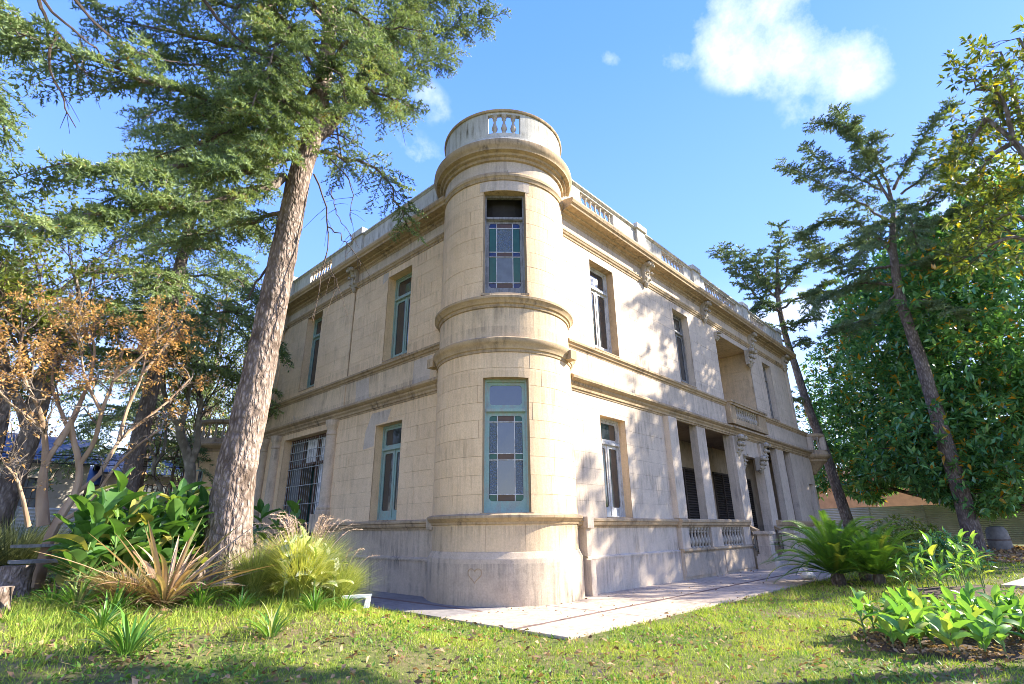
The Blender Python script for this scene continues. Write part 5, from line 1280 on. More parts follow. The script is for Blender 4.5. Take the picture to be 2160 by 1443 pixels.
# cedars further back on the left
def conifer(name, label, base, ztop, z0, n, lfun, mt, dens, size, seed, tr=0.30, sec=1.1, group=None, rise=0.15, sag=0.4, kb=3, az0=0, az1=360, trunk=None, limbs=None, bare=0.03):
    o = tree(name, label, (base[0], base[1], ground_z(base[0], base[1])), group)
    z = o.location.z
    trunk_mesh(rel(trunk, (base[0], base[1], z)) if trunk else [(0, 0, -0.1), (0.05, 0.02, ztop*0.5), (0.0, 0.0, ztop)], [tr*1.25, tr, tr*0.85, tr*0.6, 0.06], M['bark_grey'], o, n=28)
    f = Leaves(); w = MB()
    ls = random_limbs((0, 0), z0, ztop*0.97, n, lfun, rise, sag, seed, az0, az1) if n else []
    for p in ls: conifer_limb(f, w, p, 0.05, sec, dens, size, 0.12, 0.6, kb, bare, wood_tw=True)
    for l_ in (limbs or []): conifer_limb(f, w, rel(l_[2], (base[0], base[1], z)), l_[0], l_[1]*1.1, dens, size, 0.14, 0.35, kb, 0.0)
    w.obj('branches', M['bark_grey'], o, True)
    c = f.obj('crown', mt, o); print(name, 'tris', len(c.data.polygons)); return o
conifer('cedar_tree', 'dense dark cedar with a straight trunk behind the rust leaved tree', (-4.5, 13.3), 19.5, 6.2, 34, lambda t: 4.6-2.6*t, M['needle'], 1.45, 1.6, 21, 0.25, 1.5, 'cedars behind the house')
conifer('cedar_tree', 'broad cedar with yellowish sprays reaching in at the left edge', (-12.6, 12.0), 17.5, 6.5, 30, lambda t: 5.0-3.0*t, M['needle'], 1.45, 1.6, 31, 0.28, 1.5, 'cedars behind the house')
conifer('cedar_tree', 'pale sage green cedar showing low between the dark trunks', (-2.6, 21.5), 13.5, 4.2, 22, lambda t: 4.4-2.8*t, M['needle_sage'], 1.35, 1.9, 41, 0.26, 1.6, 'cedars behind the house')
conifer('pine_tree', 'tall leaning conifer with forked open crown in front of the fig tree', (PINE_TRUNK[0][0], PINE_TRUNK[0][1]), 0, 0, 0, None, M['needle_blue'], 1.9, 1.75, 51, 0.32, 1.5, None, trunk=[(PINE_TRUNK[0][0], PINE_TRUNK[0][1], 0.2)]+PINE_TRUNK, limbs=PINE_LIMBS, kb=3)
conifer('pine_tree', 'slim conifer with drooping top rising behind the right end of the mansion', (PINE2_TRUNK[0][0], PINE2_TRUNK[0][1]), 0, 0, 0, None, M['needle_blue'], 1.8, 2.3, 61, 0.27, 1.9, None, trunk=[(PINE2_TRUNK[0][0], PINE2_TRUNK[0][1], 0.2)]+PINE2_TRUNK, limbs=PINE2_LIMBS, kb=4)

# broad-leaved helpers
def twig_out(w, tips, start, d, L, r, depth, spread=0.6, up=0.15, kids=3):
    """a branching twig system; ends are collected in tips"""
    d = d/np.linalg.norm(d); m_ = start+d*L*0.5+rng.normal(scale=0.06*L, size=3); e = start+d*L+rng.normal(scale=0.05*L, size=3)
    w.tube([start, m_, e], [r, r*0.8, r*0.6], 4 if r > 0.01 else 3, False)
    if depth == 0: tips.append((e, d)); tips.append((m_, d)); return
    for k in range(kids):
        nd_ = d+rng.normal(scale=spread, size=3); nd_[2] += up
        twig_out(w, tips, e if k else m_, nd_, L*rng.uniform(0.6, 0.85), r*0.6, depth-1, spread, up, kids)
def whorls(F, P, D, k, L, Wd, tone=0.5, tw=0.25, spread=1.0):
    """rosettes of leaves at twig ends"""
    n = len(P); i = np.repeat(np.arange(n), k)
    d = nrmz(D[i]*0.45+rng.normal(scale=spread, size=(n*k, 3)))
    N = nrmz(np.array([[0, 0, 1.0]])+rng.normal(scale=0.35, size=(n*k, 3)))
    base = rng.uniform(0, 1, n)*tw+tone-tw/2
    F.leaves(P[i]+d*0.03, d, N, L*rng.uniform(0.7, 1.2, n*k), Wd*rng.uniform(0.8, 1.15, n*k), np.clip(base[i]+rng.normal(scale=0.2, size=n*k), 0, 1.0))

# rust-leaved multi-stem tree
O = (MYRTLE[0][1][0][0], MYRTLE[0][1][0][1]); O = (O[0], O[1], ground_z(*O)-0.1)
my = tree('crape_myrtle', 'multi-stemmed pale barked tree with a thin veil of rust orange leaves', O)
tips = []; F = Leaves(); tw = MB()
for r0, pts in MYRTLE:
    p2 = rel(pts, O)
    if pts[0][2] < 1.6: p2 = [(p2[0][0], p2[0][1], 0.0)]+p2
    P = resample(p2, 14); q = MB(); q.tube(P, np.linspace(r0*0.62, r0*0.24, len(P)), 9, True, 0.12); q.obj('stem', M['bark_pale'], my, True)
    if r0 < 0.095:
        Q, D, L = along(P, np.array([0.35, 0.55, 0.75, 0.9, 1.0]))
        for a, d in zip(Q, D): twig_out(tw, tips, a, d+rng.normal(scale=0.5, size=3)+np.array([0, 0, 0.30]), 0.36, r0*0.30, 5, 0.66, 0.0, 2)
tw.obj('twigs', M['bark_grey'], my)
TP = np.array([t[0] for t in tips]); TD = np.array([t[1] for t in tips]); hi = TP[:, 2] > 3.1
ns = int(hi.sum()); ix = np.where(hi)[0][rng.permutation(ns)[:int(ns*0.6)]]
whorls(F, TP[ix], TD[ix], 4, 0.062, 0.032, 0.55, 0.5, 0.9)
lo_ = np.where(~hi)[0]; lo_ = lo_[rng.permutation(len(lo_))[:len(lo_)//8]]
whorls(F, TP[lo_], TD[lo_], 2, 0.07, 0.035, 0.4, 0.4, 0.9)
F.obj('crown', M['rust_leaf'], my)

def bare_tree(name, label, data, mt, leaf, lsize, kids, depth, frac, group=None, L0=0.9, kk=4):
    O = (data[0][1][0][0], data[0][1][0][1]); O = (O[0], O[1], ground_z(*O)-0.1)
    o = tree(name, label, O, group); tips = []; tw = MB()
    for i, (r0, pts) in enumerate(data):
        p2 = rel(pts, O)
        if i == 0: p2 = [(p2[0][0], p2[0][1], 0.0)]+p2
        P = resample(p2, 14); q = MB(); q.tube(P, np.linspace(r0, r0*0.6, len(P)), 9, True, 0.14); q.obj('trunk' if i == 0 else 'branch', mt, o, True)
        if i > 0 or len(data) < 3:
            Q, D, L = along(P, np.array([0.4, 0.65, 0.85, 1.0]))
            for a, d in zip(Q, D): twig_out(tw, tips, a, d+rng.normal(scale=0.5, size=3)+np.array([0, 0, 0.3]), L0, r0*0.35, depth, 0.6, 0.12, kids)
    tw.obj('twigs', M['twig'], o)
    TP = np.array([t[0] for t in tips]); TD = np.array([t[1] for t in tips]); ix = rng.permutation(len(TP))[:int(len(TP)*frac)]
    F = Leaves(); whorls(F, TP[ix], TD[ix], kk, lsize, lsize*0.5, 0.5, 0.5, 0.9); F.obj('crown', leaf, o); return o
bare_tree('plane_tree', 'mottled forked trunk standing just left of the round bay', PLANE, M['bark_mottled'], M['green_leaf'], 0.16, 3, 4, 0.8, 'bare trees behind the house', 1.2)
bare_tree('thin_tree', 'thin twisted pale tree left of the mottled forked one', THIN, M['bark_mottled'], M['green_leaf'], 0.12, 2, 4, 0.25, 'bare trees behind the house', 0.8)
bare_tree('leaning_tree', 'dark leaning tree with sparse leaves at the left edge of the garden', LEFTTREE, M['bark_grey'], M['green_leaf'], 0.15, 3, 4, 0.55, None, 1.1)

# slender leafy trees between the cedars and the wall
def leafy(name, label, base, h, rx, n, leaf, lsize, tr, z0, seed, group=None, k=6, bk='bark_grey', holes=0.35):
    r = np.random.default_rng(seed); z = ground_z(*base[:2]); o = tree(name, label, (base[0], base[1], z), group)
    b = MB(); P = resample([(0, 0, -0.1), (r.uniform(-.3, .3), r.uniform(-.3, .3), h*0.45), (r.uniform(-.5, .5), r.uniform(-.5, .5), h*0.92)], 14)
    b.tube(P, np.linspace(tr, tr*0.3, len(P)), 8, True, 0.1)
    cl = []
    for i in range(n):
        t = r.uniform(0, 1)**0.8; zz = z0+(h-z0)*t; a = r.uniform(0, 2*PI); rad = rx*math.sin(PI*min(1, 0.18+0.80*t))*r.uniform(0.35, 1)
        c = np.array([math.cos(a)*rad, math.sin(a)*rad, zz]); cl.append(c)
        if i % 3 == 0:
            Q, _, _ = along(P, np.array([max(0.1, (zz/h)*0.8-0.12)])); b.tube([Q[0], Q[0]*0.4+c*0.6+[0, 0, 0.2], c], [tr*0.28, tr*0.14, tr*0.05], 4, False)
    b.obj('trunk', M[bk], o, True)
    cl = np.array(cl); m_ = 26; i = np.repeat(np.arange(n), m_); pp = cl[i]+rng.normal(scale=(h-z0)*0.045+0.12, size=(n*m_, 3))
    F = Leaves(); tone = rng.uniform(0.2, 0.8, n)[i]
    d = nrmz(rng.normal(size=pp.shape)+np.array([[0, 0, -0.1]])); N = nrmz(np.array([[0, 0, 1.0]])+rng.normal(scale=0.5, size=pp.shape))
    F.leaves(pp, d, N, lsize*rng.uniform(0.7, 1.2, len(pp)), lsize*0.5, np.clip(tone+rng.normal(scale=0.2, size=len(pp)), 0, 1))
    F.obj('crown', M[leaf], o); return o
leafy('leafy_tree', 'slender yellow green tree beside the far corner of the left wall', (-0.4, 21.5), 15.0, 3.2, 150, 'green_leaf', 0.17, 0.16, 4.5, 5, 'leafy trees behind the bay')
leafy('leafy_tree', 'yellow green tree rising above the balustrade of the round bay', (2.4, 25.0), 14.0, 3.6, 150, 'green_leaf', 0.19, 0.18, 5.0, 6, 'leafy trees behind the bay')
leafy('leafy_tree', 'dark leafy tree closing the gap behind the rust leaved tree', (-9.5, 19.0), 10.5, 3.8, 150, 'green_leaf', 0.17, 0.18, 3.4, 7, 'leafy trees behind the bay')

# the great fig tree on the right
FO = (30.5, -9.5); FZ = ground_z(*FO)
fig = tree('fig_tree', 'massive glossy dark green fig tree filling the right side behind the conifer', (FO[0], FO[1], FZ))
b = MB()
for k, (a, l_) in enumerate(((0, 0.4), (140, 0.7), (250, 0.6))):
    c, s_ = math.cos(R(a)), math.sin(R(a)); b.tube(resample([(c*0.2, s_*0.2, -0.1), (c*l_, s_*l_, 2.5), (c*l_*2.5, s_*l_*2.5, 6.5)], 10), np.linspace(0.42, 0.2, 10), 9, True, 0.12)
for (c, rx, rz) in FIG_LOBES:
    c = np.array(c)-np.array([FO[0], FO[1], FZ]); b.tube(resample([(0, 0, 2.0), tuple(c*np.array([0.5, 0.5, 0.6])), tuple(c)], 10), np.linspace(0.24, 0.06, 10), 7, True, 0.1)
b.obj('trunk', M['bark_grey'], fig, True)
F = Leaves(); tw = MB()
for (c, rx, rz) in FIG_LOBES:
    c = np.array(c)-np.array([FO[0], FO[1], FZ]); n = int(50*(rx*rx+rx*rz))
    n = min(n, 3400)
    d = nrmz(rng.normal(size=(n, 3)))
    lump = 1+0.16*np.sin(d[:, 0]*5.1+c[0])*np.cos(d[:, 2]*6.3+c[1])+0.10*np.sin(d[:, 1]*11+c[2])
    rad = (rng.uniform(0.35, 1.0, n)**0.45)*lump
    P = c+d*np.array([rx, rx, rz])*rad[:, None]
    wy_ = P[:, 1]+FO[1]
    keep = (P[:, 2] > 3.1+0.5*np.sin(wy_*1.7)-2.0*np.exp(-((wy_+6.6)/1.3)**2))
    # dark hollows between the leaf masses
    hol = np.sin(P[:, 0]*1.3+1)*np.sin(P[:, 1]*1.5)*np.sin(P[:, 2]*1.25+2)
    keep &= hol < 0.42+0.2*rng.uniform(size=n)
    P, d = P[keep], d[keep]
    ix = np.arange(len(P)); whorls(F, P, nrmz(d+np.array([[0, 0, 0.25]])), 6, 0.42, 0.16, 0.45, 0.8, 0.75)
    for j in range(0, len(P), 14): tw.tube([P[j]-d[j]*0.9, P[j]-d[j]*0.4+np.array([0, 0, -.05]), P[j]], [0.03, 0.018, 0.01], 3, False)
tw.obj('twigs', M['twig'], fig)
o = F.obj('crown', M['fig_leaf'], fig); print('fig tris', len(o.data.polygons))

# olive-yellow broad-leaved tree whose fringe hangs in at the upper right
MO = (10.2, -15.0); MZ = ground_z(*MO)
mag = tree('evergreen_magnolia', 'olive and yellow leaved branches reaching in at the upper right corner', (MO[0], MO[1], MZ))
MOz = (MO[0], MO[1], MZ)
b = MB(); b.tube(resample([(0, 0, -0.1), (0.1, 0, 4.0), (-0.3, 0.2, 9.5)], 12), np.linspace(0.36, 0.12, 12), 10, True, 0.1); b.obj('trunk', M['bark_grey'], mag, True)
tips = []; tw = MB(); b = MB()
for i, (r0, pts) in enumerate(MAG_LIMBS):
    P = resample(rel(pts, MOz), 12); b.tube(P, np.linspace(r0, r0*0.3, len(P)), 6, True)
    if i in (0, 6, 7): b.tube(resample([(0.0, 0, 3.6), tuple(P[0]*0.5+np.array([0, 0, 2.2])), tuple(P[0])], 8), np.linspace(r0*1.6, r0, 8), 6, True)
    Q, D, L = along(P, np.linspace(0.25, 1, 7))
    for a, d in zip(Q, D): twig_out(tw, tips, a, d+rng.normal(scale=0.5, size=3), 0.34, 0.012, 2, 0.6, 0.05, 3)
r = np.random.default_rng(77)
for i in range(11):
    a = R(r.uniform(0, 360)); L = r.uniform(2.5, 4.6); z = r.uniform(5.2, 10.5); e = np.array([math.cos(a)*L, math.sin(a)*L, z+r.uniform(-0.8, 1.0)])
    wx, wy = e[0]+MO[0], e[1]+MO[1]
    if math.degrees(math.atan2(wy+8.305, wx+8.76)) > -14: continue
    P = resample([(0, 0, z*0.7), tuple(e*np.array([0.5, 0.5, 0.95])), tuple(e)], 8); b.tube(P, np.linspace(0.07, 0.02, len(P)), 5, True)
    Q, D, L = along(P, np.linspace(0.4, 1, 5))
    for a_, d in zip(Q, D): twig_out(tw, tips, a_, d+rng.normal(scale=0.6, size=3), 0.55, 0.014, 2, 0.6, 0.05, 3)
b.obj('branches', M['bark_grey'], mag, True); tw.obj('twigs', M['twig'], mag)
TP = np.array([t[0] for t in tips]); TD = np.array([t[1] for t in tips])
ix = rng.permutation(len(TP))[:int(len(TP)*0.62)]; TP, TD = TP[ix], TD[ix]
F = Leaves(); whorls(F, TP, TD, 5, 0.14, 0.06, 0.5, 0.7, 0.8); o = F.obj('crown', M['mag_leaf'], mag); print('mag tris', len(o.data.polygons))

# ------------------------------------------------------------------ planting
def obj_leaf_mat(name, a, b, c=None, rough=0.4, trans=0.35, spec=0.45, stripe=None):
    """leaf colour chosen per leaf object, with a paler midrib running along local X"""
    m, nt, bs, out = new_mat(name)
    oi = nt.nodes.new('ShaderNodeObjectInfo')
    st = [(0.0, a), (0.8, b)]
    if c: st.append((0.93, c))
    col = ramp(nt, oi.outputs['Random'], st)
    tcn = nt.nodes.new('ShaderNodeTexCoord')
    if stripe:
        w = nt.nodes.new('ShaderNodeTexNoise'); w.inputs['Scale'].default_value = 5; w.inputs['Detail'].default_value = 3
        mp = nt.nodes.new('ShaderNodeMapping'); mp.inputs['Scale'].default_value = (0.7, 3.5, 1); nt.links.new(tcn.outputs['Object'], mp.inputs[0]); nt.links.new(mp.outputs[0], w.inputs['Vector'])
        col = mix(nt, ramp(nt, w.outputs['Fac'], [(0.44, (0, 0, 0)), (0.50, (1, 1, 1))]), col, stripe)
    v = noise(nt, coords(nt), 6, 5)
    col = mix(nt, 1.0, col, ramp(nt, v, [(0.3, (0.75, 0.78, 0.75)), (0.7, (1.15, 1.12, 1.05))]), 'MULTIPLY')
    nt.links.new(col, bs.inputs['Base Color']); bs.inputs['Roughness'].default_value = rough; bs.inputs['Specular IOR Level'].default_value = spec
    tr = nt.nodes.new('ShaderNodeBsdfTranslucent'); nt.links.new(mix(nt, 1.0, col, (1.3, 1.3, 0.55), 'MULTIPLY'), tr.inputs['Color'])
    mx = nt.nodes.new('ShaderNodeMixShader'); mx.inputs[0].default_value = trans
    nt.links.new(bs.outputs[0], mx.inputs[1]); nt.links.new(tr.outputs[0], mx.inputs[2]); nt.links.new(mx.outputs[0], out.inputs[0])
    return m
M['canna'] = obj_leaf_mat('canna_leaf', (0.045, 0.13, 0.03), (0.15, 0.29, 0.065), (0.32, 0.30, 0.08))
M['canna_bright'] = obj_leaf_mat('bright_canna_leaf', (0.11, 0.27, 0.06), (0.24, 0.42, 0.085), (0.40, 0.45, 0.10))
M['canna_pale'] = obj_leaf_mat('striped_canna_leaf', (0.12, 0.24, 0.07), (0.30, 0.42, 0.12), None, 0.4, 0.35, 0.45, (0.66, 0.66, 0.48))
M['flax'] = obj_leaf_mat('bronze_flax_leaf', (0.30, 0.17, 0.10), (0.56, 0.40, 0.26), (0.13, 0.20, 0.06), 0.5, 0.2)
M['strap'] = obj_leaf_mat('strap_leaf', (0.05, 0.16, 0.025), (0.16, 0.33, 0.05), (0.42, 0.44, 0.16), 0.35, 0.3)
M['cycad'] = obj_leaf_mat('cycad_frond', (0.06, 0.15, 0.03), (0.22, 0.40, 0.05), (0.34, 0.36, 0.05), 0.35, 0.25)
M['stalk'] = plain('green_stalk', (0.14, 0.22, 0.06), 0.6, 0.3)
M['soil'] = plain('dark_bed_soil', (0.075, 0.048, 0.03), 1.0, 0.5, 12, bmp=0.8)

def paddle(L, Wd, curl, n=7, cup=0.25, tipdrop=0.0, name='leaf', mt=None, nw=2, wave=0.0):
    """a broad leaf along +X, arching by curl radians, cupped across, pointed at both ends"""
    b = MB(); a = 0.0; x = z = 0.0; pts = []
    for i in range(n+1):
        t = i/n; pts.append((x, z, a)); st = L/n; a_ = curl*(t-0.15); x += math.cos(a_)*st; z -= math.sin(a_)*st; a = a_
    for i, (x, z, a) in enumerate(pts):
        t = i/n; w = Wd*0.5*(math.sin(PI*min(1, t*0.93+0.07))**0.75)*(1.0 if t < 0.97 else 0.15)
        for k in range(-nw, nw+1):
            f = k/nw; lift = cup*w*abs(f)**1.3+wave*w*math.sin(i*2.2+k*1.5)*abs(f)
            b.v.append((x+lift*math.sin(a), w*f, z+lift*math.cos(a)))
    c = 2*nw+1
    for i in range(n):
        for k in range(2*nw): b.f.append((i*c+k, i*c+k+1, (i+1)*c+k+1, (i+1)*c+k))
    return b.mesh(name, mt, True)
def eul(az, tilt, roll=0.0):
    """rotation for a leaf whose +X should point at azimuth az, rising by tilt"""
    return (Matrix.Rotation(az, 4, 'Z') @ Matrix.Rotation(-tilt, 4, 'Y') @ Matrix.Rotation(roll, 4, 'X')).to_euler()

def make_canna(h, nl, mt, seed, LL=0.5, WW=0.17, straight=0.5):
    r = random.Random(seed); o = bpy.data.objects.new('canna_plant', None); COL.objects.link(o); o.empty_display_size = 0.1
    q = MB(); lean = (r.uniform(-.1, .1), r.uniform(-.1, .1)); q.tube([(0, 0, -0.05), (lean[0]*0.4*h, lean[1]*0.4*h, h*0.45), (lean[0]*h, lean[1]*h, h*0.92)], [0.013, 0.011, 0.006], 6)
    q.obj('stalk', M['stalk'], o)
    vs = [paddle(LL*s_, WW*s2, c, 6, 0.45, name='leaf', mt=M[mt], wave=0.12) for s_, s2, c in ((1, 1, 0.9), (0.85, 1.15, 0.5), (0.9, 0.8, 1.5))]
    az = r.uniform(0, 6.28)
    for i in range(nl):
        t = 0.25+0.75*(i+0.5)/nl; z = h*t*0.92; az += 2.4+r.uniform(-.4, .4)
        l_ = link('leaf', vs[r.randrange(3)], o, (lean[0]*z, lean[1]*z, z)); l_.rotation_euler = eul(az, r.uniform(0.35, 0.75)+straight*t, r.uniform(-.5, .5)); k = r.uniform(0.75, 1.1); l_.scale = (k, k, k)
    l_ = link('leaf', vs[1], o, (lean[0]*h*0.9, lean[1]*h*0.9, h*0.88)); l_.rotation_euler = eul(az+1, 1.25, 1.0); l_.scale = (0.8, 0.6, 0.8)
    return o
def scatter_canna(protos, spots, label, group, sc=(0.85, 1.15)):
    placed = []
    for i, (x, y) in enumerate(spots):
        src = protos[i % len(protos)]
        if src.get('used'): o = copy_thing(src, (x, y, ground_z(x, y)), random.uniform(0, 6.28), random.uniform(*sc))
        else: o = src; o.location = (x, y, ground_z(x, y)); o.rotation_euler = (0, 0, random.uniform(0, 6.28)); o['used'] = 1
        o['label'] = label; o['category'] = 'canna'; o['group'] = group; placed.append(o)
    # say where in its bed each plant stands: depth from the lawn corner first, then side, then height
    dist = sorted(math.hypot(o.location.x+8.76, o.location.y+8.3) for o in placed); brg = sorted(math.atan2(o.location.y+8.3, o.location.x+8.76) for o in placed); n = len(placed)
    if n > 6:
        for o in placed:
            d_ = math.hypot(o.location.x+8.76, o.location.y+8.3); a_ = math.atan2(o.location.y+8.3, o.location.x+8.76)
            row = ('front', 'middle', 'back')[min(2, dist.index(d_)*3//n)]; sd_ = ('right end', 'right half', 'centre', 'left half', 'left end')[min(4, brg.index(a_)*5//n)]
            tall = 'taller' if o.scale.z > sum(sc)/2 else 'shorter'
            o['label'] = tall+' '+label+', '+row+' row, '+sd_
    else:
        for k, o in enumerate(sorted(placed, key=lambda q_: -math.atan2(q_.location.y+8.3, q_.location.x+8.76))): o['label'] = ('leftmost', 'second from left', 'middle', 'second from right', 'rightmost')[k]+' '+label
def poly_spots(n, fn, seed, mind=0.2):
    r = random.Random(seed); out = []; k = 0
    while len(out) < n and k < 6000:
        k += 1; p = fn(r)
        if all((p[0]-a)**2+(p[1]-b)**2 > mind*mind for a, b in out): out.append(p)
    return out
def soil_bed(cx, cy, rx, ry, name='soil_bed', rot=0.0):
    b = MB(); n = 28; rings = ((1.0, -0.03), (0.92, 0.02), (0.6, 0.05), (0.0, 0.06))
    for k, (s_, dz) in enumerate(rings):
        for i in range(n):
            a = 2*PI*i/n; w = 1+0.10*math.sin(3*a+cx)+0.07*math.sin(7*a); X = rx*s_*w*math.cos(a); Y = ry*s_*w*math.sin(a)
            x, y = cx+X*math.cos(rot)-Y*math.sin(rot), cy+X*math.sin(rot)+Y*math.cos(rot); b.v.append((x, y, ground_z(x, y)+dz-0.01))
    for k in range(3):
        for i in range(n): b.f.append((k*n+i, k*n+(i+1) % n, (k+1)*n+(i+1) % n, (k+1)*n+i))
    o = b.obj(name, M['soil'], None, True); tag(o, kind='structure'); return o

# right front bed
soil_bed(1.5, -7.2, 1.6, 0.85, rot=-0.45)
pr = [make_canna(h_, n_, 'canna_bright', sd, 0.38, 0.16, 0.30) for h_, n_, sd in ((0.30, 4, 1), (0.38, 4, 2), (0.24, 4, 3), (0.46, 5, 4))]
def f_bed(r):
    a, q_ = r.uniform(0, 6.28), math.sqrt(r.uniform(0, 1)); X, Y = 1.6*q_*math.cos(a), 0.85*q_*math.sin(a); c, s_ = math.cos(-0.45), math.sin(-0.45)
    return (1.5+X*c-Y*s_, -7.2+X*s_+Y*c)
scatter_canna(pr, poly_spots(54, f_bed, 5, 0.15), 'bright green canna in the lower right bed', 'cannas in the lower right bed')
soil_bed(7.3, -6.5, 1.5, 0.7, rot=-0.5)
pr = [make_canna(h_, n_, 'canna_bright', sd, 0.42, 0.13, 0.5) for h_, n_, sd in ((0.85, 4, 11), (0.7, 3, 12), (1.1, 4, 13))]
def f_bed2(r):
    a, q_ = r.uniform(0, 6.28), math.sqrt(r.uniform(0, 1)); X, Y = 1.4*q_*math.cos(a), 0.6*q_*math.sin(a); c, s_ = math.cos(-0.5), math.sin(-0.5)
    return (7.3+X*c-Y*s_, -6.5+X*s_+Y*c)
scatter_canna(pr, poly_spots(17, f_bed2, 6, 0.25), 'thin canna shoot in the bed by the path', 'cannas beside the path', (0.8, 1.1))
# the tall canna mass left of the trunk
pr = [make_canna(h_, n_, 'canna', sd, 0.55, 0.20, 0.2) for h_, n_, sd in ((1.35, 8, 21), (1.15, 7, 22), (1.5, 9, 23), (0.9, 6, 24), (0.6, 5, 25))]
def f_left(r):
    t = r.uniform(0, 1); w = r.uniform(-0.55, 0.75)
    return (-7.25+t*2.0, 1.75+t*0.9+w)
scatter_canna(pr, poly_spots(58, f_left, 7, 0.19), 'dark green canna in the thicket left of the cedar', 'cannas in the thicket by the cedar', (0.8, 1.12))
pr = [make_canna(h_, n_, 'canna', sd, 0.5, 0.2, 0.2) for h_, n_, sd in ((1.5, 7, 31), (1.7, 8, 32))]
scatter_canna(pr, [(-3.7, 3.7), (-3.45, 3.4), (-3.95, 4.0), (-3.5, 3.95), (-4.2, 3.9)], 'dark canna between the cedar trunk and the barred door', 'cannas behind the cedar')
# pale striped cannas inside the fountain grass
pr = [make_canna(h_, n_, 'canna_pale', sd, 0.36, 0.19, 0.1) for h_, n_, sd in ((0.95, 6, 41), (0.7, 5, 42), (0.5, 5, 43))]
scatter_canna(pr, [(-4.72, -0.15), (-4.5, -0.28), (-4.35, -0.15), (-4.95, -0.05), (-4.62, -0.38), (-4.25, -0.3), (-5.02, -0.2)], 'cream striped canna before the feathery grass', 'striped cannas in the grass clump', (0.85, 1.1))

# tufts: strap-leaved clumps
strap_v = [paddle(L_, 0.024, c_, 6, 0.3, name='leaf', mt=M['strap'], nw=1) for L_, c_ in ((0.40, 0.9), (0.46, 1.3), (0.36, 0.5))]
def make_tuft(name, n, meshes, tilt, seed, rad=0.05, sc=(0.75, 1.15), yz=1.0):
    r = random.Random(seed); o = bpy.data.objects.new(name, None); COL.objects.link(o); o.empty_display_size = 0.1
    for i in range(n):
        az = i*2.39996+r.uniform(-.3, .3); q_ = math.sqrt((i+0.5)/n)
        l_ = link('leaf', meshes[r.randrange(len(meshes))], o, (math.cos(az)*rad*q_, math.sin(az)*rad*q_, -0.01)); l_.rotation_euler = eul(az, tilt[0]+(tilt[1]-tilt[0])*(1-q_)+r.uniform(-.12, .12), r.uniform(-.3, .3)); k = r.uniform(*sc); l_.scale = (k, k*yz, k)
    return o
tf = [make_tuft('agapanthus', 56, strap_v, (0.55, 1.45), 51, 0.10), make_tuft('agapanthus', 40, strap_v, (0.6, 1.45), 52, 0.07)]
ag = [(-7.04, -1.25, 1.15, 'large strap leaved clump nearest the lower left corner of the lawn'), (-7.12, -0.30, 1.0, 'strap leaved clump just left of and behind the largest one'), (-7.22, 0.75, 1.0, 'dark strap leaved clump at the foot of the canna thicket'),
      (-7.42, 1.15, 0.9, 'leftmost strap leaved clump near the cut stump'), (-6.90, 0.35, 1.0, 'strap leaved clump with cream tips in front of the bronze flax'), (-5.62, -1.35, 1.0, 'lone strap leaved clump standing on the open lawn right of the large one'),
      (-4.72, -0.62, 0.8, 'small upright strap leaved clump below the striped cannas'), (-4.22, -0.58, 0.75, 'small upright strap leaved clump beside the white slab'), (-5.95, 0.20, 0.9, 'strap leaved clump at the foot of the cedar trunk'), (-5.55, -0.15, 0.8, 'low strap leaved clump between the cedar and the grass clump')]
for i, (x, y, k, lab) in enumerate(ag):
    src = tf[i % 2]
    o = src if i < 2 else copy_thing(src, (x, y, 0), 0, 1)
    o.location = (x, y, ground_z(x, y)); o.rotation_euler = (0, 0, i*1.3); o.scale = (k, k, k); tag(o, lab, 'agapanthus', 'strap leaved clumps on the left lawn')
# bronze flax
fx = [paddle(L_, 0.058, c_, 8, 0.35, name='leaf', mt=M['flax'], nw=1) for L_, c_ in ((1.45, 0.35), (1.3, 0.7), (1.15, 0.15), (1.0, 1.0))]
flax = make_tuft('flax_plant', 70, fx, (0.30, 1.45), 61, 0.12, (0.75, 1.2)); flax.location = (-6.28, 0.62, ground_z(-6.28, 0.62))
tag(flax, 'spiky bronze and tan flax fanning out in front of the canna thicket', 'flax')
# cycads
def frond(L, curl, n=40, droop=0.15):
    b = MB(); x = z = 0; P = []
    for i in range(n+1):
        t = i/n; a = curl*(t*t-0.1); P.append((x, z, a)); x += math.cos(a)*L/n; z -= math.sin(a)*L/n
    b.tube([(p[0], 0, p[1]) for p in P[::3]]+[(P[-1][0], 0, P[-1][1])], np.linspace(0.010, 0.003, len(P[::3])+1), 3, False)
    for i in range(3, n+1):
        t = i/n; w = 0.20*math.sin(PI*(0.12+0.82*t))**0.7; px_, pz, a = P[i]
        for s_ in (-1, 1):
            for o_ in (0, 0.5):
                f = 0.011; xx = px_-o_*L/n*math.cos(a); zz = pz+o_*L/n*math.sin(a); k = len(b.v)
                b.v += [(xx-f, 0, zz), (xx+f, 0, zz), (xx+w*0.45+f*0.6, s_*w*0.85, zz+w*0.25-droop*w)]; b.f.append((k, k+1, k+2))
    return b.mesh('frond', M['cycad'])
fr = [frond(1.9, 1.25), frond(1.75, 0.9), frond(1.95, 1.6)]
def make_cycad(n, tilt, seed, h=0.35):
    r = random.Random(seed); o = bpy.data.objects.new('cycad', None); COL.objects.link(o)
    q = MB(); q.lathe([(0.17, -0.05), (0.19, h*0.4), (0.15, h*0.8), (0.05, h)], 12); q.obj('trunk', M['bark_grey'], o)
    for i in range(n):
        az = i*2.39996; q_ = i/n
        l_ = link('frond', fr[r.randrange(3)], o, (math.cos(az)*0.1, math.sin(az)*0.1, h*0.8)); l_.rotation_euler = eul(az+r.uniform(-.2, .2), tilt[1]+(tilt[0]-tilt[1])*q_+r.uniform(-.1, .1), r.uniform(-.2, .2)); k = r.uniform(0.8, 1.1); l_.scale = (k, k, k)
    return o
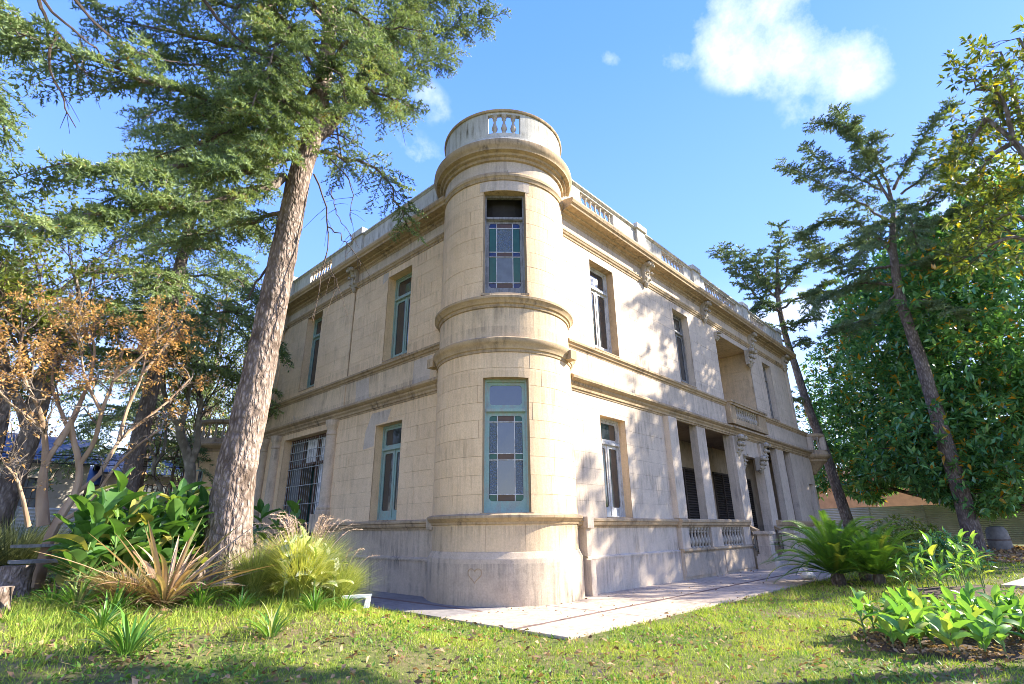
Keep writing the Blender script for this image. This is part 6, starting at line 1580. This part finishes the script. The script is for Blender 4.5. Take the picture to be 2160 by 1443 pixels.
cy = make_cycad(84, (0.05, 1.35), 71); cy.location = (8.5, -4.05, ground_z(8.5, -4.05)); tag(cy, 'large cycad with bright upright fronds at the edge of the pavement by the front steps', 'cycad')
cy2 = copy_thing(cy, (8.5, -5.0, ground_z(8.5, -5.0)), 1.0, 0.8, 'darker low cycad tucked in right behind the large one'); cy2['category'] = 'cycad'
cy3 = copy_thing(cy, (9.7, -4.45, ground_z(9.7, -4.45)), 2.2, 0.85, 'third cycad at the back of the group near the slim conifer'); cy3['category'] = 'cycad'

# grasses built blade by blade
def grass_clump(name, label, cat, loc, n, h, rad, mt, plumes=0, lean=0.8, w=0.008, plume_mt=None):
    o = thing(name, label, cat, loc); F = Leaves()
    a = rng.uniform(0, 2*PI, n); rr = rad*0.28*np.sqrt(rng.uniform(0, 1, n)); P = np.stack([np.cos(a)*rr, np.sin(a)*rr, np.full(n, -0.02)], 1)
    out = np.stack([np.cos(a), np.sin(a), np.zeros(n)], 1)+rng.normal(scale=0.25, size=(n, 3)); hh = h*rng.uniform(0.5, 1.1, n)[:, None]; l_ = lean*rng.uniform(0.2, 1.1, n)[:, None]
    t = np.array([0, 0.35, 0.7, 1.0]); V = []
    sd = nrmz(np.cross(out, np.array([[0, 0, 1.0]])))
    for k, tt in enumerate(t):
        c = P+out*rad*l_*tt**1.6+np.array([[0, 0, 1]])*hh*(tt-0.38*l_*tt**2.6); ww = w*(1-tt)**0.6
        V += [c-sd*ww, c+sd*ww]
    V = np.stack(V, 1).reshape(-1, 3); b = (np.arange(n)*8)[:, None]
    Fc = np.concatenate([b+np.array([2*k, 2*k+1, 2*k+3]) for k in range(3)]+[b+np.array([2*k, 2*k+3, 2*k+2]) for k in range(3)])
    F.add(V, Fc, np.tile(rng.uniform(0, 1, n), 6)); g = F.obj('blades', mt, o); g['kind'] = 'stuff'
    if plumes:
        for i in range(plumes):
            a_ = random.uniform(0, 2*PI); q_ = random.uniform(0.3, 1.0)*rad; hz = h*random.uniform(0.95, 1.25); d = np.array([math.cos(a_), math.sin(a_), 0])
            pts = [np.array([0, 0, 0])+d*q_*0.1, d*q_*0.45+np.array([0, 0, hz*0.65]), d*q_*0.8+np.array([0, 0, hz*0.95]), d*q_*1.1+np.array([0, 0, hz*0.97])]
            P_ = resample(pts, 12); q = MB(); q.tube(P_, np.linspace(0.003, 0.002, 12), 3, False)
            PF = Leaves(); Q, D, _ = along(P_, np.linspace(0.72, 1.0, 60)); D2 = D*1.2+rng.normal(scale=0.5, size=D.shape); PF.blades(Q, D2, 0.045*np.sin(np.linspace(0.15, 1, 60)*PI*0.95)+0.012, 0.006, rng.uniform(0.3, 1, 60))
            k = len(q.v); vv = np.concatenate(PF.V); q.v += [tuple(x) for x in vv]; q.f += [tuple(int(z)+k for z in f) for f in np.concatenate(PF.Fc)]
            me = bpy.data.meshes.new('plume'); me.from_pydata(q.v, [], q.f); me.materials.append(plume_mt or M['plume']); link('plume', me, o)
    return o
M['blade'] = leaf_mat('lime_grass_blades', (0.24, 0.32, 0.08), (0.66, 0.66, 0.26), 0.6, 0.35, 0.2)
M['blade_grey'] = leaf_mat('grey_green_blades', (0.07, 0.10, 0.06), (0.28, 0.31, 0.19), 0.6, 0.3, 0.2)
M['blade_tan'] = leaf_mat('dry_tan_blades', (0.22, 0.16, 0.09), (0.52, 0.42, 0.26), 0.8, 0.3, 0.1)
M['plume'] = plain('tan_plume', (0.50, 0.36, 0.25), 0.9, 0.3, 12)
fg = grass_clump('fountain_grass', 'feathery lime green grass clump with tan plumes beside the cedar trunk', 'ornamental grass', (-4.60, 0.10, ground_z(-4.6, 0.1)), 5200, 1.0, 0.85, M['blade'], 46, 0.85, 0.006)
grass_clump('fountain_grass', 'smaller grass clump spilling right towards the left pavement', 'ornamental grass', (-4.02, 0.05, ground_z(-4.0, 0.05)), 2600, 0.68, 0.62, M['blade'], 12, 0.9, 0.006)
grass_clump('fountain_grass', 'tan and lime grass clump hugging the foot of the cedar trunk', 'ornamental grass', (-5.12, 0.55, ground_z(-5.12, 0.55)), 2400, 0.75, 0.6, M['blade'], 18, 0.9, 0.006)
grass_clump('pampas_grass', 'grey green arching grass mound at the far left edge before the fence', 'ornamental grass', (-7.55, 5.2, ground_z(-7.5, 5.2)), 3600, 1.15, 1.2, M['blade_grey'], 0, 1.0, 0.010)
grass_clump('pampas_grass', 'second grey green grass mound partly cut by the left edge', 'ornamental grass', (-8.2, 4.7, ground_z(-8.2, 4.7)), 2600, 1.0, 1.1, M['blade_grey'], 0, 1.0, 0.010)
grass_clump('dry_grass', 'dry tan grass under the cannas next to the flax', 'ornamental grass', (-6.6, 0.95, ground_z(-6.6, 0.95)), 1500, 0.42, 0.9, M['blade_tan'], 0, 1.0, 0.007)

# leafy low shrubs at right behind the cycads
def shrub(label, loc, r_, h, n, mt, ls, seed):
    o = thing('shrub', label, 'shrub', (loc[0], loc[1], ground_z(*loc)))
    rr = np.random.default_rng(seed); d = nrmz(rr.normal(size=(n, 3))); d[:, 2] = abs(d[:, 2]); P = d*np.array([r_, r_, h])*(rr.uniform(0.3, 1, n)**0.5)[:, None]*(1+0.2*np.sin(d[:, :1]*7+seed))
    q = MB()
    for k in range(7):
        j = int(rr.integers(n)); q.tube([(0, 0, 0), tuple(P[j]*0.5), tuple(P[j]*0.9)], [0.02, 0.012, 0.006], 4, False)
    q.obj('stems', M['twig'], o); F = Leaves(); whorls(F, P, d, 5, ls, ls*0.45, 0.5, 0.5, 0.8); F.obj('foliage', mt, o); return o
shrub('yellow green shrub in front of the corrugated fence right of the cycads', (13.5, -5.2), 1.0, 1.25, 260, M['green_leaf'], 0.17, 3)
shrub('dark low shrub between the cycads and the slim conifer', (12.6, -6.1), 1.0, 0.9, 260, M['fig_leaf'], 0.17, 4)
shrub('dark leafy shrub behind the cycads near the house end', (17.5, -4.6), 1.4, 1.6, 300, M['green_leaf'], 0.2, 5)
shrub('green shrub at the far left under the leaning tree', (-9.3, 8.0), 1.2, 1.2, 260, M['green_leaf'], 0.15, 6)

# ------------------------------------------------------------------ lawn grass, litter
def patchy(X, Y, s=1.0, ph=0.0):
    return (np.sin(X*1.1*s+ph)+np.sin(Y*1.3*s+1.7+ph)+np.sin((X+Y)*0.83*s+2.1*ph)+0.8*np.sin((X-1.4*Y)*1.9*s+0.6)+0.6*np.sin(X*3.3*s+Y*2.7*s+ph)+0.5*np.sin(Y*5.1*s-X*4.3*s))/4.0
def on_lawn(X, Y):
    ey = np.where(X < 10.5, -2.9-0.026*(X+1.86), -3.2+(X-10.5)*0.0625)
    jag = 0.035*np.sin(X*9+Y*7)+0.03*np.sin(X*23+Y*19)+0.02*np.sin(X*51-Y*43)
    pav = (X > -1.84+jag) & (Y > ey+0.05+jag)
    bed1 = ((X-1.5)*math.cos(-0.45)+(Y+7.2)*math.sin(-0.45))**2/1.6**2+(-(X-1.5)*math.sin(-0.45)+(Y+7.2)*math.cos(-0.45))**2/0.85**2 < 1
    path = (X > 8.6) & (X < 26) & (Y < -7.35-(X-8.6)*0.22) & (Y > -8.75-(X-8.6)*0.22)
    return ~(pav | bed1 | path)
NB = 520000
th = rng.uniform(R(-6), R(99), NB); rd = 3.2*np.exp(rng.uniform(0, 1, NB)**1.0*math.log(42/3.2))
X = -8.76+rd*np.cos(th); Y = -8.305+rd*np.sin(th)
pt = patchy(X, Y, 1.0); fine_ = patchy(X, Y, 3.1, 2.0)
keep = on_lawn(X, Y) & (rng.uniform(size=NB) < np.clip(0.72+0.65*pt+0.45*fine_, 0.10, 1)) & ~((Y > 2.5) & (X > -9) & (rng.uniform(size=NB) < 0.3))
X, Y, rd, pt, fine_ = X[keep], Y[keep], rd[keep], pt[keep], fine_[keep]; n = len(X)
P = np.stack([X, Y, gz_np(X, Y)-0.035], 1)
F = Leaves(); sc_ = np.clip(rd/8.0, 0.8, 3.0)
F.blades(P, np.array([[0, 0, 1.0]])+rng.normal(scale=0.55, size=(n, 3)), (0.052+0.022*fine_)*rng.uniform(0.6, 1.4, n)*np.clip(sc_, 0.9, 1.8), 0.0095*sc_, np.clip(0.42+0.34*pt+0.24*fine_+rng.normal(scale=0.24, size=n), 0, 1))
M['grass'] = leaf_mat('lawn_grass', (0.10, 0.20, 0.03), (0.46, 0.55, 0.09), 0.6, 0.30, 0.2, (0.50, 0.40, 0.20), 0.95)
g = F.obj('grass', M['grass']); tag(g, 'short patchy yellow green lawn grass', 'grass', kind='stuff')
# longer unmown tufts round the planting on the left bank
n = 15000; X = rng.uniform(-7.9, -3.6, n); Y = rng.uniform(-1.7, 1.6, n)
keep = (patchy(X, Y, 2.2, 1.0) > -0.1) & (rng.uniform(size=n) < np.clip((Y+1.9)/1.6, 0, 1)) & (X < -3.6); X, Y = X[keep], Y[keep]; n = len(X)
F = Leaves(); F.blades(np.stack([X, Y, gz_np(X, Y)-0.03], 1), np.array([[0, 0, 1.0]])+rng.normal(scale=0.5, size=(n, 3)), 0.15*rng.uniform(0.4, 1.4, n), 0.009, np.clip(rng.normal(0.5, 0.25, n), 0, 1))
g = F.obj('long_grass', M['grass']); tag(g, 'longer unmown grass around the plants on the left bank', 'grass', kind='stuff')
# broad clover and weeds
n = 26000; th = rng.uniform(R(-4), R(97), n); rd = 3.4*np.exp(rng.uniform(0, 1, n)*math.log(16/3.4)); X = -8.76+rd*np.cos(th); Y = -8.305+rd*np.sin(th)
keep = on_lawn(X, Y) & (patchy(X, Y, 1.9, 4.0) > 0.12); X, Y = X[keep], Y[keep]; n = len(X)
P = np.stack([X, Y, gz_np(X, Y)-0.02], 1); F = Leaves(); d = rng.normal(size=(n, 3)); d[:, 2] = 0.5+abs(d[:, 2])*0.6
F.leaves(P, d, nrmz(np.array([[0, 0, 1.0]])+rng.normal(scale=0.3, size=(n, 3))), 0.06*rng.uniform(0.6, 1.4, n), 0.03, rng.uniform(0.2, 1, n))
M['weed'] = leaf_mat('broad_weeds', (0.05, 0.14, 0.02), (0.22, 0.40, 0.06), 0.5, 0.3, 0.3)
g = F.obj('clover', M['weed']); tag(g, 'broad leaved weeds scattered in the lawn', 'weeds', kind='stuff')
# fallen leaves: on the lawn, thick under the fig tree, a few on the pavement
def litter(n, fx_, size, name, label, mt):
    X, Y, Z = fx_(n); F = Leaves(); m_ = len(X); d = rng.normal(size=(m_, 3)); d[:, 2] *= 0.3
    F.leaves(np.stack([X, Y, Z], 1), d, nrmz(np.array([[0, 0, 1.0]])+rng.normal(scale=0.5, size=(m_, 3))), size*rng.uniform(0.5, 1.3, m_), size*0.55, rng.uniform(0, 1, m_), 0.35, 0.35)
    g = F.obj(name, mt); return tag(g, label, 'fallen leaves', kind='stuff')
M['litter'] = leaf_mat('dead_leaves', (0.13, 0.075, 0.04), (0.50, 0.33, 0.19), 0.8, 0.2, 0.15)
def l1(n):
    th = rng.uniform(R(-3), R(97), n); rd = 3.6*np.exp(rng.uniform(0, 1, n)*math.log(22/3.6)); X = -8.76+rd*np.cos(th); Y = -8.305+rd*np.sin(th); k = on_lawn(X, Y)
    return X[k], Y[k], gz_np(X[k], Y[k])+0.022
litter(4600, l1, 0.085, 'fallen_leaves', 'brown curled leaves scattered over the lawn', M['litter'])
def l2(n):
    X = rng.uniform(15, 30, n); Y = rng.uniform(-14, -4.6, n); return X, Y, gz_np(X, Y)+0.02+rng.uniform(0, 0.05, n)
litter(9000, l2, 0.20, 'leaf_litter', 'thick carpet of rusty leaves under the fig tree', M['litter'])
def l3(n):
    X = rng.uniform(-1.8, 16, n); Y = np.where(rng.uniform(size=n) < 0.7, rng.uniform(-2.9, -0.3, n), -0.25-abs(rng.normal(scale=0.12, size=n)))
    k = (X-1.2)**2+(Y-1.38)**2 > 2.0**2; return X[k], Y[k], np.full(k.sum(), 0.022)
litter(130, l3, 0.07, 'pavement_leaves', 'few brown leaves lying on the pavement', M['litter'])
def l4(n):
    a = rng.uniform(0, 2*PI, n); q_ = np.sqrt(rng.uniform(0, 1, n)); Xl, Yl = 1.75*q_*np.cos(a), 1.0*q_*np.sin(a); c, s_ = math.cos(-0.45), math.sin(-0.45); X = 1.5+Xl*c-Yl*s_; Y = -7.2+Xl*s_+Yl*c
    return X, Y, gz_np(X, Y)+0.05+rng.uniform(0, 0.02, n)
litter(1500, l4, 0.075, 'bed_mulch', 'dead leaves and bark chips under the lower right cannas', M['litter'])

# path at the right and small things
pth = MB(); pth.v = [(8.6, -7.35, ground_z(8.6, -7.35)-0.1), (8.6, -8.75, ground_z(8.6, -8.7)-0.1), (8.6, -8.75, ground_z(8.6, -8.7)+0.0), (8.6, -7.35, ground_z(8.6, -7.35)+0.0)]; pth.f = [(0, 1, 2, 3)]
path = pth.obj('garden_path', M['mortar']); tag(path, kind='structure')
for i in range(12):
    for k in range(2):
        x0, x1 = 8.62+i*1.35, 8.62+(i+1)*1.35-0.02
        f = lambda x, t: -7.35-(x-8.6)*0.22-1.4*t
        t0, t1 = k*0.5+0.004, (k+1)*0.5-0.004
        b = MB(); zt = 0.035+random.uniform(-.004, .004)
        cs = [(x0, f(x0, t0)), (x1, f(x1, t0)), (x1, f(x1, t1)), (x0, f(x0, t1))]
        b.hexa([(x, y, ground_z(x, y)-0.12) for x, y in cs]+[(x, y, ground_z(x, y)+zt) for x, y in cs]); b.obj('slab', M['slab'], path)
M['rag'] = plain('white_cloth', (0.75, 0.74, 0.70), 0.9, 0.1, 5, bmp=0.4)
rb = MB()
for k, (dx, dy, dz, r_) in enumerate(((0, 0, 0.10, 0.16), (0.10, -0.12, 0.08, 0.13), (-0.05, 0.12, 0.20, 0.10), (0.02, -0.02, 0.30, 0.08))): rb.lathe([(0.01, -r_*0.8), (r_*0.9, -r_*0.4), (r_, 0), (r_*0.6, r_*0.6), (0.01, r_*0.8)], 7, (dx, dy, dz))
rag = rb.obj('white_bundle', M['rag'], None, False, (9.9, -2.85, 0.03)); tag(rag, 'crumpled white bundle lying at the left foot of the large cycad', 'bundle')
sl = MB(); sl.hexa([(-0.30, -0.06, 0), (0.28, -0.02, 0), (0.28, 0.05, 0), (-0.30, 0.03, 0), (-0.31, -0.06, 0.06), (0.30, -0.02, 0.07), (0.29, 0.05, 0.07), (-0.30, 0.03, 0.06)])
sl.hexa([(0.14, -0.06, -0.2), (0.24, -0.05, -0.2), (0.26, 0.0, -0.2), (0.16, 0.0, -0.2), (0.18, -0.05, 0.0), (0.28, -0.04, 0.0), (0.28, 0.02, 0.0), (0.18, 0.02, 0.0)])
sl.v = [(x*0.72, y*0.8, z*0.7) for x, y, z in sl.v]
so = sl.obj('broken_slab', M['rag'], None, False, (-3.95, -0.45, ground_z(-3.95, -0.45)+0.16)); so.rotation_euler = (0, 0, -0.6); tag(so, 'broken white slab propped in the grass at the right end of the grass clump', 'slab')
M['stump_top'] = plain('cut_wood', (0.35, 0.27, 0.19), 0.9, 0.3, 9)
def stump(label, loc, r_, h):
    o = thing('tree_stump', label, 'stump', (loc[0], loc[1], ground_z(*loc)-0.03)); q = MB(); q.lathe([(r_*1.25, 0), (r_*1.05, h*0.3), (r_*0.97, h*0.7), (r_, h)], 16, cap=False); q.obj('bark', M['bark_cedar'], o, True)
    q = MB(); q.lathe([(0.001, h-0.004), (r_*0.97, h-0.003)], 16, cap=False); q.obj('cut_face', M['stump_top'], o); return o
stump('low round stump cut off by the left edge of the lawn', (-8.0, 1.15), 0.17, 0.30)
stump('wide dark stump carrying a plank at the left of the thicket', (-7.68, 2.95), 0.20, 0.42)
pk = thing('plank_bench', 'grey plank bench resting on the wide stump beside the cannas', 'bench', (-7.5, 2.95, ground_z(-7.5, 2.95)+0.40))
for k, (dy, dz) in enumerate(((0, 0), (0.24, 0.0), (0.50, 0.22))):
    q = MB(); q.box(-0.28, dy, dz, 0.62, dy+0.20, dz+0.045); q.obj('plank', M['grey_wood'], pk)
q = MB(); q.box(0.40, 0.02, -0.45, 0.48, 0.12, 0.0); q.box(0.40, 0.56, -0.45, 0.48, 0.64, 0.22); q.obj('leg', M['grey_wood'], pk)
tk = thing('metal_drum', 'grey rounded drum standing against the corrugated fence at the far right', 'drum', (25.2, -6.85, ground_z(25.2, -6.85)))
q = MB(); q.lathe([(0.42, 0), (0.44, 0.03), (0.43, 0.5), (0.40, 0.85), (0.30, 1.02), (0.1, 1.08), (0.001, 1.08)], 18); q.obj('body', plain('dull_grey_metal', (0.20, 0.19, 0.18), 0.6, 0.25, 6), tk, True)
q = MB(); q.lathe([(0.445, 0.45), (0.455, 0.47), (0.445, 0.49)], 18, cap=False); q.obj('hoop', M['iron'], tk, True)

# ------------------------------------------------------------------ fences, neighbours, horizon
M['sheet'] = plain('corrugated_sheet', (0.44, 0.43, 0.37), 0.55, 0.12, 1.5, 0.2)
M['sheet_white'] = plain('white_corrugated_sheet', (0.60, 0.60, 0.58), 0.55, 0.15, 1.5, 0.1)
def corrugated_fence(label, pts, h, mt, pw=3.0, amp=0.018, pitch=0.09, group=None):
    o = thing('corrugated_fence', label, 'fence', (pts[0][0], pts[0][1], 0)); O_ = Vector((pts[0][0], pts[0][1], 0))
    for a, b in zip(pts[:-1], pts[1:]):
        a, b = Vector((*a, 0)), Vector((*b, 0)); L = (b-a).length; n = max(1, round(L/pw)); d = (b-a)/L; nn = Vector((-d.y, d.x, 0))
        for k in range(n):
            p, q_ = a+d*(L*k/n+0.01), a+d*(L*(k+1)/n-0.01); z0 = ground_z(p.x, p.y)+0.03; dz = random.uniform(-0.03, 0.03); off = random.uniform(0, 0.01)
            q = MB(); rows = int(h/pitch*2)
            for i in range(rows+1):
                z = z0+h*i/rows; w = amp*(1 if i % 2 else -1)+off
                q.v += [tuple(p+nn*w-O_+Vector((0, 0, z+dz))), tuple(q_+nn*w-O_+Vector((0, 0, z+dz)))]
            for i in range(rows): q.f.append((2*i, 2*i+1, 2*i+3, 2*i+2))
            q.obj('sheet', mt, o)
            q = MB(); c = p-O_; q.box(c.x-0.04, c.y-0.04, z0-0.2, c.x+0.04, c.y+0.04, z0+h+0.02); q.obj('post', M['iron_pale'], o)
    return o
corrugated_fence('beige corrugated metal fence closing the garden at the right behind the trees', [(38.5, 11.0), (36.4, 3.0), (33.6, -9.4), (31.5, -18)], 2.35, M['sheet'], 3.2, 0.018, 0.11)
corrugated_fence('white corrugated metal fence behind the grass mounds at the left', [(-22, 13.0), (-12, 16.4), (-1.5, 18.6)], 1.75, M['sheet_white'], 3.0, 0.018, 0.12)

M['roof_dark'] = plain('dark_metal_roof', (0.055, 0.06, 0.07), 0.45, 0.3, 3, 0.4)
M['house_beige'] = plain('beige_house_wall', (0.45, 0.40, 0.32), 0.9, 0.2, 2)
M['house_white'] = plain('white_house_wall', (0.66, 0.64, 0.60), 0.9, 0.12, 2)
M['house_grey'] = plain('grey_block_wall', (0.24, 0.26, 0.30), 0.8, 0.15, 2)
M['house_orange'] = plain('orange_house_wall', (0.52, 0.29, 0.17), 0.9, 0.15, 2)
M['tile_roof'] = plain('red_tile_roof', (0.30, 0.13, 0.09), 0.8, 0.3, 5)
def house(name, label, loc, rz, L, D, h, rh, wall, roof, wins, flat=False, cat='house', eave=0.4, lattice=False):
    o = thing(name, label, cat, (loc[0], loc[1], ground_z(loc[0], loc[1])), rz)
    q = MB(); q.box(0, 0, 0, L, D, h); q.obj('wall', wall, o)
    if flat:
        q = MB(); q.box(-0.1, -0.1, h, L+0.1, D+0.1, h+0.25); q.obj('roof', roof, o)
    else:
        n = max(3, int(L/0.9)); rf = None
        for k in range(n):
            x0, x1 = -eave+(L+2*eave)*k/n+0.01, -eave+(L+2*eave)*(k+1)/n-0.01; q = MB()
            q.hexa([(x0, -eave, h-0.05), (x1, -eave, h-0.05), (x1, D/2, h+rh-0.05), (x0, D/2, h+rh-0.05), (x0, -eave, h+0.04), (x1, -eave, h+0.04), (x1, D/2, h+rh+0.04), (x0, D/2, h+rh+0.04)])
            q.hexa([(x0, D/2, h+rh-0.05), (x1, D/2, h+rh-0.05), (x1, D+eave, h-0.05), (x0, D+eave, h-0.05), (x0, D/2, h+rh+0.04), (x1, D/2, h+rh+0.04), (x1, D+eave, h+0.04), (x0, D+eave, h+0.04)])
            q.obj('roof_panel', roof, o)
        q = MB(); q.hexa([(0, 0, h), (0.02, 0, h), (0.02, D, h), (0, D, h), (0, D/2-0.01, h+rh), (0.02, D/2-0.01, h+rh), (0.02, D/2+0.01, h+rh), (0, D/2+0.01, h+rh)]); q.obj('gable', wall, o)
    for (x0, x1, z0, z1) in wins:
        q = MB(); w = 0.07; q.box(x0-w, -0.06, z0-w, x1+w, -0.002, z0); q.box(x0-w, -0.06, z1, x1+w, -0.002, z1+w); q.box(x0-w, -0.06, z0, x0, -0.002, z1); q.box(x1, -0.06, z0, x1+w, -0.002, z1)
        f = q.obj('window', M['white_paint'] if not lattice else M['shutter'], o)
        q = MB(); q.box(x0, -0.02, z0, x1, -0.003, z1); q.obj('pane', M['glass'] if not lattice else M['glass_milk'], f)
        if lattice:
            nb = int((x1-x0)/0.22)
            for k in range(1, nb):
                q = MB(); xx = x0+(x1-x0)*k/nb; q.box(xx-0.012, -0.05, z0, xx+0.012, -0.025, z1); q.obj('glazing_bar', M['shutter'], f)
            for k in range(1, 4):
                q = MB(); zz = z0+(z1-z0)*k/4; q.box(x0, -0.053, zz-0.012, x1, -0.022, zz+0.012); q.obj('glazing_bar', M['shutter'], f)
    return o
house('neighbour_house', 'long low house with dark metal roof and gridded window behind the left fence', (-3.0, 25.6), R(-4), 5.2, 5.0, 4.2, 1.3, M['house_beige'], M['roof_dark'], [(0.9, 3.6, 2.3, 3.7)], lattice=True)
house('neighbour_house', 'dark roofed shed-like house at the far left behind the leaning tree', (-13.5, 24.6), R(3), 9.6, 5.0, 4.1, 1.5, M['house_beige'], M['roof_dark'], [(1.2, 3.0, 1.8, 3.2), (5.4, 7.9, 1.6, 3.3)], lattice=True)
house('small_gabled_house', 'white house with blue grey windows seen low behind the rust leaved tree', (-6.4, 30.0), R(-30), 4.6, 4.0, 3.3, 1.2, M['house_white'], M['roof_dark'], [(0.6, 1.7, 1.6, 2.8), (2.5, 3.9, 1.6, 2.8)])
house('apartment_block', 'tall grey block rising behind the mottled forked trunk', (2.0, 38.0), R(8), 4.0, 6.0, 9.0, 0, M['house_grey'], M['house_grey'], [(0.5, 1.4, 6.2, 7.6), (0.5, 1.4, 3.6, 5.0), (2.2, 3.3, 6.2, 7.6), (2.2, 3.3, 3.6, 5.0)], flat=True, cat='building')
house('terrace_building', 'low cream building between the dark trunk and the grey block', (-1.2, 36.0), R(0), 3.4, 5.0, 4.4, 0, M['house_white'], M['house_white'], [(0.4, 1.2, 2.8, 3.8), (1.9, 2.8, 2.8, 3.8)], flat=True, cat='building')
house('neighbour_house', 'orange walled house with a red tiled roof beyond the right fence', (47.5, -3.5), R(94), 9.0, 7.0, 4.2, 1.6, M['house_orange'], M['tile_roof'], [(1.0, 2.2, 2.0, 3.3), (4.0, 5.2, 2.0, 3.3), (6.6, 7.8, 2.0, 3.3)])
pl_ = thing('utility_pole', 'thin wooden utility pole carrying wires in front of the grey block', 'utility pole', (-1.35, 20.9, ground_z(-1.35, 20.9)))
q = MB(); q.tube([(0, 0, -0.1), (0, 0, 5.9)], [0.085, 0.06], 8); q.obj('pole', M['bark_grey'], pl_, True)
q = MB(); q.box(-0.5, -0.04, 4.7, 0.5, 0.04, 4.78); q.obj('crossarm', M['bark_grey'], pl_)
for k, (z, dx) in enumerate(((4.5, -0.45), (4.62, 0.0), (4.3, 0.4))):
    a = Vector((-30, 22+k*0.3, z+1.0)); b = Vector((-1.35+dx, 20.9, z+ground_z(-1.35, 20.9)+0.1)); c = Vector((24, 26, z+1.4))
    pts = []
    for (p, q_) in ((a, b), (b, c)):
        for i in range(12):
            t = i/12; v = p.lerp(q_, t); v.z -= 4*0.5*t*(1-t); pts.append(v)
    w = MB(); w.tube(pts, 0.016, 4, False); o = w.obj('overhead_wire', M['dark']); tag(o, ('uppermost', 'middle', 'lowest')[k]+' of the three dark wires crossing behind the left garden', 'wire', 'wires behind the left garden')

# far trees closing the horizon, one leafy mass too distant to pick apart
n = 42000; th = rng.uniform(R(-32), R(122), n); rd = rng.uniform(62, 88, n); top = 4.0+2.4*np.sin(th*9)+1.6*np.sin(th*23+1)+1.0*np.sin(th*51)
z = rng.uniform(0, 1, n)**0.8*np.maximum(top, 1.8)+0.3; F = Leaves(); P = np.stack([-8.76+rd*np.cos(th), -8.3+rd*np.sin(th), z], 1)
F.leaves(P, rng.normal(size=(n, 3)), nrmz(rng.normal(size=(n, 3))), 1.1*rng.uniform(0.5, 1.2, n), 0.8, rng.uniform(0, 1, n))
g = F.obj('distant_trees', M['green_leaf']); tag(g, 'hazy belt of far trees along the horizon behind houses and fences', 'trees', kind='stuff')
